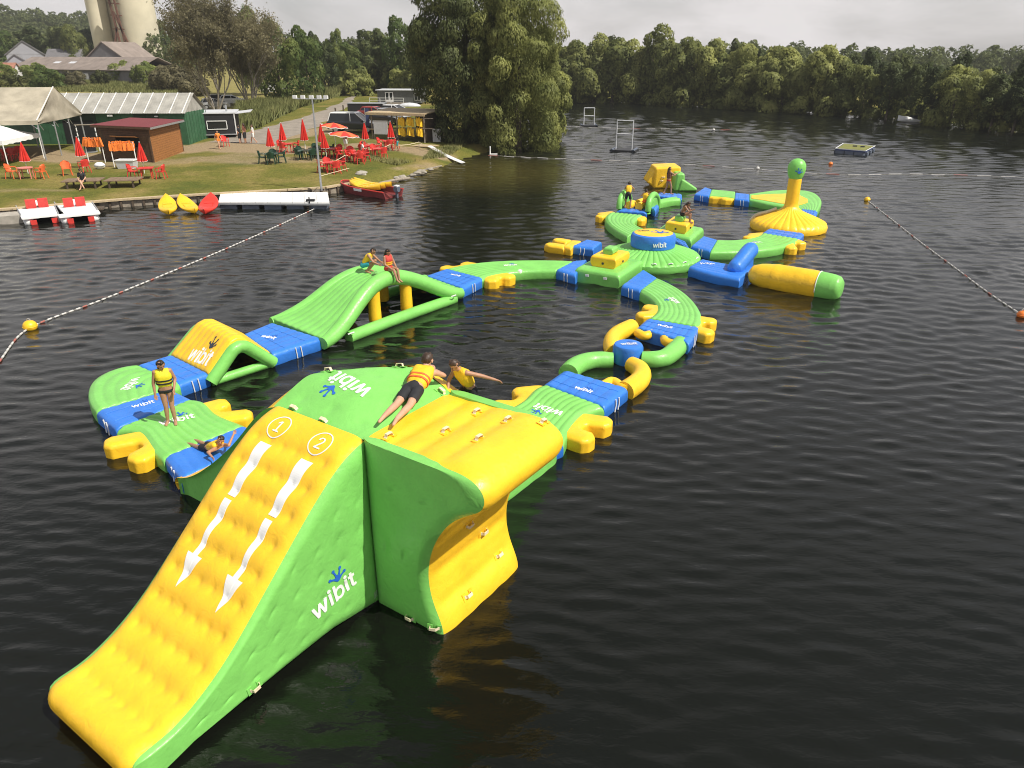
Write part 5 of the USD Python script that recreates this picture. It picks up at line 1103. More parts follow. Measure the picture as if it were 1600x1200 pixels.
def inflate(poly, h, r=.14, z0=-.12, step=.045):
    """Puffed pad on any outline (world xy): rounded rim, flat top, straight skirt into the water."""
    from scipy.spatial import Delaunay
    pts, zz = [], []
    for e in (0, .04, .15, .4, 1.0):
        q = poly.buffer(-e * r) if e else poly
        for g in getattr(q, "geoms", [q]):
            if g.is_empty: continue
            n = max(8, int(g.exterior.length / step)); b = np.array([g.exterior.interpolate(k / n, normalized=True).coords[0] for k in range(n)]); pts.append(b); zz.append(np.full(n, h - r + r * math.sqrt(max(0, 1 - (1 - e) ** 2))))
            if e == 0: rim = b
    x0, y0, x1, y1 = poly.bounds; X_, Y_ = np.meshgrid(np.arange(x0, x1, step * 2.4), np.arange(y0, y1, step * 2.4)); q = np.c_[X_.ravel(), Y_.ravel()]; inn = poly.buffer(-r * 1.15)
    if not inn.is_empty: q = q[shapely.contains_xy(inn, q[:, 0], q[:, 1])]; pts.append(q); zz.append(np.full(len(q), h))
    p = np.vstack(pts); z = np.concatenate(zz); tri = Delaunay(p).simplices; c = p[tri].mean(1); tri = tri[shapely.contains_xy(poly.buffer(1e-4), c[:, 0], c[:, 1])]
    a = p[tri]; cr = (a[:, 1, 0] - a[:, 0, 0]) * (a[:, 2, 1] - a[:, 0, 1]) - (a[:, 1, 1] - a[:, 0, 1]) * (a[:, 2, 0] - a[:, 0, 0]); tri[cr < 0] = tri[cr < 0][:, ::-1]
    v = np.c_[p, z]; n = len(rim); cc = rim.mean(0); low = np.c_[cc + (rim - cc) * .985, np.full(n, z0)]; o = len(v); v = np.vstack([v, low]); k = np.arange(n); k2 = (k + 1) % n
    sk = np.vstack([np.stack([k, o + k, o + k2], 1), np.stack([k, o + k2, k2], 1)]); ccw = Polygon(rim).exterior.is_ccw
    return trimesh.Trimesh(v, np.vstack([tri, sk if ccw else sk[:, ::-1]]), process=False)

def px(pts, z=0.4): return ats(pts, z)

def mat_thing(name, label, cat, Lp, Rp, colour, group=None, z=0.4, part_name="mat", **kw):
    L, R = px(Lp, z), px(Rp, z)
    c = np.r_[(L.mean(0) + R.mean(0)) / 2, 0]
    t = thing(name, label, cat, c, group=group)
    mesh, hf = strip(L, R, h=z, **kw)
    part(t, part_name, mesh, colour, world=True)
    t["height"] = hf; t["L"], t["R"] = L, R
    return t

def strap_pair(t, p, d, z=0.2):
    """White webbing tie-downs hanging at a connector's side."""
    d = unit(d)
    for k in (-.09, .09):
        a = np.asarray(p) + d * k
        part(t, "strap", tube([np.r_[a, .36], np.r_[a * 1.0 + .012, .2], np.r_[a + .03 * d, .02]], .017, 5), "strap_white", world=True)

def connector(label, Lp, Rp, logo_at=None, logo_dir=None, logo_size=.22, ribs=7, near="R", z=.4, straps=True):
    t = mat_thing("blue_connector", label, "connector mat", Lp, Rp, "pvc_blue", group="blue connector mats between the inflatables", z=z, ribs=ribs, amp=.022, r=.13, rib_pow=.5)
    if straps:
        E_ = t[near]; n_ = unit(E_.mean(0) - (t["L"].mean(0) + t["R"].mean(0)) / 2)
        strap_pair(t, E_.mean(0) + n_ * .02, E_[-1] - E_[0])
    # a loose overlapping flap edge across the mat
    L, R = t["L"], t["R"]
    for k in (.28, .72):
        a, b = L[0] + (L[-1] - L[0]) * k, R[0] + (R[-1] - R[0]) * k
        u = np.linspace(.06, .94, 40); pts = a + (b - a) * u[:, None]
        part(t, "seam_flap", tube(np.c_[pts, t["height"](pts) + .004], .014, 6, squash=.5), "pvc_blue", world=True)
    if logo_at is not None: print_logo(t, logo_at, logo_dir, logo_size)
    return t

def print_logo(t, pixel, towards, size, z=.4, foot="print_blue", word="print_white"):
    size *= .86
    c = at2(*pixel, z); d = at2(*towards, z) - c
    w, f = logo(size, drape(None, c, d, t["height"]), edge=.05)
    part(t, "logo_lettering", w, word, world=True, smooth=False); part(t, "logo_foot", f, foot, world=True, smooth=False)

def fingers(t, pairs, w=.52, h=.36):
    """Yellow stepping blocks in pairs, joined by a web along the mat's edge."""
    ctr = (t["L"].mean(0) + t["R"].mean(0)) / 2
    for k in range(0, len(pairs), 2):
        g, base = [], []
        for a, b in pairs[k:k + 2]:
            a, b = at2(*a, .36), at2(*b, .36); d = unit(b - a); n = np.array([-d[1], d[0]]); a = a - d * .15
            g.append(Polygon([a + n * w / 2, b - d * .14 + n * w / 2, b + n * w * .24, b - n * w * .24, b - d * .14 - n * w / 2, a - n * w / 2])); base.append((a, d))
        if len(base) > 1: g.append(LineString([base[0][0], base[1][0]]).buffer(w * .5))
        u = unary_union(g).buffer(.13).buffer(-.2).buffer(.07)
        u = max(getattr(u, "geoms", [u]), key=lambda q: q.area)
        part(t, "steps", inflate(u, h, .13), "pvc_yellow", world=True, smooth=50)

# ------------------------------------------------------------------ the big tower
TO = np.array([-2.25, 9.85, 0.0]); TU = unit([.82, -.572, 0]); TV = np.array([-TU[1], TU[0], 0])
def TW(u, v, z=0.0):
    u, v, z = np.broadcast_arrays(u, v, z)
    return TO + u[..., None] * TU + v[..., None] * TV + z[..., None] * np.array([0, 0, 1.0])

def quilt(fn, ns, nt, puff=.07, rad=.3, dimples=None, rolls=None, edges=(1, 1, 1, 1), flip=False, dd=.035, sg=.07, groove=0.0):
    """Puffed fabric panel. fn(s, t) -> xyz on the flat pattern; edges stay where they are, the middle swells, dimples pull it in."""
    S, T = np.meshgrid(np.linspace(0, 1, ns), np.linspace(0, 1, nt), indexing="ij")
    def disp(S, T, P, ls, lt):
        e = np.ones_like(S) * 10
        if edges[0]: e = np.minimum(e, S * ls)
        if edges[1]: e = np.minimum(e, (1 - S) * ls)
        if edges[2]: e = np.minimum(e, T * lt)
        if edges[3]: e = np.minimum(e, (1 - T) * lt)
        k = np.clip(e / rad, 0, 1)
        d = puff * (1 - (1 - k) ** 2.4)
        if dimples is not None:
            env = np.clip(e / .12, 0, 1)
            for (a, b) in dimples:
                q2 = ((S - a) * ls) ** 2 + ((T - b) * lt) ** 2
                d = d - env * (dd * np.exp(-q2 / (2 * sg ** 2)) + dd * .6 * np.exp(-q2 / (2 * (sg * 2.6) ** 2)))
        if rolls is not None:
            lines, depth, wd = rolls
            env = np.clip(e / .25, 0, 1)
            for b in lines: d = d - env * depth * np.exp(-((T - b) * lt / wd) ** 2)
        return d
    P = fn(S, T)
    ls = np.linalg.norm(np.diff(P, axis=0), axis=2).sum(0).max(); lt = np.linalg.norm(np.diff(P, axis=1), axis=2).sum(1).max()
    def surface(S, T, lift=0.0):
        h = 1e-3
        p = fn(S, T); ds = fn(np.clip(S + h, 0, 1), T) - fn(np.clip(S - h, 0, 1), T); dt = fn(S, np.clip(T + h, 0, 1)) - fn(S, np.clip(T - h, 0, 1))
        n = np.cross(ds, dt); n /= np.linalg.norm(n, axis=-1, keepdims=True) + 1e-12
        if flip: n = -n
        return p + n * (disp(S, T, p, ls, lt) + lift)[..., None]
    V = surface(S, T)
    return trimesh.Trimesh(V.reshape(-1, 3), grid_faces(ns, nt, flip), process=False), surface, (ls, lt)

def polyline(p):
    p = np.asarray(p, float); d = np.r_[0, np.cumsum(np.linalg.norm(np.diff(p, axis=0), axis=1))]; d /= d[-1]
    cs = CubicSpline(d, p); return lambda t: cs(np.clip(t, 0, 1))

tower = thing("inflatable_tower", "tall green and yellow inflatable tower with numbered two lane slide and overhanging climbing wall", "inflatable tower", TO)
W2 = 2.08
slide_prof = polyline([(0.0, 3.03), (-.38, 2.92), (-.85, 2.63), (-1.6, 2.0), (-2.25, 1.42), (-2.85, .92), (-3.4, .60), (-3.85, .47), (-4.12, .46)])   # v, z
slide_prof2 = polyline([(0.0, 3.03), (-.38, 2.92), (-.85, 2.63), (-1.6, 2.0), (-2.25, 1.42), (-2.85, .92), (-3.4, .60), (-3.85, .47), (-4.08, .455), (-4.22, .41), (-4.29, .31), (-4.28, .19), (-4.18, .07), (-4.0, 0.0)])
def slide_fn(S, T):
    vz = slide_prof2(T); return TW(-W2 * (1 - S), vz[..., 0], vz[..., 1])
rows = np.linspace(.11, .83, 10)
slide_dimples = [(a, b) for b in rows for a in np.linspace(.13, .87, 6)]
m_, slide_surf, slide_len = quilt(slide_fn, 90, 170, puff=.065, rad=.24, dimples=slide_dimples, rolls=(rows, .034, .13), dd=.016, sg=.04, edges=(1, 1, 0, 0), flip=True)
part(tower, "slide", m_, "pvc_yellow", world=True, smooth=True)
# right and left green sides of the slide
_u2 = slide_prof2(np.linspace(0, 1, 600)); _e = int(np.argmin(_u2[:, 0]))
side_v = _u2[_e, 0]
def side_top(v): return np.interp(v, _u2[:_e + 1, 0][::-1], _u2[:_e + 1, 1][::-1])
def side_low(v): return np.interp(v, [side_v, -4.27, -4.17, -3.98, -3.5, -1.0, 0.0], [_u2[_e, 1], .18, .07, .0, .10, .14, .0])
def side_fn(u):
    def f(S, T):   # S along v from the tip to the corner, T from bottom to top
        v = side_v * (1 - S) ** 1.0; zb, zt = side_low(v), side_top(v)
        return TW(u, v, zb + (zt - zb) * T)
    return f
side_dimples = [(s, t) for s in np.linspace(.22, .93, 8) for t in np.arange(.30, 2.9, .46) / max(.5, float(side_top(side_v * (1 - s)))) if t < .86]
m_, side_surf, side_len = quilt(side_fn(0.0), 130, 70, puff=.085, rad=.34, dimples=side_dimples, dd=.014, sg=.045, flip=False)
part(tower, "slide_side", m_, "pvc_green", world=True, smooth=True)
part(tower, "slide_side", quilt(side_fn(-W2), 60, 30, puff=.085, rad=.34, flip=True)[0], "pvc_green", world=True, smooth=True)
# top deck
top_d = [(a, b) for a in (.18, .5, .82) for b in (.15, .4, .65, .88)]
def crown_z(S, T):
    x, y = 1 - S, np.asarray(T, float); cd = smooth01(x + y, 1.30, 2.0)
    return .36 * np.sin(np.pi / 2 * np.clip(x / .62, 0, 1)) * np.sin(np.pi / 2 * np.clip(y / .62, 0, 1)) - .36 * cd, cd * .42
def top_fn(S, T):
    dz, pull = crown_z(S, T); u, v = -W2 * (1 - S), W2 * np.asarray(T, float)
    return TW(u + pull, v - pull, 3.03 + dz)
m_, top_surf, top_len = quilt(top_fn, 60, 60, puff=.03, rad=.25, dimples=top_d, dd=.015, sg=.06, edges=(0, 0, 0, 0), flip=False)
part(tower, "top_deck", m_, "pvc_green", world=True, smooth=True)
# overhanging climbing wall: top, nose, waist and foot in one yellow panel
wall_pts = [(0, 3.03), (.7, 3.06), (1.45, 3.1), (1.9, 3.1), (2.13, 3.03), (2.27, 2.87), (2.25, 2.68), (2.08, 2.52), (1.78, 2.31), (1.46, 1.93), (1.24, 1.45), (1.17, 1.0), (1.26, .5), (1.40, .14), (1.42, -.1)]
wall_prof = polyline(wall_pts)
def wall_fn(S, T):
    uz = wall_prof(T); return TW(uz[..., 0], W2 * S, uz[..., 1])
wall_lines = [.08, .165, .25, .60, .70, .80, .90]
m_, wall_surf, wall_len = quilt(wall_fn, 70, 150, puff=.05, rad=.3, rolls=(wall_lines, .034, .12), edges=(1, 1, 0, 0), flip=True)
part(tower, "climbing_wall", m_, "pvc_yellow", world=True, smooth=True)
def arm_side(v):
    def f(S, T):
        uz = wall_prof(1 - T); return TW(uz[..., 0] * S, v, uz[..., 1])
    return f
arm_d = [(a, b) for a in (.3, .62) for b in (.18, .36, .54, .95)]
m_, arm_surf, arm_len = quilt(arm_side(0.0), 70, 110, puff=.09, rad=.4, dimples=[(.2, .88), (.42, .88), (.64, .88), (.3, .25), (.62, .25), (.3, .5), (.62, .5), (.3, .7)], dd=.014, sg=.05, edges=(1, 1, 1, 0), flip=False)
part(tower, "arm_side", m_, "pvc_green", world=True, smooth=True)
part(tower, "arm_side", quilt(arm_side(W2), 40, 60, puff=.09, rad=.4, edges=(1, 1, 1, 0), flip=True)[0], "pvc_green", world=True, smooth=True)
# two climbing ramps: one to the left (along -u), one to the back (along +v)
ramp_prof = polyline([(0, 3.03), (.25, 2.93), (.6, 2.66), (1.3, 1.98), (2.0, 1.38), (2.7, .86), (3.2, .56), (3.62, .40)])
for k, (name, fw) in enumerate((("left", lambda a, b, z: TW(-W2 - a, b, z)), ("back", lambda a, b, z: TW(b - W2, W2 + a, z)))):
    def rf(S, T, fw=fw):
        q = ramp_prof(T); dz, pl = crown_z(0 * S, S) if fw(1., 0., 0.)[0] < TW(-W2, 0, 0)[0] - .3 else crown_z(S, 0 * S + 1); e = np.exp(-(q[..., 0] / .75) ** 2); return fw(q[..., 0] - pl * e, W2 * S + (-pl if fw(1., 0., 0.)[0] < TW(-W2, 0, 0)[0] - .3 else pl) * e, q[..., 1] + dz * e)
    part(tower, "ramp", quilt(rf, 40, 70, puff=.04, rad=.25, rolls=(np.linspace(.1, .95, 8), .02, .09), edges=(1, 1, 0, 0), flip=(k == 0))[0], "pvc_yellow", world=True, smooth=True)
    for b, fl in ((0.0, k == 0), (W2, k == 1)):
        def sf(S, T, b=b, fw=fw):
            q = ramp_prof(S); return fw(q[..., 0], np.full_like(S, b), q[..., 1] * T - .1 * (1 - T))
        part(tower, "ramp_side", quilt(sf, 50, 40, puff=.07, rad=.3, edges=(1, 1, 1, 1), flip=not fl)[0], "pvc_green", world=True, smooth=True)
    def lf(S, T, fw=fw):
        a = T * 2.7; return fw(3.62 + .13 * np.sin(a), W2 * S, .24 + .16 * np.cos(a))
    part(tower, "ramp_lip", quilt(lf, 30, 12, puff=.03, rad=.2, edges=(1, 1, 0, 0), flip=(k == 0))[0], "pvc_yellow", world=True, smooth=True)
# webbing handles
def handle_at(surf, s, t, across=(1, 0), size=.13, colour="strap_cream", base="pvc_yellow"):
    c = surf(np.array([s]), np.array([t]))[0]; h = .01
    ds = unit(surf(np.array([min(1, s + h)]), np.array([t]))[0] - c) * across[0] + unit(surf(np.array([s]), np.array([min(1, t + h)]))[0] - c) * across[1]
    ds = unit(ds); n = surf(np.array([s]), np.array([t]), .05)[0] - c; n = unit(n)
    side = np.cross(n, ds)
    def mk(lo, hi, y, hgt):
        pts = [c + ds * x + n * z for x, z in ((-size * .62, .004), (-size * .5, .02), (-size * .42, hgt), (size * .42, hgt), (size * .5, .02), (size * .62, .004))]
        v = []; 
        for p in pts: v += [p - side * y, p + side * y, p + side * y + n * .012, p - side * y + n * .012]
        v = np.array(v); f = []
        for i in range(len(pts) - 1):
            for a in range(4):
                b = (a + 1) % 4; f.append([i * 4 + a, i * 4 + b, (i + 1) * 4 + b, (i + 1) * 4 + a])
        f += [[3, 2, 1, 0], [len(v) - 4, len(v) - 3, len(v) - 2, len(v) - 1]]
        f = np.array(f); return trimesh.Trimesh(v, np.vstack([f[:, [0, 1, 2]], f[:, [0, 2, 3]]]), process=False)
    hp = part(tower, "handle", mk(0, 0, .028, .06), colour, world=True, smooth=False)
    def patch(x):
        o = c + ds * x; q = [o + ds * a * size * .3 + side * b * .065 + n * z for z in (.0, .012) for a, b in ((-1, -1), (1, -1), (1, 1), (-1, 1))]
        return trimesh.convex.convex_hull(np.array(q))
    for x_ in (-.62, .62): part(hp, "base_patch", patch(size * x_), base, world=True, smooth=False)
for s, t in ((.12, .05), (.42, .155), (.80, .155), (.44, .262), (.80, .262)): handle_at(wall_surf, s, t)
for s, t in ((.93, .345), (.50, .585), (.87, .585), (.42, .705), (.66, .79), (.32, .93), (.80, .90)): handle_at(wall_surf, s, t)
handle_at(side_surf, .41, .14, base="pvc_green"); handle_at(arm_surf, .55, .03, base="pvc_green"); handle_at(arm_surf, .93, .04, base="pvc_green")
for s, t in ((.2, .04), (.55, .03), (.1, .5), (.08, .9), (.5, .93), (.95, .93)): handle_at(top_surf, s, t, base="pvc_green")
for i in (.2, .43, .64):
    c = arm_surf(np.array([i]), np.array([.86]))[0]
# lettering on the slide side, the deck and the numbered lanes
o_ = np.array([at(*p, 0) for p in ((470, 950), (545, 905))])
def side_map(v0, z0, dirv):
    d = unit(dirv); n = np.array([-d[1], d[0]])
    def f(xy, l):
        vz = np.array([v0, z0]) + xy[:, :1] * d + xy[:, 1:2] * n
        v = np.clip(vz[:, 0], side_v, 0); zb, zt = side_low(v), side_top(v)
        return side_surf(1 - v / side_v, np.clip((vz[:, 1] - zb) / (zt - zb), 0, 1), l)
    return f
w_, f_ = logo(.29, side_map(-.98, .82, (1, .16)), edge=.04)
part(tower, "logo_lettering", w_, "print_white", world=True, smooth=False); part(tower, "logo_foot", f_, "print_blue", world=True, smooth=False)
def deck_map(u0, v0, d):
    d = unit(d); n = np.array([-d[1], d[0]])
    def f(xy, l):
        uv = np.array([u0, v0]) + xy[:, :1] * d + xy[:, 1:2] * n
        return top_surf(1 + uv[:, 0] / W2, uv[:, 1] / W2, l)
    return f
w_, f_ = logo(.30, deck_map(-1.2, .88, (-1, .12)), edge=.04)
part(tower, "logo_lettering", w_, "print_white", world=True, smooth=False); part(tower, "logo_foot", f_, "print_blue", world=True, smooth=False)
def lane_map(s0):
    def f(xy, l):   # x across, y metres up the slide from its top (negative = down)
        return slide_surf(np.clip(s0 + xy[:, 0] / W2, 0, 1), np.clip(-xy[:, 1] / slide_len[1], 0, 1), l)
    return f
for k, s0 in ((1, .27), (2, .73)):
    mp = lane_map(s0)
    ring = extrude(Point(0, -.36).buffer(.21, 32).difference(Point(0, -.36).buffer(.192, 32)), .003)
    num = meshkit.text_mesh(str(k), .20, .003); num.apply_translation([-num.bounds.mean(0)[0], -.36 - num.bounds.mean(0)[1], 0])
    arrow = unary_union([Polygon([(-.13, -.68), (.13, -.68), (.085, -1.62), (-.085, -1.62)]), Polygon([(-.08, -1.68), (.08, -1.68), (.075, -1.95), (.045, -2.35), (.055, -2.62), (-.055, -2.62), (-.065, -2.35), (-.075, -1.95)]),
                         Polygon([(-.17, -2.60), (.17, -2.60), (.0, -3.12)])])
    for nm, g in (("lane_number", trimesh.util.concatenate([ring, num])), ("lane_arrow", extrude(arrow, .003))):
        g = finely(g, .05); v = np.array(g.vertices); part(tower, nm, trimesh.Trimesh(mp(v[:, :2], v[:, 2] + .006), g.faces, process=False), "print_white", world=True, smooth=False)
# small care labels near the inside corner
for s, surf, dv in ((.975, side_surf, 0), (.03, arm_surf, 0)):
    for k in range(4):
        tt = (.045 if surf is side_surf else .10) + k * .012
        S = np.array([s - .012, s + .012, s + .012, s - .012]); T = np.array([tt, tt, tt + .006, tt + .006])
        part(tower, "care_label", trimesh.Trimesh(surf(np.clip(S, 0, 1), T, .008), [[0, 1, 2], [0, 2, 3], [2, 1, 0], [3, 2, 0]], process=False), "strap_white", world=True, smooth=False)

# ------------------------------------------------------------------ first ring
G_CURVE = None
A1, B1 = (256, 713), (384, 663)
e0, e1 = TW(np.array(-5.62), np.array(.02), np.array(.4)), TW(np.array(-5.62), np.array(2.06), np.array(.4))
cL = np.array([at2(*A1, .4), e0[:2]]); cR = np.array([at2(*B1, .4), e1[:2]])
t = thing("blue_connector", "blue connector mat between the tower's left ramp and the standing woman's mat", "connector mat", np.r_[(cL.mean(0) + cR.mean(0)) / 2, 0], group="blue connector mats between the inflatables")
m_, hf = strip(cL, cR, ribs=7, amp=.022, r=.13, rib_pow=.5); part(t, "mat", m_, "pvc_blue", world=True); t["height"] = hf
strap_pair(t, cL.mean(0), cL[1] - cL[0])
conn_tower_left = t

t = mat_thing("mat_with_steps", "square green mat with four yellow steps under the standing woman", "inflatable mat", [(180, 670), (208, 671), (226, 684), (237, 701), (254, 715)], [(300, 622), (317, 625), (334, 640), (354, 651), (384, 663)], "pvc_green", ribs=9)
fingers(t, [((218, 679), (160, 690)), ((240, 697), (203, 716)), ((318, 634), (357, 624)), ((348, 648), (394, 643))], .56)
print_logo(t, (276, 656), (320, 646), .30)
stand_mat = t
connector("wide blue connector mat behind the standing woman's mat", [(149, 642), (180, 669)], [(268, 607), (300, 622)], (223, 632), (255, 624), .2, near="L", ribs=4)
t = mat_thing("curved_mat", "green curved mat at the far left end of the course", "inflatable mat", [(149, 641), (138, 624), (137, 606), (146, 591), (168, 578), (213, 569)], [(266, 607), (271, 605), (275, 603.5), (278, 602), (280, 600.5), (281, 599)], "pvc_green", ribs=7, n=40)
print_logo(t, (206, 600), (196, 610), .30)
connector("blue connector mat at the foot of the yellow A-frame ramp", [(213, 569), (266, 553)], [(280, 600), (326, 583)], near="R")

# A-frame: two sloping yellow panels on a green triangular frame
def a_frame():
    A0, A1_ = at2(266, 553, .4), at2(326, 583, .4); B0, B1_ = at2(379, 521, .4), at2(424, 553, .4)
    t = thing("a_frame_ramp", "yellow A-frame ramp with green triangular sides and frog foot logo", "inflatable ramp", np.r_[(A0 + A1_ + B0 + B1_) / 4, 0])
    rz_ = lambda s: .78 * np.interp(s, [0, .40, .5, .60, 1], [0, .93, 1.0, .93, 0])
    f = lambda p, q, n=13: np.array([p + (q - p) * k for k in np.linspace(0, 1, n)])
    m, hf = strip(f(A0, B0), f(A1_, B1_), h=.42, ribs=8, zfun=rz_, under=.26, r=.1, n=50, end_r=.05)
    part(t, "ramp_panel", m, "pvc_yellow", world=True); t["height"] = hf
    for p, q, s in ((A0, B0, 1), (A1_, B1_, -1)):
        n = unit((A0 - A1_)) * s * -.02
        pts = np.array([np.r_[p + (q - p) * k - n * 2, .14 + rz_(k)] for k in np.linspace(0.0, 1.0, 25)])
        part(t, "side_tube", tube(pts, .18, 12), "pvc_green", world=True)
        part(t, "base_tube", tube([np.r_[p + (q - p) * .03 + n, .12], np.r_[p + (q - p) * .97 + n, .12]], .13, 12), "pvc_green", world=True)
    w, fo = logo(.34, drape(None, at2(311, 541, .92), at2(331, 549, .92) - at2(311, 541, .92), hf), edge=.05)
    part(t, "logo_lettering", w, "print_white", world=True, smooth=False); part(t, "logo_foot", fo, "print_dark", world=True, smooth=False)
    return t
a_frame()
connector("blue connector mat between the A-frame ramp and the high arched bridge", [(379, 521), (422, 503)], [(426, 553), (502, 528)], (420, 527), (437, 530), .2, near="R")

def bridge():
    L0, R0, L1, R1 = at2(422, 497, .4), at2(505, 530, .4), at2(663, 430.5, .4), at2(722, 452, .4)
    t = thing("arched_bridge", "high green arched bridge on yellow columns with two people on top", "inflatable bridge", np.r_[(L0 + R0 + L1 + R1) / 4, 0])
    zf = CubicSpline([0, .06, .2, .35, .45, .52, .62, .74, .88, 1], [0, .05, .38, .88, 1.05, 1.06, .92, .62, .2, 0])
    f = lambda p, q, n=21: np.array([p + (q - p) * k for k in np.linspace(0, 1, n)])
    tap = lambda p, q: p + (q - p) * (.17 * np.sin(np.pi * np.linspace(0, 1, len(p))) ** 1.2)[:, None]
    l_, r_ = f(L0, L1), f(R0, R1)
    m, hf = strip(tap(l_, r_), tap(r_, l_), h=.42, ribs=8, zfun=zf, under=.22, r=.12, n=70, end_r=.05)
    part(t, "walkway", m, "pvc_green", world=True); t["height"] = hf
    for p, q, s in ((L0, L1, 1), (R0, R1, -1)):
        n = unit(L0 - R0) * s * -.06
        tl_ = tap(f(p, q, 50), f(R0, R1, 50) if s > 0 else f(L0, L1, 50))
        pts = np.array([np.r_[tl_[i] + n, .24 + zf(k) * (1.16 if s < 0 else 1.0)] for i, k in enumerate(np.linspace(0.0, 1.0, 50))])
        part(t, "arch_tube", tube(pts, np.interp(np.linspace(0, 1, 50), [0, .1, .5, .9, 1], [.2, .24, .27, .24, .2]), 14), "pvc_green", world=True)
        k_ = np.linspace(.16, .94, 24)
        pts = np.array([np.r_[p + (q - p) * k + n * 1.2, .1 + .05 * math.sin(math.pi * k)] for k in k_])
        part(t, "base_tube", tube(pts, .2, 12), "pvc_green", world=True)
        for k in (.40, .63):
            c = p + (q - p) * k - unit(L0 - R0) * s * .55
            part(t, "column", revolve([(0, .1), (.2, .1), (.22, .2), (.21, .8), (.22, .42 + zf(k) - .12), (0, .42 + zf(k) - .1)], 20, (*c, 0)), "pvc_yellow", world=True)
    for k in (.15, .9):
        c = R0 + (R1 - R0) * k - unit(L0 - R0) * .16
        part(t, "handle", tube([np.r_[c - unit(R1 - R0) * .12, .34], np.r_[c - unit(L0 - R0) * .09, .38], np.r_[c + unit(R1 - R0) * .12, .34]], .025, 6), "strap_white", world=True)
    return t
bridge_t = bridge()
connector("blue connector mat at the right end of the arched bridge", [(664, 430), (696, 419)], [(723, 450), (755, 434)], (712, 430), (722, 432), .18)
t = mat_thing("curved_mat", "long green curved mat leading from the arched bridge to the stepped platform", "inflatable mat", [(696, 419), (727, 412.5), (762, 408.3), (805, 406.3), (852, 406), (897, 407.5)], [(754, 435), (773, 428.5), (803, 424), (830, 422), (850, 421.5), (869, 421.5)], "pvc_green", ribs=8, n=44)
fingers(t, [((766, 429), (769, 437.5)), ((782, 426), (801, 431.5)), ((703, 417.5), (691, 414.5)), ((735, 411.5), (721, 409.3))], .6)
part(t, "air_valve", revolve([(0, .22), (.12, .22), (.13, .32), (.1, .4), (0, .42)], 14, (*at2(812, 425.5, .3), 0)), "strap_white", world=True)
print_logo(t, (797, 414.5), (812, 414.2), .22)
connector("short blue connector mat left of the stepped platform by the round dome", [(897, 407.5), (917, 404.5)], [(869, 421.5), (899, 430)], near="R", ribs=5)

def block(c0, c1, c2, h, z0, r=.12, ribs=0):
    """Upright inflated box on three base corners (world xy): near-left, near-right, far-right."""
    c0, c1, c2 = map(np.asarray, (c0, c1, c2)); c3 = c0 + c2 - c1
    m, hf = strip([c0, c3], [c1, c2], h=z0 + h, z0=z0, ribs=ribs, r=r, end_r=r, n=16)
    return m, hf
def stepped_platform(label, c0, c1, c2, h=.56):
    c0, c1, c2 = (at2(*c, .05) for c in (c0, c1, c2)); c3 = c0 + c2 - c1; ctr = (c0 + c2) / 2
    t = thing("stepped_platform", label, "inflatable platform", np.r_[ctr, 0])
    m, hf = block(c0, c1, c2, h + .12, -.12, .17); part(t, "base_block", m, "pvc_green", world=True)
    for sc, z0, hh, colr, nm in ((.56, h - .03, .46, "pvc_yellow", "middle_block"), (.22, h + .4, .30, "pvc_green", "top_block")):
        q = [ctr + (np.asarray(c) - ctr) * sc for c in (c0, c1, c2)]
        m, hf = block(*q, hh, z0, .09); b = part(t, nm, m, colr, world=True)
        if nm == "middle_block":
            for a, bb in ((q[0], q[1]), (q[1], q[2])):
                mid = (a + bb) / 2; o = unit(mid - ctr)
                part(b, "air_valve", tube([np.r_[mid - o * .03, z0 + .2], np.r_[mid + o * .03, z0 + .2]], .05, 8), "print_dark", world=True)
    for a, bb in ((c0, c1),):
        for k in (.3, .7):
            c = a + (bb - a) * k + unit((a + bb) / 2 - ctr) * .04
            part(t, "care_label", box((.16, .02, .09), (*c, .33), rz=math.atan2(*(bb - a)[::-1])), "strap_white", world=True)
    return t, ctr
plat12, plat12_c = stepped_platform("stepped green and yellow platform with an empty top, in front of the round dome", (897, 437), (967, 449.5), (1005, 424))
connector("blue connector mat between the empty stepped platform and the big curved mat", [(1006, 420), (1027, 433)], [(971, 446), (1000, 454)], near="R", ribs=5)
t = mat_thing("curved_mat", "broad green curved mat right of the first ring, beside the yellow steps", "inflatable mat", [(1027, 433), (1060, 449), (1084, 469), (1096, 488), (1094, 510)], [(1000, 454), (1018, 466), (1026, 478), (1022, 489), (1010, 496.5)], "pvc_green", ribs=8, n=40)
fingers(t, [((1026, 479), (1004, 476.5)), ((1019, 488), (995, 489.5)), ((1093, 496), (1120, 500)), ((1090, 512), (1115, 518))], .56)
print_logo(t, (1053, 470), (1046, 465), .26)
big_curve = t
connector("blue connector mat above the yellow and green ring with a blue hub", [(1010, 497), (994, 511)], [(1094, 511), (1077, 535)], (1039, 510), (1052, 513), .2, near="R", ribs=8)

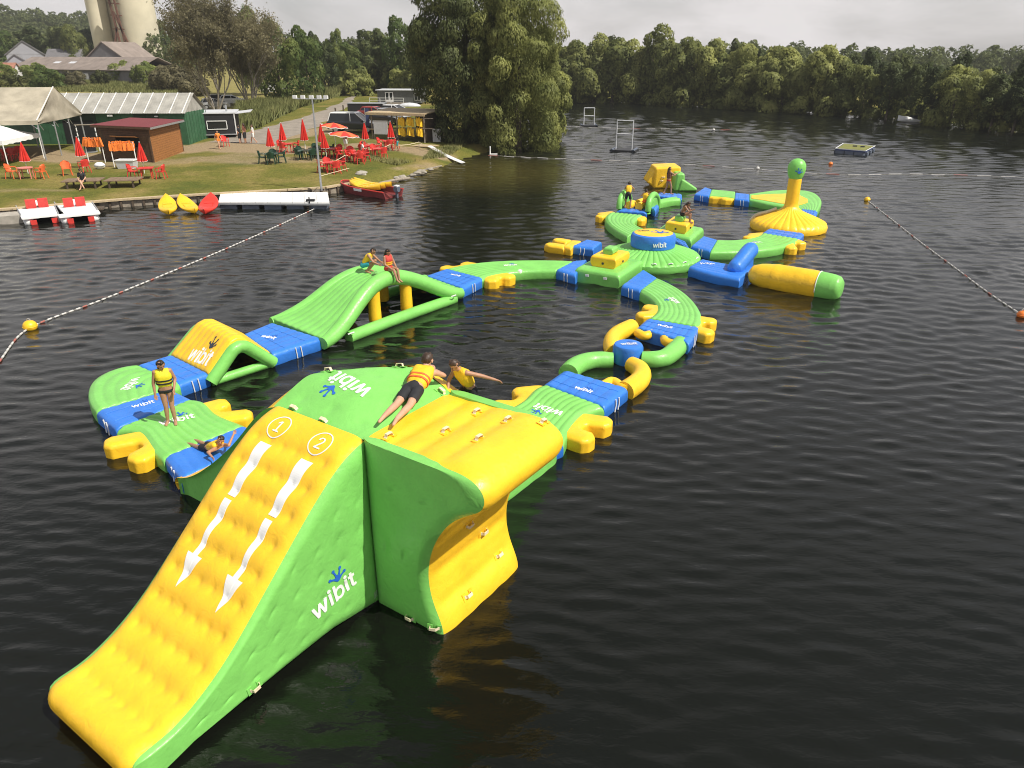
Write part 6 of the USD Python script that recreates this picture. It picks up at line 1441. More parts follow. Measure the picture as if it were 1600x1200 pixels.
def ring_walk():
    hub = at(980, 564, 0.0)
    t = thing("figure_eight_ring", "figure of eight of green and yellow tubes around a blue hub", "inflatable ring", hub)
    part(t, "hub", revolve([(0, -.1), (.42, -.1), (.45, .05), (.45, .46), (.41, .54), (.34, .57), (.2, .56), (0, .57)], 28, hub), "pvc_blue", world=True)
    Z = .22
    for nm, pts, colr in (("tube_arm", [(958, 560), (925, 561), (902, 568), (888, 581)], "pvc_green"), ("tube_arm", [(1003, 558), (1027, 559), (1050, 549), (1063, 536)], "pvc_green"),
                          ("tube_arm", [(958, 548), (956, 532), (966, 519), (988, 509)], "pvc_yellow"), ("tube_arm", [(986, 566), (999, 574), (1002, 587), (990, 600), (976, 609)], "pvc_yellow")):
        p = spline([np.r_[at2(*q, Z), Z - .06] for q in pts], 26)
        part(t, nm, tube(p, np.interp(np.linspace(0, 1, 26), [0, .15, 1], [.23, .26, .29]), 16), colr, world=True)
    p = spline([np.r_[at2(*q, .3), .26] for q in ((996, 518), (1008, 523), (1023, 518), (1036, 523), (1042, 533), (1052, 536))], 24)
    part(t, "wavy_edge", tube(p, .14, 12), "pvc_yellow", world=True)
    p = spline([np.r_[at2(*q, .3), .24] for q in ((884, 586), (905, 592), (915, 600), (940, 601), (955, 594), (975, 607))], 24)
    part(t, "wavy_edge", tube(p, .15, 12), "pvc_yellow", world=True)
    h = lambda p: np.full(len(p), .572)
    w, f = logo(.16, drape(None, hub[:2] + [0, -.05], (1, .1), h), edge=.08)
    part(t, "logo_lettering", w, "print_white", world=True, smooth=False); part(t, "logo_foot", f, "print_blue", world=True, smooth=False)
    return t
ring_walk()
connector("blue connector mat between the blue hubbed ring and the stepped mat by the tower", [(881, 577), (849, 599)], [(982, 606), (945, 635)], (912, 609), (932, 615), .2, near="R", ribs=6)
t = mat_thing("mat_with_steps", "green mat with yellow steps and white lettering behind the tower's overhang", "inflatable mat", [(849, 599), (834, 606), (818, 622), (798, 634), (774, 645)], [(945, 635), (922, 641), (903, 655), (890, 672), (881, 691)], "pvc_green", ribs=9)
fingers(t, [((832, 607), (801, 610)), ((802, 630), (766, 629)), ((912, 651), (957, 657)), ((895, 673), (926, 683))], .56)
print_logo(t, (856, 641), (836, 634), .32)
f0, f1 = TW(np.array(-2.06), np.array(5.62), np.array(.4)), TW(np.array(-.02), np.array(5.62), np.array(.4))
cL = np.array([at2(774, 645, .4), f0[:2]]); cR = np.array([at2(881, 691, .4), f1[:2]])
t = thing("blue_connector", "blue connector mat mostly hidden behind the tower's overhang", "connector mat", np.r_[(cL.mean(0) + cR.mean(0)) / 2, 0], group="blue connector mats between the inflatables")
part(t, "mat", strip(cL, cR, ribs=7, amp=.022, r=.13)[0], "pvc_blue", world=True)

# ------------------------------------------------------------------ second ring
def sun_dome():
    c = np.array([6.2, 32.1, 0])
    t = thing("round_dome", "low round green dome with sunburst ribs and a blue drum in its middle", "inflatable dome", c)
    a = np.linspace(0, 2 * np.pi, 241)[:-1]; R = 2.12
    rr = np.array([2.02, 2.10, R, 2.10, 2.0, 1.85, 1.6, 1.3, 1.0, .7]); zz = np.array([-.12, -.02, .12, .28, .37, .42, .50, .60, .68, .72])
    amp = np.array([0, 0, .2, .5, 1, 1, 1, .8, .5, .2]) * .05
    V = np.stack([np.stack([rr[i] * np.cos(a), rr[i] * np.sin(a), zz[i] + amp[i] * (np.abs(np.sin(a * 20)) ** .6 - .5)], -1) for i in range(len(rr))])
    v = V.reshape(-1, 3); n = len(a); k = np.arange(n); k2 = (k + 1) % n
    f = np.vstack([np.stack([i * n + k, i * n + k2, (i + 1) * n + k2, (i + 1) * n + k], 1) for i in range(len(rr) - 1)]); f = np.vstack([f[:, [0, 1, 2]], f[:, [0, 2, 3]]])
    part(t, "dome", trimesh.Trimesh(v, f, process=False), "pvc_green")
    d = part(t, "drum", revolve([(.9, .66), (.96, .72), (.98, .95), (.98, 1.12), (.93, 1.24), (.84, 1.29)], 40), "pvc_blue")
    part(d, "drum_top", revolve([(.86, 1.28), (.7, 1.315), (.4, 1.325), (0, 1.33)], 40), "pvc_yellow")
    w, _ = logo(.17, lambda xy, l: np.c_[xy[:, 0] - .42, xy[:, 1] + .18, 1.325 + l], edge=.1); f = moved(frog_foot(.62), (.25, -.25, 1.33))
    part(d, "logo_lettering", w, "print_dark", smooth=False); part(d, "logo_foot", f, "print_blue", smooth=False)
    for ang in (-1.35, -1.0, -.5, -2.0, -1.7):
        part(t, "handle", tube([(2.0 * math.cos(ang - .05), 2.0 * math.sin(ang - .05), .39), (2.05 * math.cos(ang), 2.05 * math.sin(ang), .44), (2.0 * math.cos(ang + .05), 2.0 * math.sin(ang + .05), .39)], .025, 6), "strap_white")
    s = meshkit.text_mesh("wibit", .2, .004, bold=True); W = s.bounds[1][0]
    s = finely(s, .06); v = np.array(s.vertices); th = -1.45 + (v[:, 0] - W / 2) / .99
    part(d, "side_lettering", trimesh.Trimesh(np.c_[(.985 + v[:, 2]) * np.cos(th), (.985 + v[:, 2]) * np.sin(th), .86 + v[:, 1]], s.faces, process=False), "print_white", smooth=False)
    return t
sun_dome()
connector("blue connector mat between the round dome and the floating yellow fork on the left", [(941, 377.5), (918, 373.5)], [(927, 388), (894, 384)], near="R", ribs=5)
def fork():
    c = np.r_[at2(888, 381, .35), 0]
    t = thing("floating_fork", "yellow two pronged float at the left tip of the second ring", "inflatable float", c)
    a, b, d, e = at2(909, 376.5, .35), at2(892, 388.5, .35), at2(880, 385.5, .35), at2(894, 375.2, .35)
    part(t, "base_block", strip([a, e], [b, d], h=.38, ribs=0, n=12)[0], "pvc_yellow", world=True)
    for p, q in (((890, 376.5), (866, 372.3)), ((886, 384.2), (853, 379.6))): part(t, "prong", finger(at2(*p, .35), at2(*q, .35), .62, .36), "pvc_yellow", world=True)
fork()
plat22, plat22_c = stepped_platform("stepped green and yellow platform with a person sitting on top", (1020, 376), (1079, 388.5), (1099, 370), .52)
connector("blue mat joining the round dome to the stepped platform with a seated person", [(1047, 372), (1040, 364)], [(1079, 390), (1072, 378)], ribs=4, straps=False)
connector("blue connector mat right of the stepped platform with a seated person", [(1100, 368), (1121, 374)], [(1080, 384), (1110, 392)], near="R", ribs=5)
t = mat_thing("curved_mat", "green curved mat in front of the yellow dome with a post", "inflatable mat", [(1121, 374), (1152, 374), (1174, 371), (1190, 363.5)], [(1110, 392.5), (1150, 392), (1190, 389.5), (1228, 383), (1249, 373)], "pvc_green", ribs=7, n=36)
fingers(t, [((1231, 378), (1238, 386.5)), ((1243, 374), (1255, 379)), ((1186, 366.5), (1164, 370)), ((1188, 364.5), (1170, 366))], .55)
print_logo(t, (1180, 379), (1195, 378), .24)
connector("blue connector mat at the front edge of the yellow dome", [(1190, 363.5), (1200, 356.5)], [(1249, 373), (1257, 364.5)], ribs=6, straps=False)
def ball_dome():
    c = np.array([14.6, 38.95, 0])
    t = thing("ball_post_dome", "yellow dome with a tall yellow post and a green ball on top", "inflatable dome", c)
    a = np.linspace(0, 2 * np.pi, 241)[:-1]
    rr = np.array([1.75, 1.92, 1.95, 1.86, 1.65, 1.3, .95, .6, .42, .34, .3]); zz = np.array([-.1, .0, .18, .36, .47, .62, .76, .92, 1.06, 1.2, 1.3])
    amp = np.array([0, 0, .3, 1, 1, 1, .8, .5, .2, 0, 0]) * .05
    V = np.stack([np.stack([rr[i] * np.cos(a), rr[i] * np.sin(a), zz[i] + amp[i] * (np.abs(np.sin(a * 15)) ** .6 - .5)], -1) for i in range(len(rr))])
    v = V.reshape(-1, 3); n = len(a); k = np.arange(n); k2 = (k + 1) % n
    f = np.vstack([np.stack([i * n + k, i * n + k2, (i + 1) * n + k2, (i + 1) * n + k], 1) for i in range(len(rr) - 1)]); f = np.vstack([f[:, [0, 1, 2]], f[:, [0, 2, 3]]])
    part(t, "dome", trimesh.Trimesh(v, f, process=False), "pvc_yellow")
    part(t, "post", revolve([(.42, 1.0), (.36, 1.15), (.33, 1.35), (.33, 2.5), (.3, 2.6)], 24), "pvc_yellow")
    part(t, "ball", revolve([(.28, 2.52), (.36, 2.66), (.42, 2.85), (.45, 3.05), (.43, 3.25), (.34, 3.42), (.2, 3.52), (.07, 3.555), (0, 3.56)], 28), "pvc_green")
    ft = frog_foot(.3); ft = finely(ft, .05); v = np.array(ft.vertices); th = -1.6 + v[:, 0] / .43
    part(t, "logo_foot", trimesh.Trimesh(np.c_[(.455 + v[:, 2]) * np.cos(th), (.455 + v[:, 2]) * np.sin(th), 2.9 + v[:, 1]], ft.faces, process=False), "print_blue", smooth=False)
    # welded air tube lying on the left flank
    p = [(rr_ * math.cos(2.7), rr_ * math.sin(2.7), z_) for rr_, z_ in ((1.95, .2), (1.7, .55), (1.2, .75), (.7, .98))]
    part(t, "air_tube", tube(spline(p, 14), .08, 8), "strap_cream")
ball_dome()
connector("blue connector mat behind the right flank of the yellow dome", [(1250, 325), (1252, 332)], [(1278, 329), (1275, 337)], ribs=5, straps=False)
t = mat_thing("curved_mat", "large green curved mat with a yellow inner panel behind the ball post", "inflatable mat", [(1171, 303), (1199, 298.5), (1231, 296), (1259, 297), (1278, 304), (1284, 313), (1277, 330)], [(1171, 312), (1196, 316.5), (1222, 321), (1240, 323.5), (1249, 327)], "pvc_green", ribs=8, n=44)
p_ = Polygon(list(px([(1174, 306), (1200, 304), (1231, 303), (1250, 306), (1262, 312)])) + list(px([(1262, 317), (1246, 322), (1220, 318.5), (1196, 314), (1174, 310.5)])))
g_ = finely(extrude(p_, .02), .25); v = np.array(g_.vertices); v[:, 2] += t["height"](v[:, :2]) + .004
part(t, "inner_panel", trimesh.Trimesh(v, g_.faces, process=False), "pvc_yellow", world=True)
connector("blue connector mat left of the large curved mat with a yellow panel", [(1149, 300.5), (1171, 303)], [(1148, 310.5), (1171, 313)], near="R", ribs=4)
t = mat_thing("mat_with_steps", "small far green mat with yellow steps between two blue connectors", "inflatable mat", [(1112, 295.5), (1130, 297), (1149, 299)], [(1108, 306), (1128, 307), (1148, 309.5)], "pvc_green", ribs=5)
fingers(t, [((1116, 304), (1119, 308.5)), ((1134, 306), (1139, 311))], .8)
connector("blue connector mat right of the small far yellow tower", [(1102, 292), (1112, 295.5)], [(1085, 303), (1108, 306.5)], near="R", ribs=4)

def far_tower():
    b = np.r_[at2(1058, 303, .1), 0]
    t = thing("far_inflatable_tower", "small far yellow inflatable tower with a green ramp at the back of the course", "inflatable tower", b)
    c = at2(1045, 297, .0); w = unit(at2(1072, 300, 0) - at2(1030, 300, 0)); n = np.array([-w[1], w[0]])
    # yellow block leaning out over the water at the left
    def slab(pts, depth, o):
        pts = np.array(pts); k = len(pts)
        P_ = [np.r_[o + w * x, z] for x, z in pts]; Q_ = [np.r_[o + w * x + n * depth, z] for x, z in pts]
        m = trimesh.convex.convex_hull(np.array(P_ + Q_)); return finely(m, .5)
    m = m3.Manifold.batch_hull([m3.Manifold.sphere(.16, 12).translate([*(c + w * x + n * y), z]) for x, z in ((-.75, .12), (.75, .12), (-.72, 1.22), (.72, 1.28)) for y in (.9, 2.6)])
    part(t, "yellow_block", m, "pvc_yellow", world=True)
    m = m3.Manifold.batch_hull([m3.Manifold.sphere(.12, 12).translate([*(c + w * x + n * y), z]) for x, z in ((-1.2, .4), (-.8, .15), (-.75, 1.15)) for y in (1.0, 2.6)])
    part(t, "overhang", m, "pvc_yellow", world=True)
    m = m3.Manifold.batch_hull([m3.Manifold.sphere(.14, 12).translate([*(c + w * x + n * y), z]) for x, z in ((.45, .1), (.9, .1), (.5, 1.0), (.8, 1.0)) for y in (-.2, 1.0)])
    part(t, "green_pillar", m, "pvc_green", world=True)
    m = m3.Manifold.batch_hull([m3.Manifold.sphere(.12, 12).translate([*(c + w * x + n * y), z]) for x, z in ((.7, .1), (1.7, .1), (.8, .65)) for y in (-.3, 1.0)])
    part(t, "green_ramp", m, "pvc_green", world=True)
    for x, z in ((-.3, .75), (.3, 1.0), (-.4, .5)): part(t, "handle", tube([np.r_[c + w * (x - .1) + n * .72, z], np.r_[c + w * x + n * .64, z], np.r_[c + w * (x + .1) + n * .72, z]], .03, 6), "strap_cream", world=True)
    t["c"], t["w"], t["n"] = c, w, n
    return t
ft_ = far_tower()
mat_thing("blue_connector", "blue mat at the foot of the small far tower where a woman stands", "connector mat", [(1020, 305.5), (1028, 301)], [(1066, 310), (1066, 303)], "pvc_blue", group="blue connector mats between the inflatables", ribs=5)
mat_thing("narrow_mat", "narrow green mat between the small far tower and the seesaw game", "inflatable mat", [(1018, 317), (1038, 309.5), (1057, 306.5)], [(1024, 321.5), (1042, 313), (1064, 310.5)], "pvc_green", ribs=3)
mat_thing("blue_connector", "short blue connector mat right of the seesaw game with two boys", "connector mat", [(1016, 318), (1013, 323)], [(1030, 320.5), (1024, 328)], "pvc_blue", group="blue connector mats between the inflatables", ribs=3)
def seesaw():
    c = np.r_[at2(992, 326, .1), 0]
    t = thing("seesaw_game", "green walled game with yellow seats and two boys aboard", "inflatable game", c)
    A, B = at2(967, 331, .1), at2(1012, 335, .1); w = unit(B - A); n = np.array([-w[1], w[0]])
    for o, k in ((A, 0), (B, 1)):
        p = spline([np.r_[o + n * y, z] for y, z in ((0, .15), (.1, .75), (.7, 1.05), (1.4, .95), (1.9, .6), (2.1, .12))], 26)
        part(t, "side_arch", tube(p, .17, 12), "pvc_green", world=True)
        m = m3.Manifold.batch_hull([m3.Manifold.sphere(.1, 10).translate([*(o + n * y), z]) for y, z in ((.1, .12), (.2, .6), (.8, .85), (1.4, .78), (1.95, .12))])
        part(t, "side_wall", m, "pvc_green", world=True)
    for x, y in ((.45, .3), (1.15, .35), (.8, 1.2)):
        p = [np.r_[A + w * x * .92 + n * y, .42], np.r_[A + w * (x * .92 + .1) + n * (y + .7), .42]]
        part(t, "seat_tube", tube(p, .24, 12), "pvc_yellow", world=True)
    m, _ = strip([A - n * .5, A + n * 2.2], [B - n * .3, B + n * 2.2], h=.26, ribs=4, n=14); part(t, "floor_mat", m, "pvc_blue", world=True)
    t["A"], t["w"], t["n"] = A, w, n
    return t
ss_ = seesaw()
t = mat_thing("curved_mat", "green curved mat with yellow steps left of the seated person's platform", "inflatable mat", [(953, 331), (946, 337), (948, 347), (960, 357), (980, 368)], [(1006, 336), (995, 342), (993, 349), (1003, 355), (1022, 361)], "pvc_green", ribs=7, n=36)
fingers(t, [((954, 333.5), (933, 337)), ((951, 331.5), (935, 333.5)), ((990, 338.5), (1006, 342.5)), ((993, 337), (1009, 339.5))], .55)

def launch_seat():
    c = np.r_[at2(1110, 418, .3), 0]
    t = mat_thing("blue_jump_mat", "blue mat with a big upright blue pillow between the dome and the yellow blob", "inflatable mat", [(1098, 404), (1128, 410), (1180, 416)], [(1076, 417), (1112, 427), (1156, 435)], "pvc_blue", ribs=6)
    p0, p1 = np.r_[at2(1130, 425, .5), .48], None
    a = np.r_[at2(1152, 425, .35), .55]; 
    ax = unit(np.r_[at2(1180, 404, .35) - at2(1136, 424, .35), 0])
    c = np.r_[at2(1160, 421, .3), 0]
    q = [c - ax * .95 + [0, 0, .42], c - ax * .4 + [0, 0, .62], c + ax * .3 + [0, 0, .92], c + ax * .8 + [0, 0, 1.08]]
    p = spline(q, 20); part(t, "pillow", tube(p, np.interp(np.linspace(0, 1, 20), [0, .04, .12, .88, .96, 1], [.14, .27, .33, .33, .27, .14]), 18), "pvc_blue", world=True)
    m = m3.Manifold.batch_hull([m3.Manifold.sphere(.1, 10).translate([*(c[:2] + ax[:2] * x), z]) for x, z in ((-.95, .3), (.8, .3), (-.7, .5), (.7, .95))])
    part(t, "pillow_base", m, "pvc_blue", world=True)
    strap_pair(t, at2(1122, 426, .3), np.array([1.0, -.2]))
    w, f = logo(.2, drape(None, at2(1105, 412, .4), (1, -.15), t["height"]), edge=.08); part(t, "logo_lettering", w, "print_white", world=True, smooth=False)
launch_seat()
def blob():
    a, b = np.r_[at2(1171, 426, .4), .36], np.r_[at2(1316, 448, .45), .36]
    t = thing("jump_blob", "long yellow air pillow with a green end lying on the water", "jump pillow", np.r_[(a[:2] + b[:2]) / 2, 0])
    p = a + (b - a) * np.linspace(0, 1, 60)[:, None]; s = np.linspace(0, 1, 60)
    r = np.interp(s, [0, .03, .12, .3, .7, .9, .97, 1], [.16, .34, .46, .54, .54, .50, .44, .30])
    def seg(i0, i1, **k):
        m = tube(p[i0:i1], r[i0:i1], 28, **k); v = np.array(m.vertices)
        d = unit(b - a); x = (v - a) @ d
        cen = a + x[:, None] * d; q = v - cen
        v = cen + q * (1 + .012 * np.abs(np.sin(x * 7.0)))[:, None]
        v[:, 2] = np.maximum(v[:, 2], -.1)
        return trimesh.Trimesh(v, m.faces, process=False)
    part(t, "yellow_body", seg(0, 46), "pvc_yellow", world=True, smooth=60); part(t, "green_end", seg(45, 60), "pvc_green", world=True, smooth=60)
    d = unit(b - a); part(t, "white_seam", tube(np.array([p[45] + r[45] * 1.012 * (math.cos(k) * np.cross(d, [0, 0, 1]) + math.sin(k) * np.array([0, 0, 1])) for k in np.linspace(-.3, 3.44, 30)]), .018, 6), "strap_white", world=True)
blob()
# ------------------------------------------------------------------ people
for n_, c_ in (("skin_light", (.52, .30, .20)), ("skin_tan", (.38, .205, .125)), ("skin_brown", (.25, .125, .075))):
    mat(n_, {"n": ("noise_texture", {"scale": 9.0, "detail": 3.0}), "r": ("rgb_ramp", {"ramp": [(.3, tuple(c * .9 for c in c_)), (.7, tuple(min(1, c * 1.07) for c in c_))]}), "p": ("principled_bsdf", {"roughness": .5, "subsurface_weight": .08, "specular_ior_level": .35})}, [("n.fac", "r.fac"), ("r.color", "p.base_color")], "p.BSDF")
plain("hair_dark", (.022, .014, .010), .55, .3, 30); plain("hair_brown", (.045, .025, .015), .55, .3, 30); plain("cloth_black", (.014, .015, .018), .8, .2, 12); plain("cloth_teal", (.02, .30, .34), .75, .15, 12); plain("cloth_white", (.70, .70, .68), .8, .08, 8); plain("cloth_red", (.50, .05, .035), .75, .15, 10); plain("cloth_orange", (.72, .22, .03), .75, .15, 10); plain("cloth_brown", (.17, .06, .035), .8, .2, 10); plain("eye_dark", (.01, .01, .01), .3, .1); plain("lip", (.30, .10, .08), .5, .1); plain("vest_lime", (.70, .60, .02), .65, .15, 8, bump=.4)

def ball(p, r): return m3.Manifold.sphere(r, 14).translate([float(q) for q in p])
def bone(a, ra, b, rb): return m3.Manifold.batch_hull([ball(a, ra), ball(b, rb)])
def V3(*a): return np.array(a, float)

def make_person(label, loc, rz, J, height=1.65, skin="skin_light", hair="hair_dark", long_hair=False, vest=None, vest_trim=None, bottom=None, bottom_len=.35, top=None, group=None, look=(0, 1, 0), pitch=None):
    """J: joints in metres for a 1.65 m figure: pelvis, chest, neck, head, and r/l of shoulder, elbow, wrist, hip, knee, ankle, toe; +y is forward."""
    k = height / 1.65
    J = {a: np.asarray(b, float) * k for a, b in J.items()}
    if pitch is not None:
        R_ = trimesh.transformations.rotation_matrix(pitch, [1, 0, 0])[:3, :3]; J = {a: R_ @ b for a, b in J.items()}; look = R_ @ np.asarray(look, float)
    t = thing("person", label, "person", loc, rz, group)
    fw = unit(look); up = unit(J["head"] - J["neck"]); up = unit(up - fw * (up @ fw) * .6); side = unit(np.cross(fw, up)); fw = unit(np.cross(up, side))
    hd = J["head"]; r = .088 * k
    parts_ = [m3.Manifold.batch_hull([ball(hd + up * .025 * k - fw * .012 * k, r), ball(hd - up * .055 * k + fw * .028 * k, .052 * k)]), bone(hd - up * .05 * k, .05 * k, J["neck"] - up * .02 * k, .052 * k)]
    sh = [J["r_shoulder"], J["l_shoulder"]]; hp = [J["r_hip"], J["l_hip"]]
    parts_ += [m3.Manifold.batch_hull([ball(sh[0], .052 * k), ball(sh[1], .052 * k), ball(J["neck"] - (J["neck"] - J["chest"]) * .25, .06 * k), ball(J["chest"], .118 * k)]),
               m3.Manifold.batch_hull([ball(J["chest"], .118 * k), ball((J["chest"] + J["pelvis"]) / 2, .102 * k)]), m3.Manifold.batch_hull([ball((J["chest"] + J["pelvis"]) / 2, .102 * k), ball(J["pelvis"], .112 * k), ball(hp[0], .088 * k), ball(hp[1], .088 * k)])]
    for s in "rl":
        parts_ += [bone(J[s + "_shoulder"], .050 * k, J[s + "_elbow"], .040 * k), bone(J[s + "_elbow"], .040 * k, J[s + "_wrist"], .027 * k), bone(J[s + "_hip"], .086 * k, J[s + "_knee"], .056 * k),
                   m3.Manifold.batch_hull([ball(J[s + "_knee"], .054 * k), ball(J[s + "_knee"] * .68 + J[s + "_ankle"] * .32, .054 * k)]), bone(J[s + "_knee"] * .68 + J[s + "_ankle"] * .32, .054 * k, J[s + "_ankle"], .036 * k),
                   m3.Manifold.batch_hull([ball(J[s + "_ankle"] - unit(J[s + "_toe"] - J[s + "_ankle"]) * .03 * k, .036 * k), ball(J[s + "_toe"], .024 * k), ball(J[s + "_toe"] + np.cross(unit(J[s + "_toe"] - J[s + "_ankle"]), unit(J[s + "_knee"] - J[s + "_ankle"])) * .028 * k, .02 * k)])]
        w, e = J[s + "_wrist"], J[s + "_elbow"]; d = unit(w - e); a = np.cross(d, fw if abs(d @ fw) < .9 else up); a = unit(a); nrm = np.cross(a, d)
        palm = w + d * .05 * k
        parts_.append(m3.Manifold.batch_hull([ball(w + d * .01 * k, .022 * k), ball(palm + d * .03 * k + a * .026 * k, .014 * k), ball(palm + d * .03 * k - a * .026 * k, .014 * k)]))
        for i, (o, l) in enumerate(((-.030, .060), (-.010, .072), (.010, .068), (.029, .054))):
            b0 = palm + d * .03 * k + a * o * k; b1 = b0 + d * l * .5 * k + nrm * .008 * k; b2 = b1 + d * l * .45 * k + nrm * .02 * k; parts_ += [bone(b0, .0095 * k, b1, .009 * k), bone(b1, .009 * k, b2, .0075 * k)]
        sg = 1 if s == "r" else -1
        parts_.append(bone(palm - a * sg * .02 * k, .011 * k, palm - a * sg * .052 * k + d * .035 * k + nrm * .015 * k, .009 * k))
    parts_ += [bone(hd + fw * .085 * k - up * .005 * k, .010 * k, hd + fw * .096 * k - up * .024 * k, .014 * k)]
    for sg in (-1, 1): parts_.append(bone(hd + side * sg * .088 * k + up * .012 * k, .013 * k, hd + side * sg * .088 * k - up * .022 * k, .010 * k))
    m = m3.Manifold.batch_boolean(parts_, m3.OpType.Add).refine_to_length(.035 * k)
    m = to_arrays(m); m = trimesh.Trimesh(m.vertices, m.faces, process=True)
    trimesh.smoothing.filter_taubin(m, lamb=.5, nu=.53, iterations=8)
    b = part(t, "body", m, skin, smooth=60)
    for sg in (-1, 1): part(b, "eye", trimesh.creation.icosphere(1, .011 * k).apply_translation(hd + fw * .078 * k + side * sg * .032 * k + up * .012 * k), "eye_dark")
    part(b, "mouth", moved(trimesh.creation.icosphere(1, .012 * k), hd + fw * .079 * k - up * .055 * k), "lip")
    hs = [ball(hd + up * .042 * k - fw * .022 * k, .090 * k), ball(hd + up * .02 * k - fw * .034 * k, .088 * k), ball(hd + up * .075 * k + fw * .02 * k, .052 * k)]
    hm_ = m3.Manifold.batch_hull(hs[:2]) + m3.Manifold.batch_hull([hs[0], hs[2]])
    if long_hair: hm_ = hm_ + bone(hd - fw * .07 * k + up * .01 * k, .07 * k, hd - fw * .095 * k - up * .13 * k, .055 * k) + bone(hd - fw * .095 * k - up * .13 * k, .055 * k, J["neck"] - fw * .13 * k - up * .14 * k, .03 * k)
    hm_ = to_arrays(hm_.refine_to_length(.03 * k)); v = np.array(hm_.vertices); v = v + (meshkit.noise(v * 28, 3) - .5)[:, None] * .034; part(t, "hair", trimesh.Trimesh(v, hm_.faces, process=False), hair, smooth=60)
    ax = unit(J["chest"] - J["pelvis"]); sd = unit(sh[0] - sh[1]); ft_ = unit(np.cross(ax, sd)); ft_ = ft_ if True else -ft_
    if vest:
        c, lo = J["chest"], J["chest"] * .42 + J["pelvis"] * .58; tp = J["neck"] - (J["neck"] - c) * .30
        shell = m3.Manifold.batch_hull([ball(c + sd * .062 * k, .130 * k), ball(c - sd * .062 * k, .130 * k), ball(lo + sd * .05 * k, .115 * k), ball(lo - sd * .05 * k, .115 * k), ball(tp + sd * .105 * k, .072 * k), ball(tp - sd * .105 * k, .072 * k)])
        neck_hole = bone(J["neck"] + ax * .12 * k, .07 * k, J["neck"] - ax * .015 * k, .056 * k); shell = shell - neck_hole
        vm = to_arrays(shell.refine_to_length(.05 * k)); vt = part(t, "life_vest", vm, vest, smooth=40)
        if vest_trim:
            for f_ in (.45, .85):
                q = c * (1 - f_) + lo * f_; part(vt, "belt", to_arrays(m3.Manifold.batch_hull([ball(q + sd * .056 * k, .132 * k), ball(q - sd * .056 * k, .132 * k)]) ^ m3.Manifold.batch_hull([ball(q + sd * x + ft_ * y + ax * z, .002) for x in (-.3, .3) for y in (-.3, .3) for z in (-.016, .016)])), vest_trim, smooth=30)
    if top:
        c, p = J["chest"], J["pelvis"]; g = m3.Manifold.batch_hull([ball(sh[0], .062 * k), ball(sh[1], .062 * k), ball(c, .130 * k)]) + m3.Manifold.batch_hull([ball(c, .130 * k), ball(p + ax * .03, .120 * k)])
        for s in "rl": g = g + bone(J[s + "_shoulder"], .062 * k, J[s + "_shoulder"] * .35 + J[s + "_elbow"] * .65, .055 * k)
        part(t, "shirt", to_arrays(g.refine_to_length(.06 * k)), top, smooth=50)
    if bottom:
        p = J["pelvis"]; g = m3.Manifold.batch_hull([ball(p + ax * (.06 if bottom_len > .1 else .0) * k, .112 * k), ball(hp[0], .096 * k), ball(hp[1], .096 * k), ball(p, .12 * k)])
        if bottom_len > .1:
            for s in "rl": g = g + bone(J[s + "_hip"], .098 * k, J[s + "_hip"] * (1 - bottom_len) + J[s + "_knee"] * bottom_len, .088 * k)
        else:
            slab = m3.Manifold.batch_hull([ball(p - ax * .03 * k + sd * x + ft_ * y + ax * z, .002) for x in (-.3, .3) for y in (-.3, .3) for z in (-.07 * k, .022 * k)]); g = g ^ slab
        part(t, "shorts" if bottom_len > .1 else "swim_bottoms", to_arrays(g.refine_to_length(.05 * k)), bottom, smooth=50)
    return t

def pose(**kw):
    J = dict(pelvis=V3(0, 0, .92), chest=V3(0, .01, 1.24), neck=V3(0, 0, 1.41), head=V3(0, .02, 1.53),
             r_shoulder=V3(.165, 0, 1.365), l_shoulder=V3(-.165, 0, 1.365), r_elbow=V3(.215, -.02, 1.08), l_elbow=V3(-.215, -.02, 1.08), r_wrist=V3(.225, .03, .85), l_wrist=V3(-.225, .03, .85),
             r_hip=V3(.085, 0, .87), l_hip=V3(-.085, 0, .87), r_knee=V3(.085, .02, .47), l_knee=V3(-.085, .02, .47), r_ankle=V3(.08, -.01, .07), l_ankle=V3(-.08, -.01, .07), r_toe=V3(.10, .15, .025), l_toe=V3(-.10, .15, .025))
    J.update({a: V3(*b) for a, b in kw.items()}); return J
def face(fx, fy): return math.atan2(-fx, fy)

# the standing woman
w0 = at(270, 660, .42)
make_person("woman standing barefoot on the square mat in a yellow life vest and dark bikini bottom", (w0[0], w0[1], stand_mat["height"](w0[None, :2])[0] - .005), face(.35, -.94), pose(r_elbow=(.235, .0, 1.09), r_wrist=(.24, .06, .84), l_elbow=(-.235, -.04, 1.12), l_wrist=(-.19, .12, .93), r_knee=(.07, .03, .47), l_knee=(-.06, .05, .47), r_ankle=(.10, 0, .07), l_ankle=(-.07, .03, .07), r_toe=(.13, .14, .025), l_toe=(-.09, .18, .025), head=(-.01, .05, 1.53)), 1.62, "skin_tan", "hair_dark", True, "vest_lime", "cloth_black", "cloth_black", .05, look=(-.45, .75, -.4))
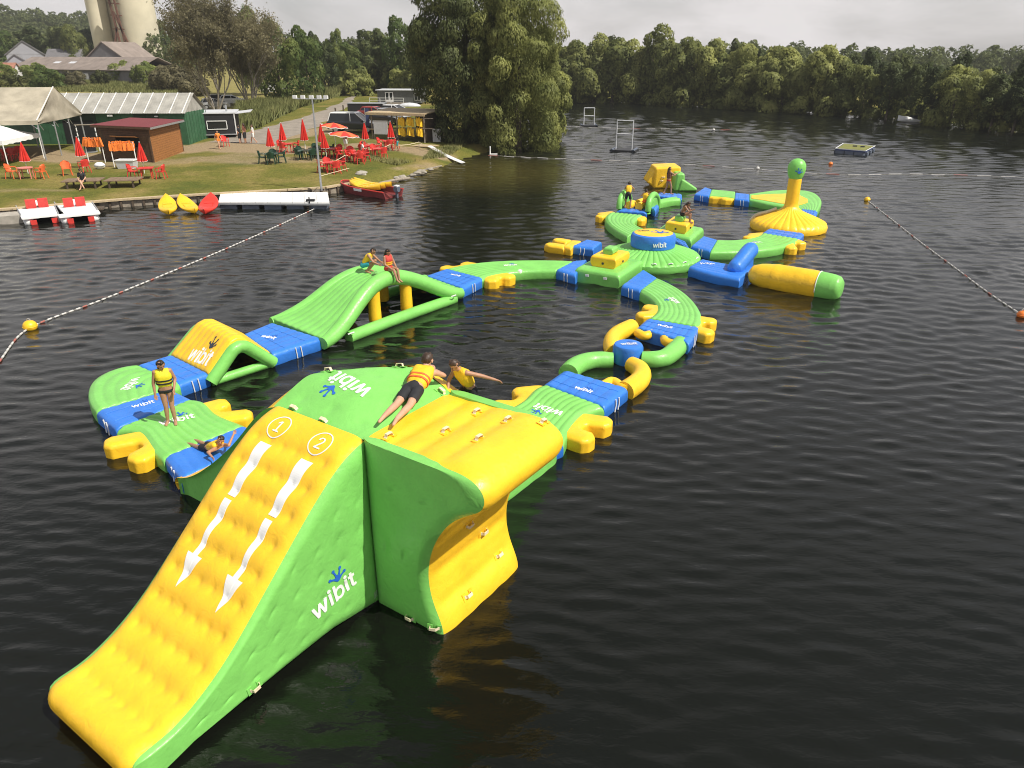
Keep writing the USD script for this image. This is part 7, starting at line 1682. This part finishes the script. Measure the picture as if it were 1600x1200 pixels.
# prone figures: lying along +y
prone = dict(pelvis=(0, 0, .10), chest=(0, .33, .17), neck=(0, .49, .24), head=(0, .60, .30), r_shoulder=(.165, .46, .17), l_shoulder=(-.165, .46, .17), r_elbow=(.27, .60, .06), l_elbow=(-.25, .62, .06), r_wrist=(.06, .74, .05), l_wrist=(-.10, .78, .05), r_hip=(.085, -.03, .10), l_hip=(-.085, -.03, .10), r_knee=(.12, -.44, .07), l_knee=(-.09, -.44, .07), r_ankle=(.09, -.83, .07), l_ankle=(-.12, -.82, .08), r_toe=(.10, -.98, .06), l_toe=(-.13, -.97, .07))
def deck_z(p):
    q = np.r_[p, 0] - TO; return float(top_surf(np.array([np.clip(1 + q @ TU / W2, 0, 1)]), np.array([np.clip(q @ TV / W2, 0, 1)]))[0, 2])
a, b = at(608, 650, 3.28)[:2], at(666, 574, 3.5)[:2]; d = unit(b - a); c = a + d * .95
make_person("boy lying face down on top of the tower in a yellow and orange life vest", (*c, (deck_z(c - d * .85) + deck_z(c + d * .45)) / 2 + .085 + (deck_z(c + d * .45) - deck_z(c - d * .85)) * .15), math.atan2(-d[0], d[1]), pose(**prone), 1.74, "skin_light", "hair_brown", False, "vest_yellow", "vest_trim", "cloth_black", .55, look=(0, .9, .1), pitch=math.atan2(deck_z(c + d * .45) - deck_z(c - d * .85), 1.3))
climb = dict(prone); climb.update(r_elbow=(.30, .38, .12), r_wrist=(.52, .26, .10), l_elbow=(-.26, .70, .12), l_wrist=(-.16, .92, .10), chest=(0, .32, .2), head=(0, .62, .40), neck=(0, .5, .3))
c = at(722, 604, 3.12)[:2] + TV[:2] * .22
make_person("boy in a yellow vest climbing over the tower's back edge, one arm out", (*c, 2.22), face(-.75, -.66), pose(chest=(0, .16, 1.20), neck=(0, .26, 1.34), head=(.0, .36, 1.44), r_shoulder=(.16, .22, 1.30), l_shoulder=(-.16, .20, 1.30), l_elbow=(-.34, -.04, 1.22), l_wrist=(-.46, -.26, 1.12), r_elbow=(.22, .34, 1.06), r_wrist=(.10, .46, .92), r_knee=(.1, .34, .62), r_ankle=(.1, .1, .32), r_toe=(.1, .26, .3)), 1.5, "skin_tan", "hair_brown", False, "vest_yellow", None, "cloth_black", .5, look=(0, .85, -.5))
c = at(330, 699, .5); d = TU[:2]
make_person("child in a yellow vest sprawled on the mat at the tower's left ramp", (*(c[:2] - d * .05), .42), face(*d), pose(**{**climb, "l_elbow": (-.10, .78, .24), "l_wrist": (-.34, .70, .42), "r_elbow": (.30, .40, .14), "r_wrist": (.34, .62, .06)}), 1.35, "skin_tan", "hair_dark", False, "vest_yellow", None, "cloth_black", .5, look=(.3, .9, .3), pitch=.12)
# on the arched bridge
bz = lambda p: float(bridge_t["height"](np.array([p[:2]]))[0])
c = at(574, 427, 1.45)
squat = dict(pelvis=(0, -.12, .30), chest=(0, .10, .58), neck=(0, .20, .72), head=(0, .29, .80), r_shoulder=(.16, .16, .68), l_shoulder=(-.16, .16, .68), r_elbow=(.20, .32, .46), l_elbow=(-.20, .34, .48), r_wrist=(.10, .46, .36), l_wrist=(-.08, .50, .42), r_hip=(.09, -.12, .28), l_hip=(-.09, -.12, .28), r_knee=(.15, .28, .40), l_knee=(-.14, .30, .42), r_ankle=(.12, .02, .07), l_ankle=(-.12, .04, .07), r_toe=(.14, .18, .025), l_toe=(-.14, .2, .025))
make_person("person crouching on top of the arched bridge in a yellow vest and teal shorts", (c[0], c[1], bz(c) - .01), face(.95, -.15), pose(**squat), 1.55, "skin_tan", "hair_dark", False, "vest_yellow", None, "cloth_teal", .6, look=(0, .9, -.3))
sit = dict(pelvis=(0, 0, .10), chest=(0, .03, .42), neck=(0, .04, .58), head=(0, .08, .70), r_shoulder=(.16, .03, .535), l_shoulder=(-.16, .03, .535), r_elbow=(.22, .10, .28), l_elbow=(-.21, .12, .28), r_wrist=(.14, .30, .16), l_wrist=(-.12, .32, .16), r_hip=(.09, .02, .09), l_hip=(-.09, .02, .09), r_knee=(.10, .42, .10), l_knee=(-.08, .42, .10), r_ankle=(.10, .58, -.26), l_ankle=(-.06, .52, -.28), r_toe=(.11, .72, -.31), l_toe=(-.06, .67, -.33))
c = at(606, 418, 1.80)
make_person("girl with dangling legs and a red vest sitting on the arched bridge", (c[0], c[1], 1.70), face(.78, -.62), pose(**sit), 1.5, "skin_tan", "hair_dark", True, "cloth_red", "vest_yellow", "cloth_red", .3, look=(-.2, .8, -.4))
# second ring
c = plat22_c; make_person("person in swimwear sitting on the stepped platform's top block", (c[0] + .05, c[1] - .1, 1.22), face(.85, -.5), pose(**{**sit, "chest": (0, .12, .38), "neck": (0, .22, .50), "head": (0, .30, .58), "r_shoulder": (.16, .18, .47), "l_shoulder": (-.16, .18, .47), "r_elbow": (.2, .38, .26), "l_elbow": (-.2, .36, .26), "r_wrist": (.1, .52, .32), "l_wrist": (-.08, .5, .32), "r_ankle": (.10, .46, -.28), "l_ankle": (-.08, .42, -.28), "r_toe": (.11, .60, -.32), "l_toe": (-.08, .57, -.32)}), 1.6, "skin_brown", "hair_brown", True, None, None, "cloth_black", .3, top=None, look=(0, .8, -.4))
c = ss_["A"] + ss_["w"] * .42 + ss_["n"] * .25
make_person("boy standing in the seesaw game in a yellow vest and black shorts", (*c, .27), face(.3, .95), pose(chest=(0, .14, 1.20), neck=(0, .20, 1.36), head=(0, .27, 1.47), r_shoulder=(.165, .17, 1.31), l_shoulder=(-.165, .17, 1.31), r_elbow=(.27, .36, 1.14), l_elbow=(-.28, .34, 1.12), r_wrist=(.24, .56, 1.02), l_wrist=(-.28, .54, 1.0), r_knee=(.16, .1, .47), l_knee=(-.15, .16, .48), r_ankle=(.18, -.04, .07), l_ankle=(-.16, .02, .07), r_toe=(.2, .12, .025), l_toe=(-.18, .18, .025)), 1.55, "skin_tan", "hair_dark", False, "vest_yellow", None, "cloth_black", .6)
c = ss_["A"] + ss_["w"] * 1.3 + ss_["n"] * .75
make_person("boy seated on the seesaw game's yellow seat in a yellow vest", (*c, .62), face(.5, .87), pose(**{**sit, "r_elbow": (.28, .18, .42), "r_wrist": (.42, .36, .44), "l_elbow": (-.3, .14, .4), "l_wrist": (-.42, .32, .34), "r_knee": (.2, .36, .10), "l_knee": (-.2, .36, .10)}), 1.5, "skin_tan", "hair_dark", False, "vest_yellow", None, "vest_trim", .5)
c = at(1043, 304, .4); make_person("woman in swimwear standing on the blue mat by the small far tower", (c[0], c[1], .40), face(.8, .3), pose(r_elbow=(.25, .22, 1.22), r_wrist=(.22, .48, 1.30), l_elbow=(-.24, .16, 1.14), l_wrist=(-.2, .4, 1.1), l_ankle=(-.13, -.22, .08), l_knee=(-.1, -.02, .48), l_toe=(-.14, -.08, .025), r_ankle=(.1, .18, .07), r_toe=(.12, .34, .025), r_knee=(.1, .16, .48)), 1.66, "skin_tan", "hair_brown", True, "cloth_brown", None, "cloth_red", .05)
# on the lawn
c = on_ground(128, 297); make_person("person in black sitting on the broad bench with crossed legs", (c[0], c[1] + .35, gz(c[0], c[1]) + .43), face(.25, -.97), pose(**{**sit, "r_knee": (.06, .42, .14), "l_knee": (-.06, .44, .10), "r_ankle": (-.14, .66, -.22), "l_ankle": (.08, .60, -.30), "r_toe": (-.20, .80, -.24), "l_toe": (.10, .74, -.35), "chest": (0, .06, .42), "head": (0, .12, .70)}), 1.7, "skin_light", "hair_dark", True, None, None, "cloth_black", .5, top="cloth_black", look=(.1, .8, -.4))
c = on_ground(622, 236); make_person("person in teal shorts and dark top standing right of the red chairs", c, face(-.9, .1), pose(l_elbow=(-.3, .1, 1.2), l_wrist=(-.46, .2, 1.3), r_knee=(.09, .1, .47), l_ankle=(-.08, -.14, .08)), 1.45, "skin_tan", "hair_dark", False, None, None, "cloth_teal", .7, top="cloth_black")
walk = dict(r_knee=(.085, .16, .49), r_ankle=(.08, .22, .08), r_toe=(.09, .37, .04), l_knee=(-.085, .0, .47), l_ankle=(-.08, -.26, .13), l_toe=(-.09, -.12, .04), r_wrist=(.24, -.12, .88), l_wrist=(-.22, .24, .92), l_elbow=(-.22, .06, 1.1), r_elbow=(.23, -.1, 1.1))
c = on_ground(397, 224); make_person("person in a white top and pale shorts walking past the trailer's hatch", c, face(-.9, -.3), pose(**walk), 1.65, "skin_light", "hair_brown", False, None, None, "cloth_white", .7, top="cloth_white")
c = on_ground(384, 224); make_person("person in a brown top and black trousers waiting at the trailer's hatch", c, face(-.9, .2), pose(), 1.75, "skin_tan", "hair_brown", True, None, None, "cloth_black", .98, top="cloth_brown")
c = on_ground(376, 224); make_person("person in dark clothes closest to the trailer's hatch", c, face(-.8, .4), pose(r_elbow=(.22, .12, 1.12), r_wrist=(.2, .34, 1.1)), 1.6, "skin_light", "hair_dark", False, None, None, "cloth_black", .9, top="cloth_black")
c = on_ground(343, 233); make_person("person in an orange top striding before the food trailer", c, face(.75, -.6), pose(**walk), 1.55, "skin_light", "hair_brown", True, None, None, "cloth_orange", .3, top="cloth_orange")
c = on_ground(567, 246); make_person("person in white sitting at the red table in front of the dark car", (c[0], c[1], c[2] + .45), face(.9, .2), pose(**{**sit, "r_ankle": (.10, .45, -.34), "l_ankle": (-.08, .42, -.34)}), 1.65, "skin_light", "hair_dark", False, None, None, "cloth_black", .8, top="cloth_white")
c = on_ground(541, 236); make_person("person in a dark top and pale shorts standing behind the open parasols", c, face(.3, .9), pose(), 1.68, "skin_light", "hair_dark", False, None, None, "cloth_white", .6, top="cloth_black")
# ------------------------------------------------------------------ buoys, buoy lines, goals, raft
def buoy_line(label, pts, spacing, r, sag=0):
    p = spline([at(x, y, .03) for x, y in pts], 160); d = np.r_[0, np.cumsum(np.linalg.norm(np.diff(p, axis=0), axis=1))]; p[:, 2] = .03
    t = thing("buoy_line", label, "buoy line", (*p[0][:2], 0)); part(t, "rope", tube(p, .008, 4), "rope", world=True)
    s = np.arange(0, d[-1], spacing); q = np.c_[[np.interp(s, d, p[:, k]) for k in range(3)]].T; tg = np.gradient(q, axis=0); tg /= np.linalg.norm(tg, axis=1, keepdims=True)
    for nm, sel, m_ in (("white_floats", np.arange(len(s)) % 6 != 0, "float_white"), ("red_floats", np.arange(len(s)) % 6 == 0, "float_red")):
        ms = [tube([a - b * spacing * .30, a + b * spacing * .30], r, 7) for a, b in zip(q[sel], tg[sel])]; part(t, nm, trimesh.util.concatenate(ms), m_, world=True, kind="stuff")
buoy_line("white and red buoy line running from the floating dock to the left picture edge", [(500, 322), (400, 368), (300, 411), (200, 452), (120, 483), (47, 512), (15, 542), (-14, 585)], .30, .030)
buoy_line("thin buoy line from the right yellow buoy to the orange buoy", [(1355, 313), (1400, 348), (1450, 387), (1500, 424), (1550, 461), (1597, 492)], .42, .026)
buoy_line("far buoy line crossing the water from the shore past the goal frame", [(770, 243), (850, 247), (980, 252), (1120, 260), (1200, 266), (1300, 272), (1420, 272), (1600, 277)], 1.6, .024)
buoy_line("farthest thin buoy line behind the floating goal frame", [(868, 196), (920, 199), (1010, 201), (1100, 202), (1200, 205)], 1.8, .024)
def buoy(label, x, y, r, matn):
    p = at(x, y, r * .4); t = thing("buoy", label, "buoy", (p[0], p[1], 0)); m = trimesh.creation.icosphere(3, r); v = np.array(m.vertices) * [1, 1, .92] + [0, 0, r * .45]; part(t, "body", trimesh.Trimesh(v, m.faces), matn); part(t, "eyelet", tube(np.array([[.06 * math.cos(a), 0, r * 1.37 + .06 * math.sin(a)] for a in np.linspace(0, 6.1, 12)]), .014, 5), "rope"); part(t, "seam", tube(np.array([[r * 1.005 * math.cos(a), r * 1.005 * math.sin(a), r * .45] for a in np.linspace(0, 6.2, 30)]), .012, 4, closed=True), matn)
buoy("round yellow buoy on the left buoy line", 47, 510, .22, "buoy_yellow"); buoy("round yellow buoy heading the right buoy line", 1355, 312, .18, "buoy_yellow"); buoy("orange buoy at the right picture edge", 1597, 492, .16, "buoy_orange"); buoy("small orange buoy alone on the far water left of the raft", 1298, 256, .17, "buoy_orange"); buoy("tiny pale buoy on the far line at the right edge of the trees", 1184, 263, .14, "float_white"); buoy("tiny pale buoy behind the goal frame", 1115, 203, .16, "float_white")
def goal(label, bl, br, h, w0=None):
    a, b = at(*bl, .1), at(*br, .1); t = thing("floating_goal", label, "goal frame", (*((a + b) / 2)[:2], 0)); u = np.array([0, 0, 1.0])
    d = unit(b - a); n = np.array([-d[1], d[0], 0]); c = (a + b) / 2; W = np.linalg.norm(b - a)
    for o in (a, b): part(t, "upright", tube([o, o + u * h], .055, 8), "sign_grey", world=True)
    for z in (h, h * .55): part(t, "crossbar", tube([a + u * z, b + u * z], .05, 8), "sign_grey", world=True)
    for s in (-1, 1): part(t, "brace", tube([c + d * s * W / 2 + u * h * .55, c + d * s * W / 2 + n * .9], .03, 6), "galv", world=True)
    part(t, "float_deck", box((W + .9, 1.9, .16), (*(c + n * .25)[:2], .08), rz=math.atan2(d[1], d[0]), bevel=.04), "black_paint", world=True); [part(t, "float", tube([c + d * s * (W / 2 + .25) - n * .7 + u * .02, c + d * s * (W / 2 + .25) + n * 1.2 + u * .02], .14, 8), "float_grey", world=True) for s in (-1, 1)]
goal("white goal frame standing on a small dark float", (962, 234), (987, 235), 2.65); goal("farther white goal frame on a float, close to the big willow", (912, 196), (928, 196), 2.1)
q = [at2(1305, 234, .3), at2(1352, 238, .3), at2(1367, 230, .3), at2(1317, 226, .3)]
t = thing("swim_raft", "flat raft with a yellow green mat on dark blue floats far out on the water", "raft", np.r_[sum(q) / 4, 0])
part(t, "deck", extrude(Polygon(q), .12, .26), "steel_blue", world=True, smooth=False); c = sum(q) / 4; qi = [c + (v - c) * .9 for v in q]; plain("mat_lime", (.17, .175, .04), .85, .2, 2)
part(t, "mat", extrude(Polygon(qi), .05, .385), "mat_lime", world=True, smooth=False)
for i in range(4):
    a, b = q[i], q[(i + 1) % 4]
    for k in (.15, .5, .85): part(t, "float", box((.8, .55, .32), (*(c + (a + (b - a) * k - c) * .9), .1), rz=math.atan2(*(b - a)[::-1]), bevel=.05), "float_grey", world=True, smooth=False)
part(t, "edge_rail", tube(np.array([np.r_[v, .42] for v in q]), .035, 5, closed=True), "strap_white", world=True)
for k, (x, y) in enumerate(((.1, .2), (.6, -.3))): part(t, "cleat", box((.35, .15, .12), (c[0] + x, c[1] + y, .49)), "black_paint", world=True, smooth=False)
# low pale things on the far shore
p = at(1445, 190, .1); t = thing("white_motorboat", "long low white motorboat moored at the far right shore", "boat", p); V_, f_ = kayak_mesh(7.5, 1.5, .9); part(t, "hull", (V_ + [0, 0, .2], f_), "canvas_white"); part(t, "windscreen", box((.6, 1.1, .4), (-1.6, 0, .6), bevel=.08), "glass_dark", smooth=False)
p = at(1047, 157, .3); t = thing("pale_jetty", "pale low jetty under the far willows", "jetty", p); part(t, "deck", box((4.5, 1.0, .12), (0, 0, .45)), "timber_pale", smooth=False); [part(t, "leg", box((.12, .12, .8), (x, -.4, .1)), "timber_grey", smooth=False) for x in (-2, 0, 2)]
p = at(766, 240, .1); t = thing("marker_stake", "short white stake in the water before the big willow", "stake", (p[0], p[1], 0)); part(t, "stake", tube([(0, 0, -.4), (0, 0, .75)], .06, 7), "white_paint"); part(t, "base_float", box((.7, .4, .12), (.3, -.1, .05), bevel=.04), "float_white")
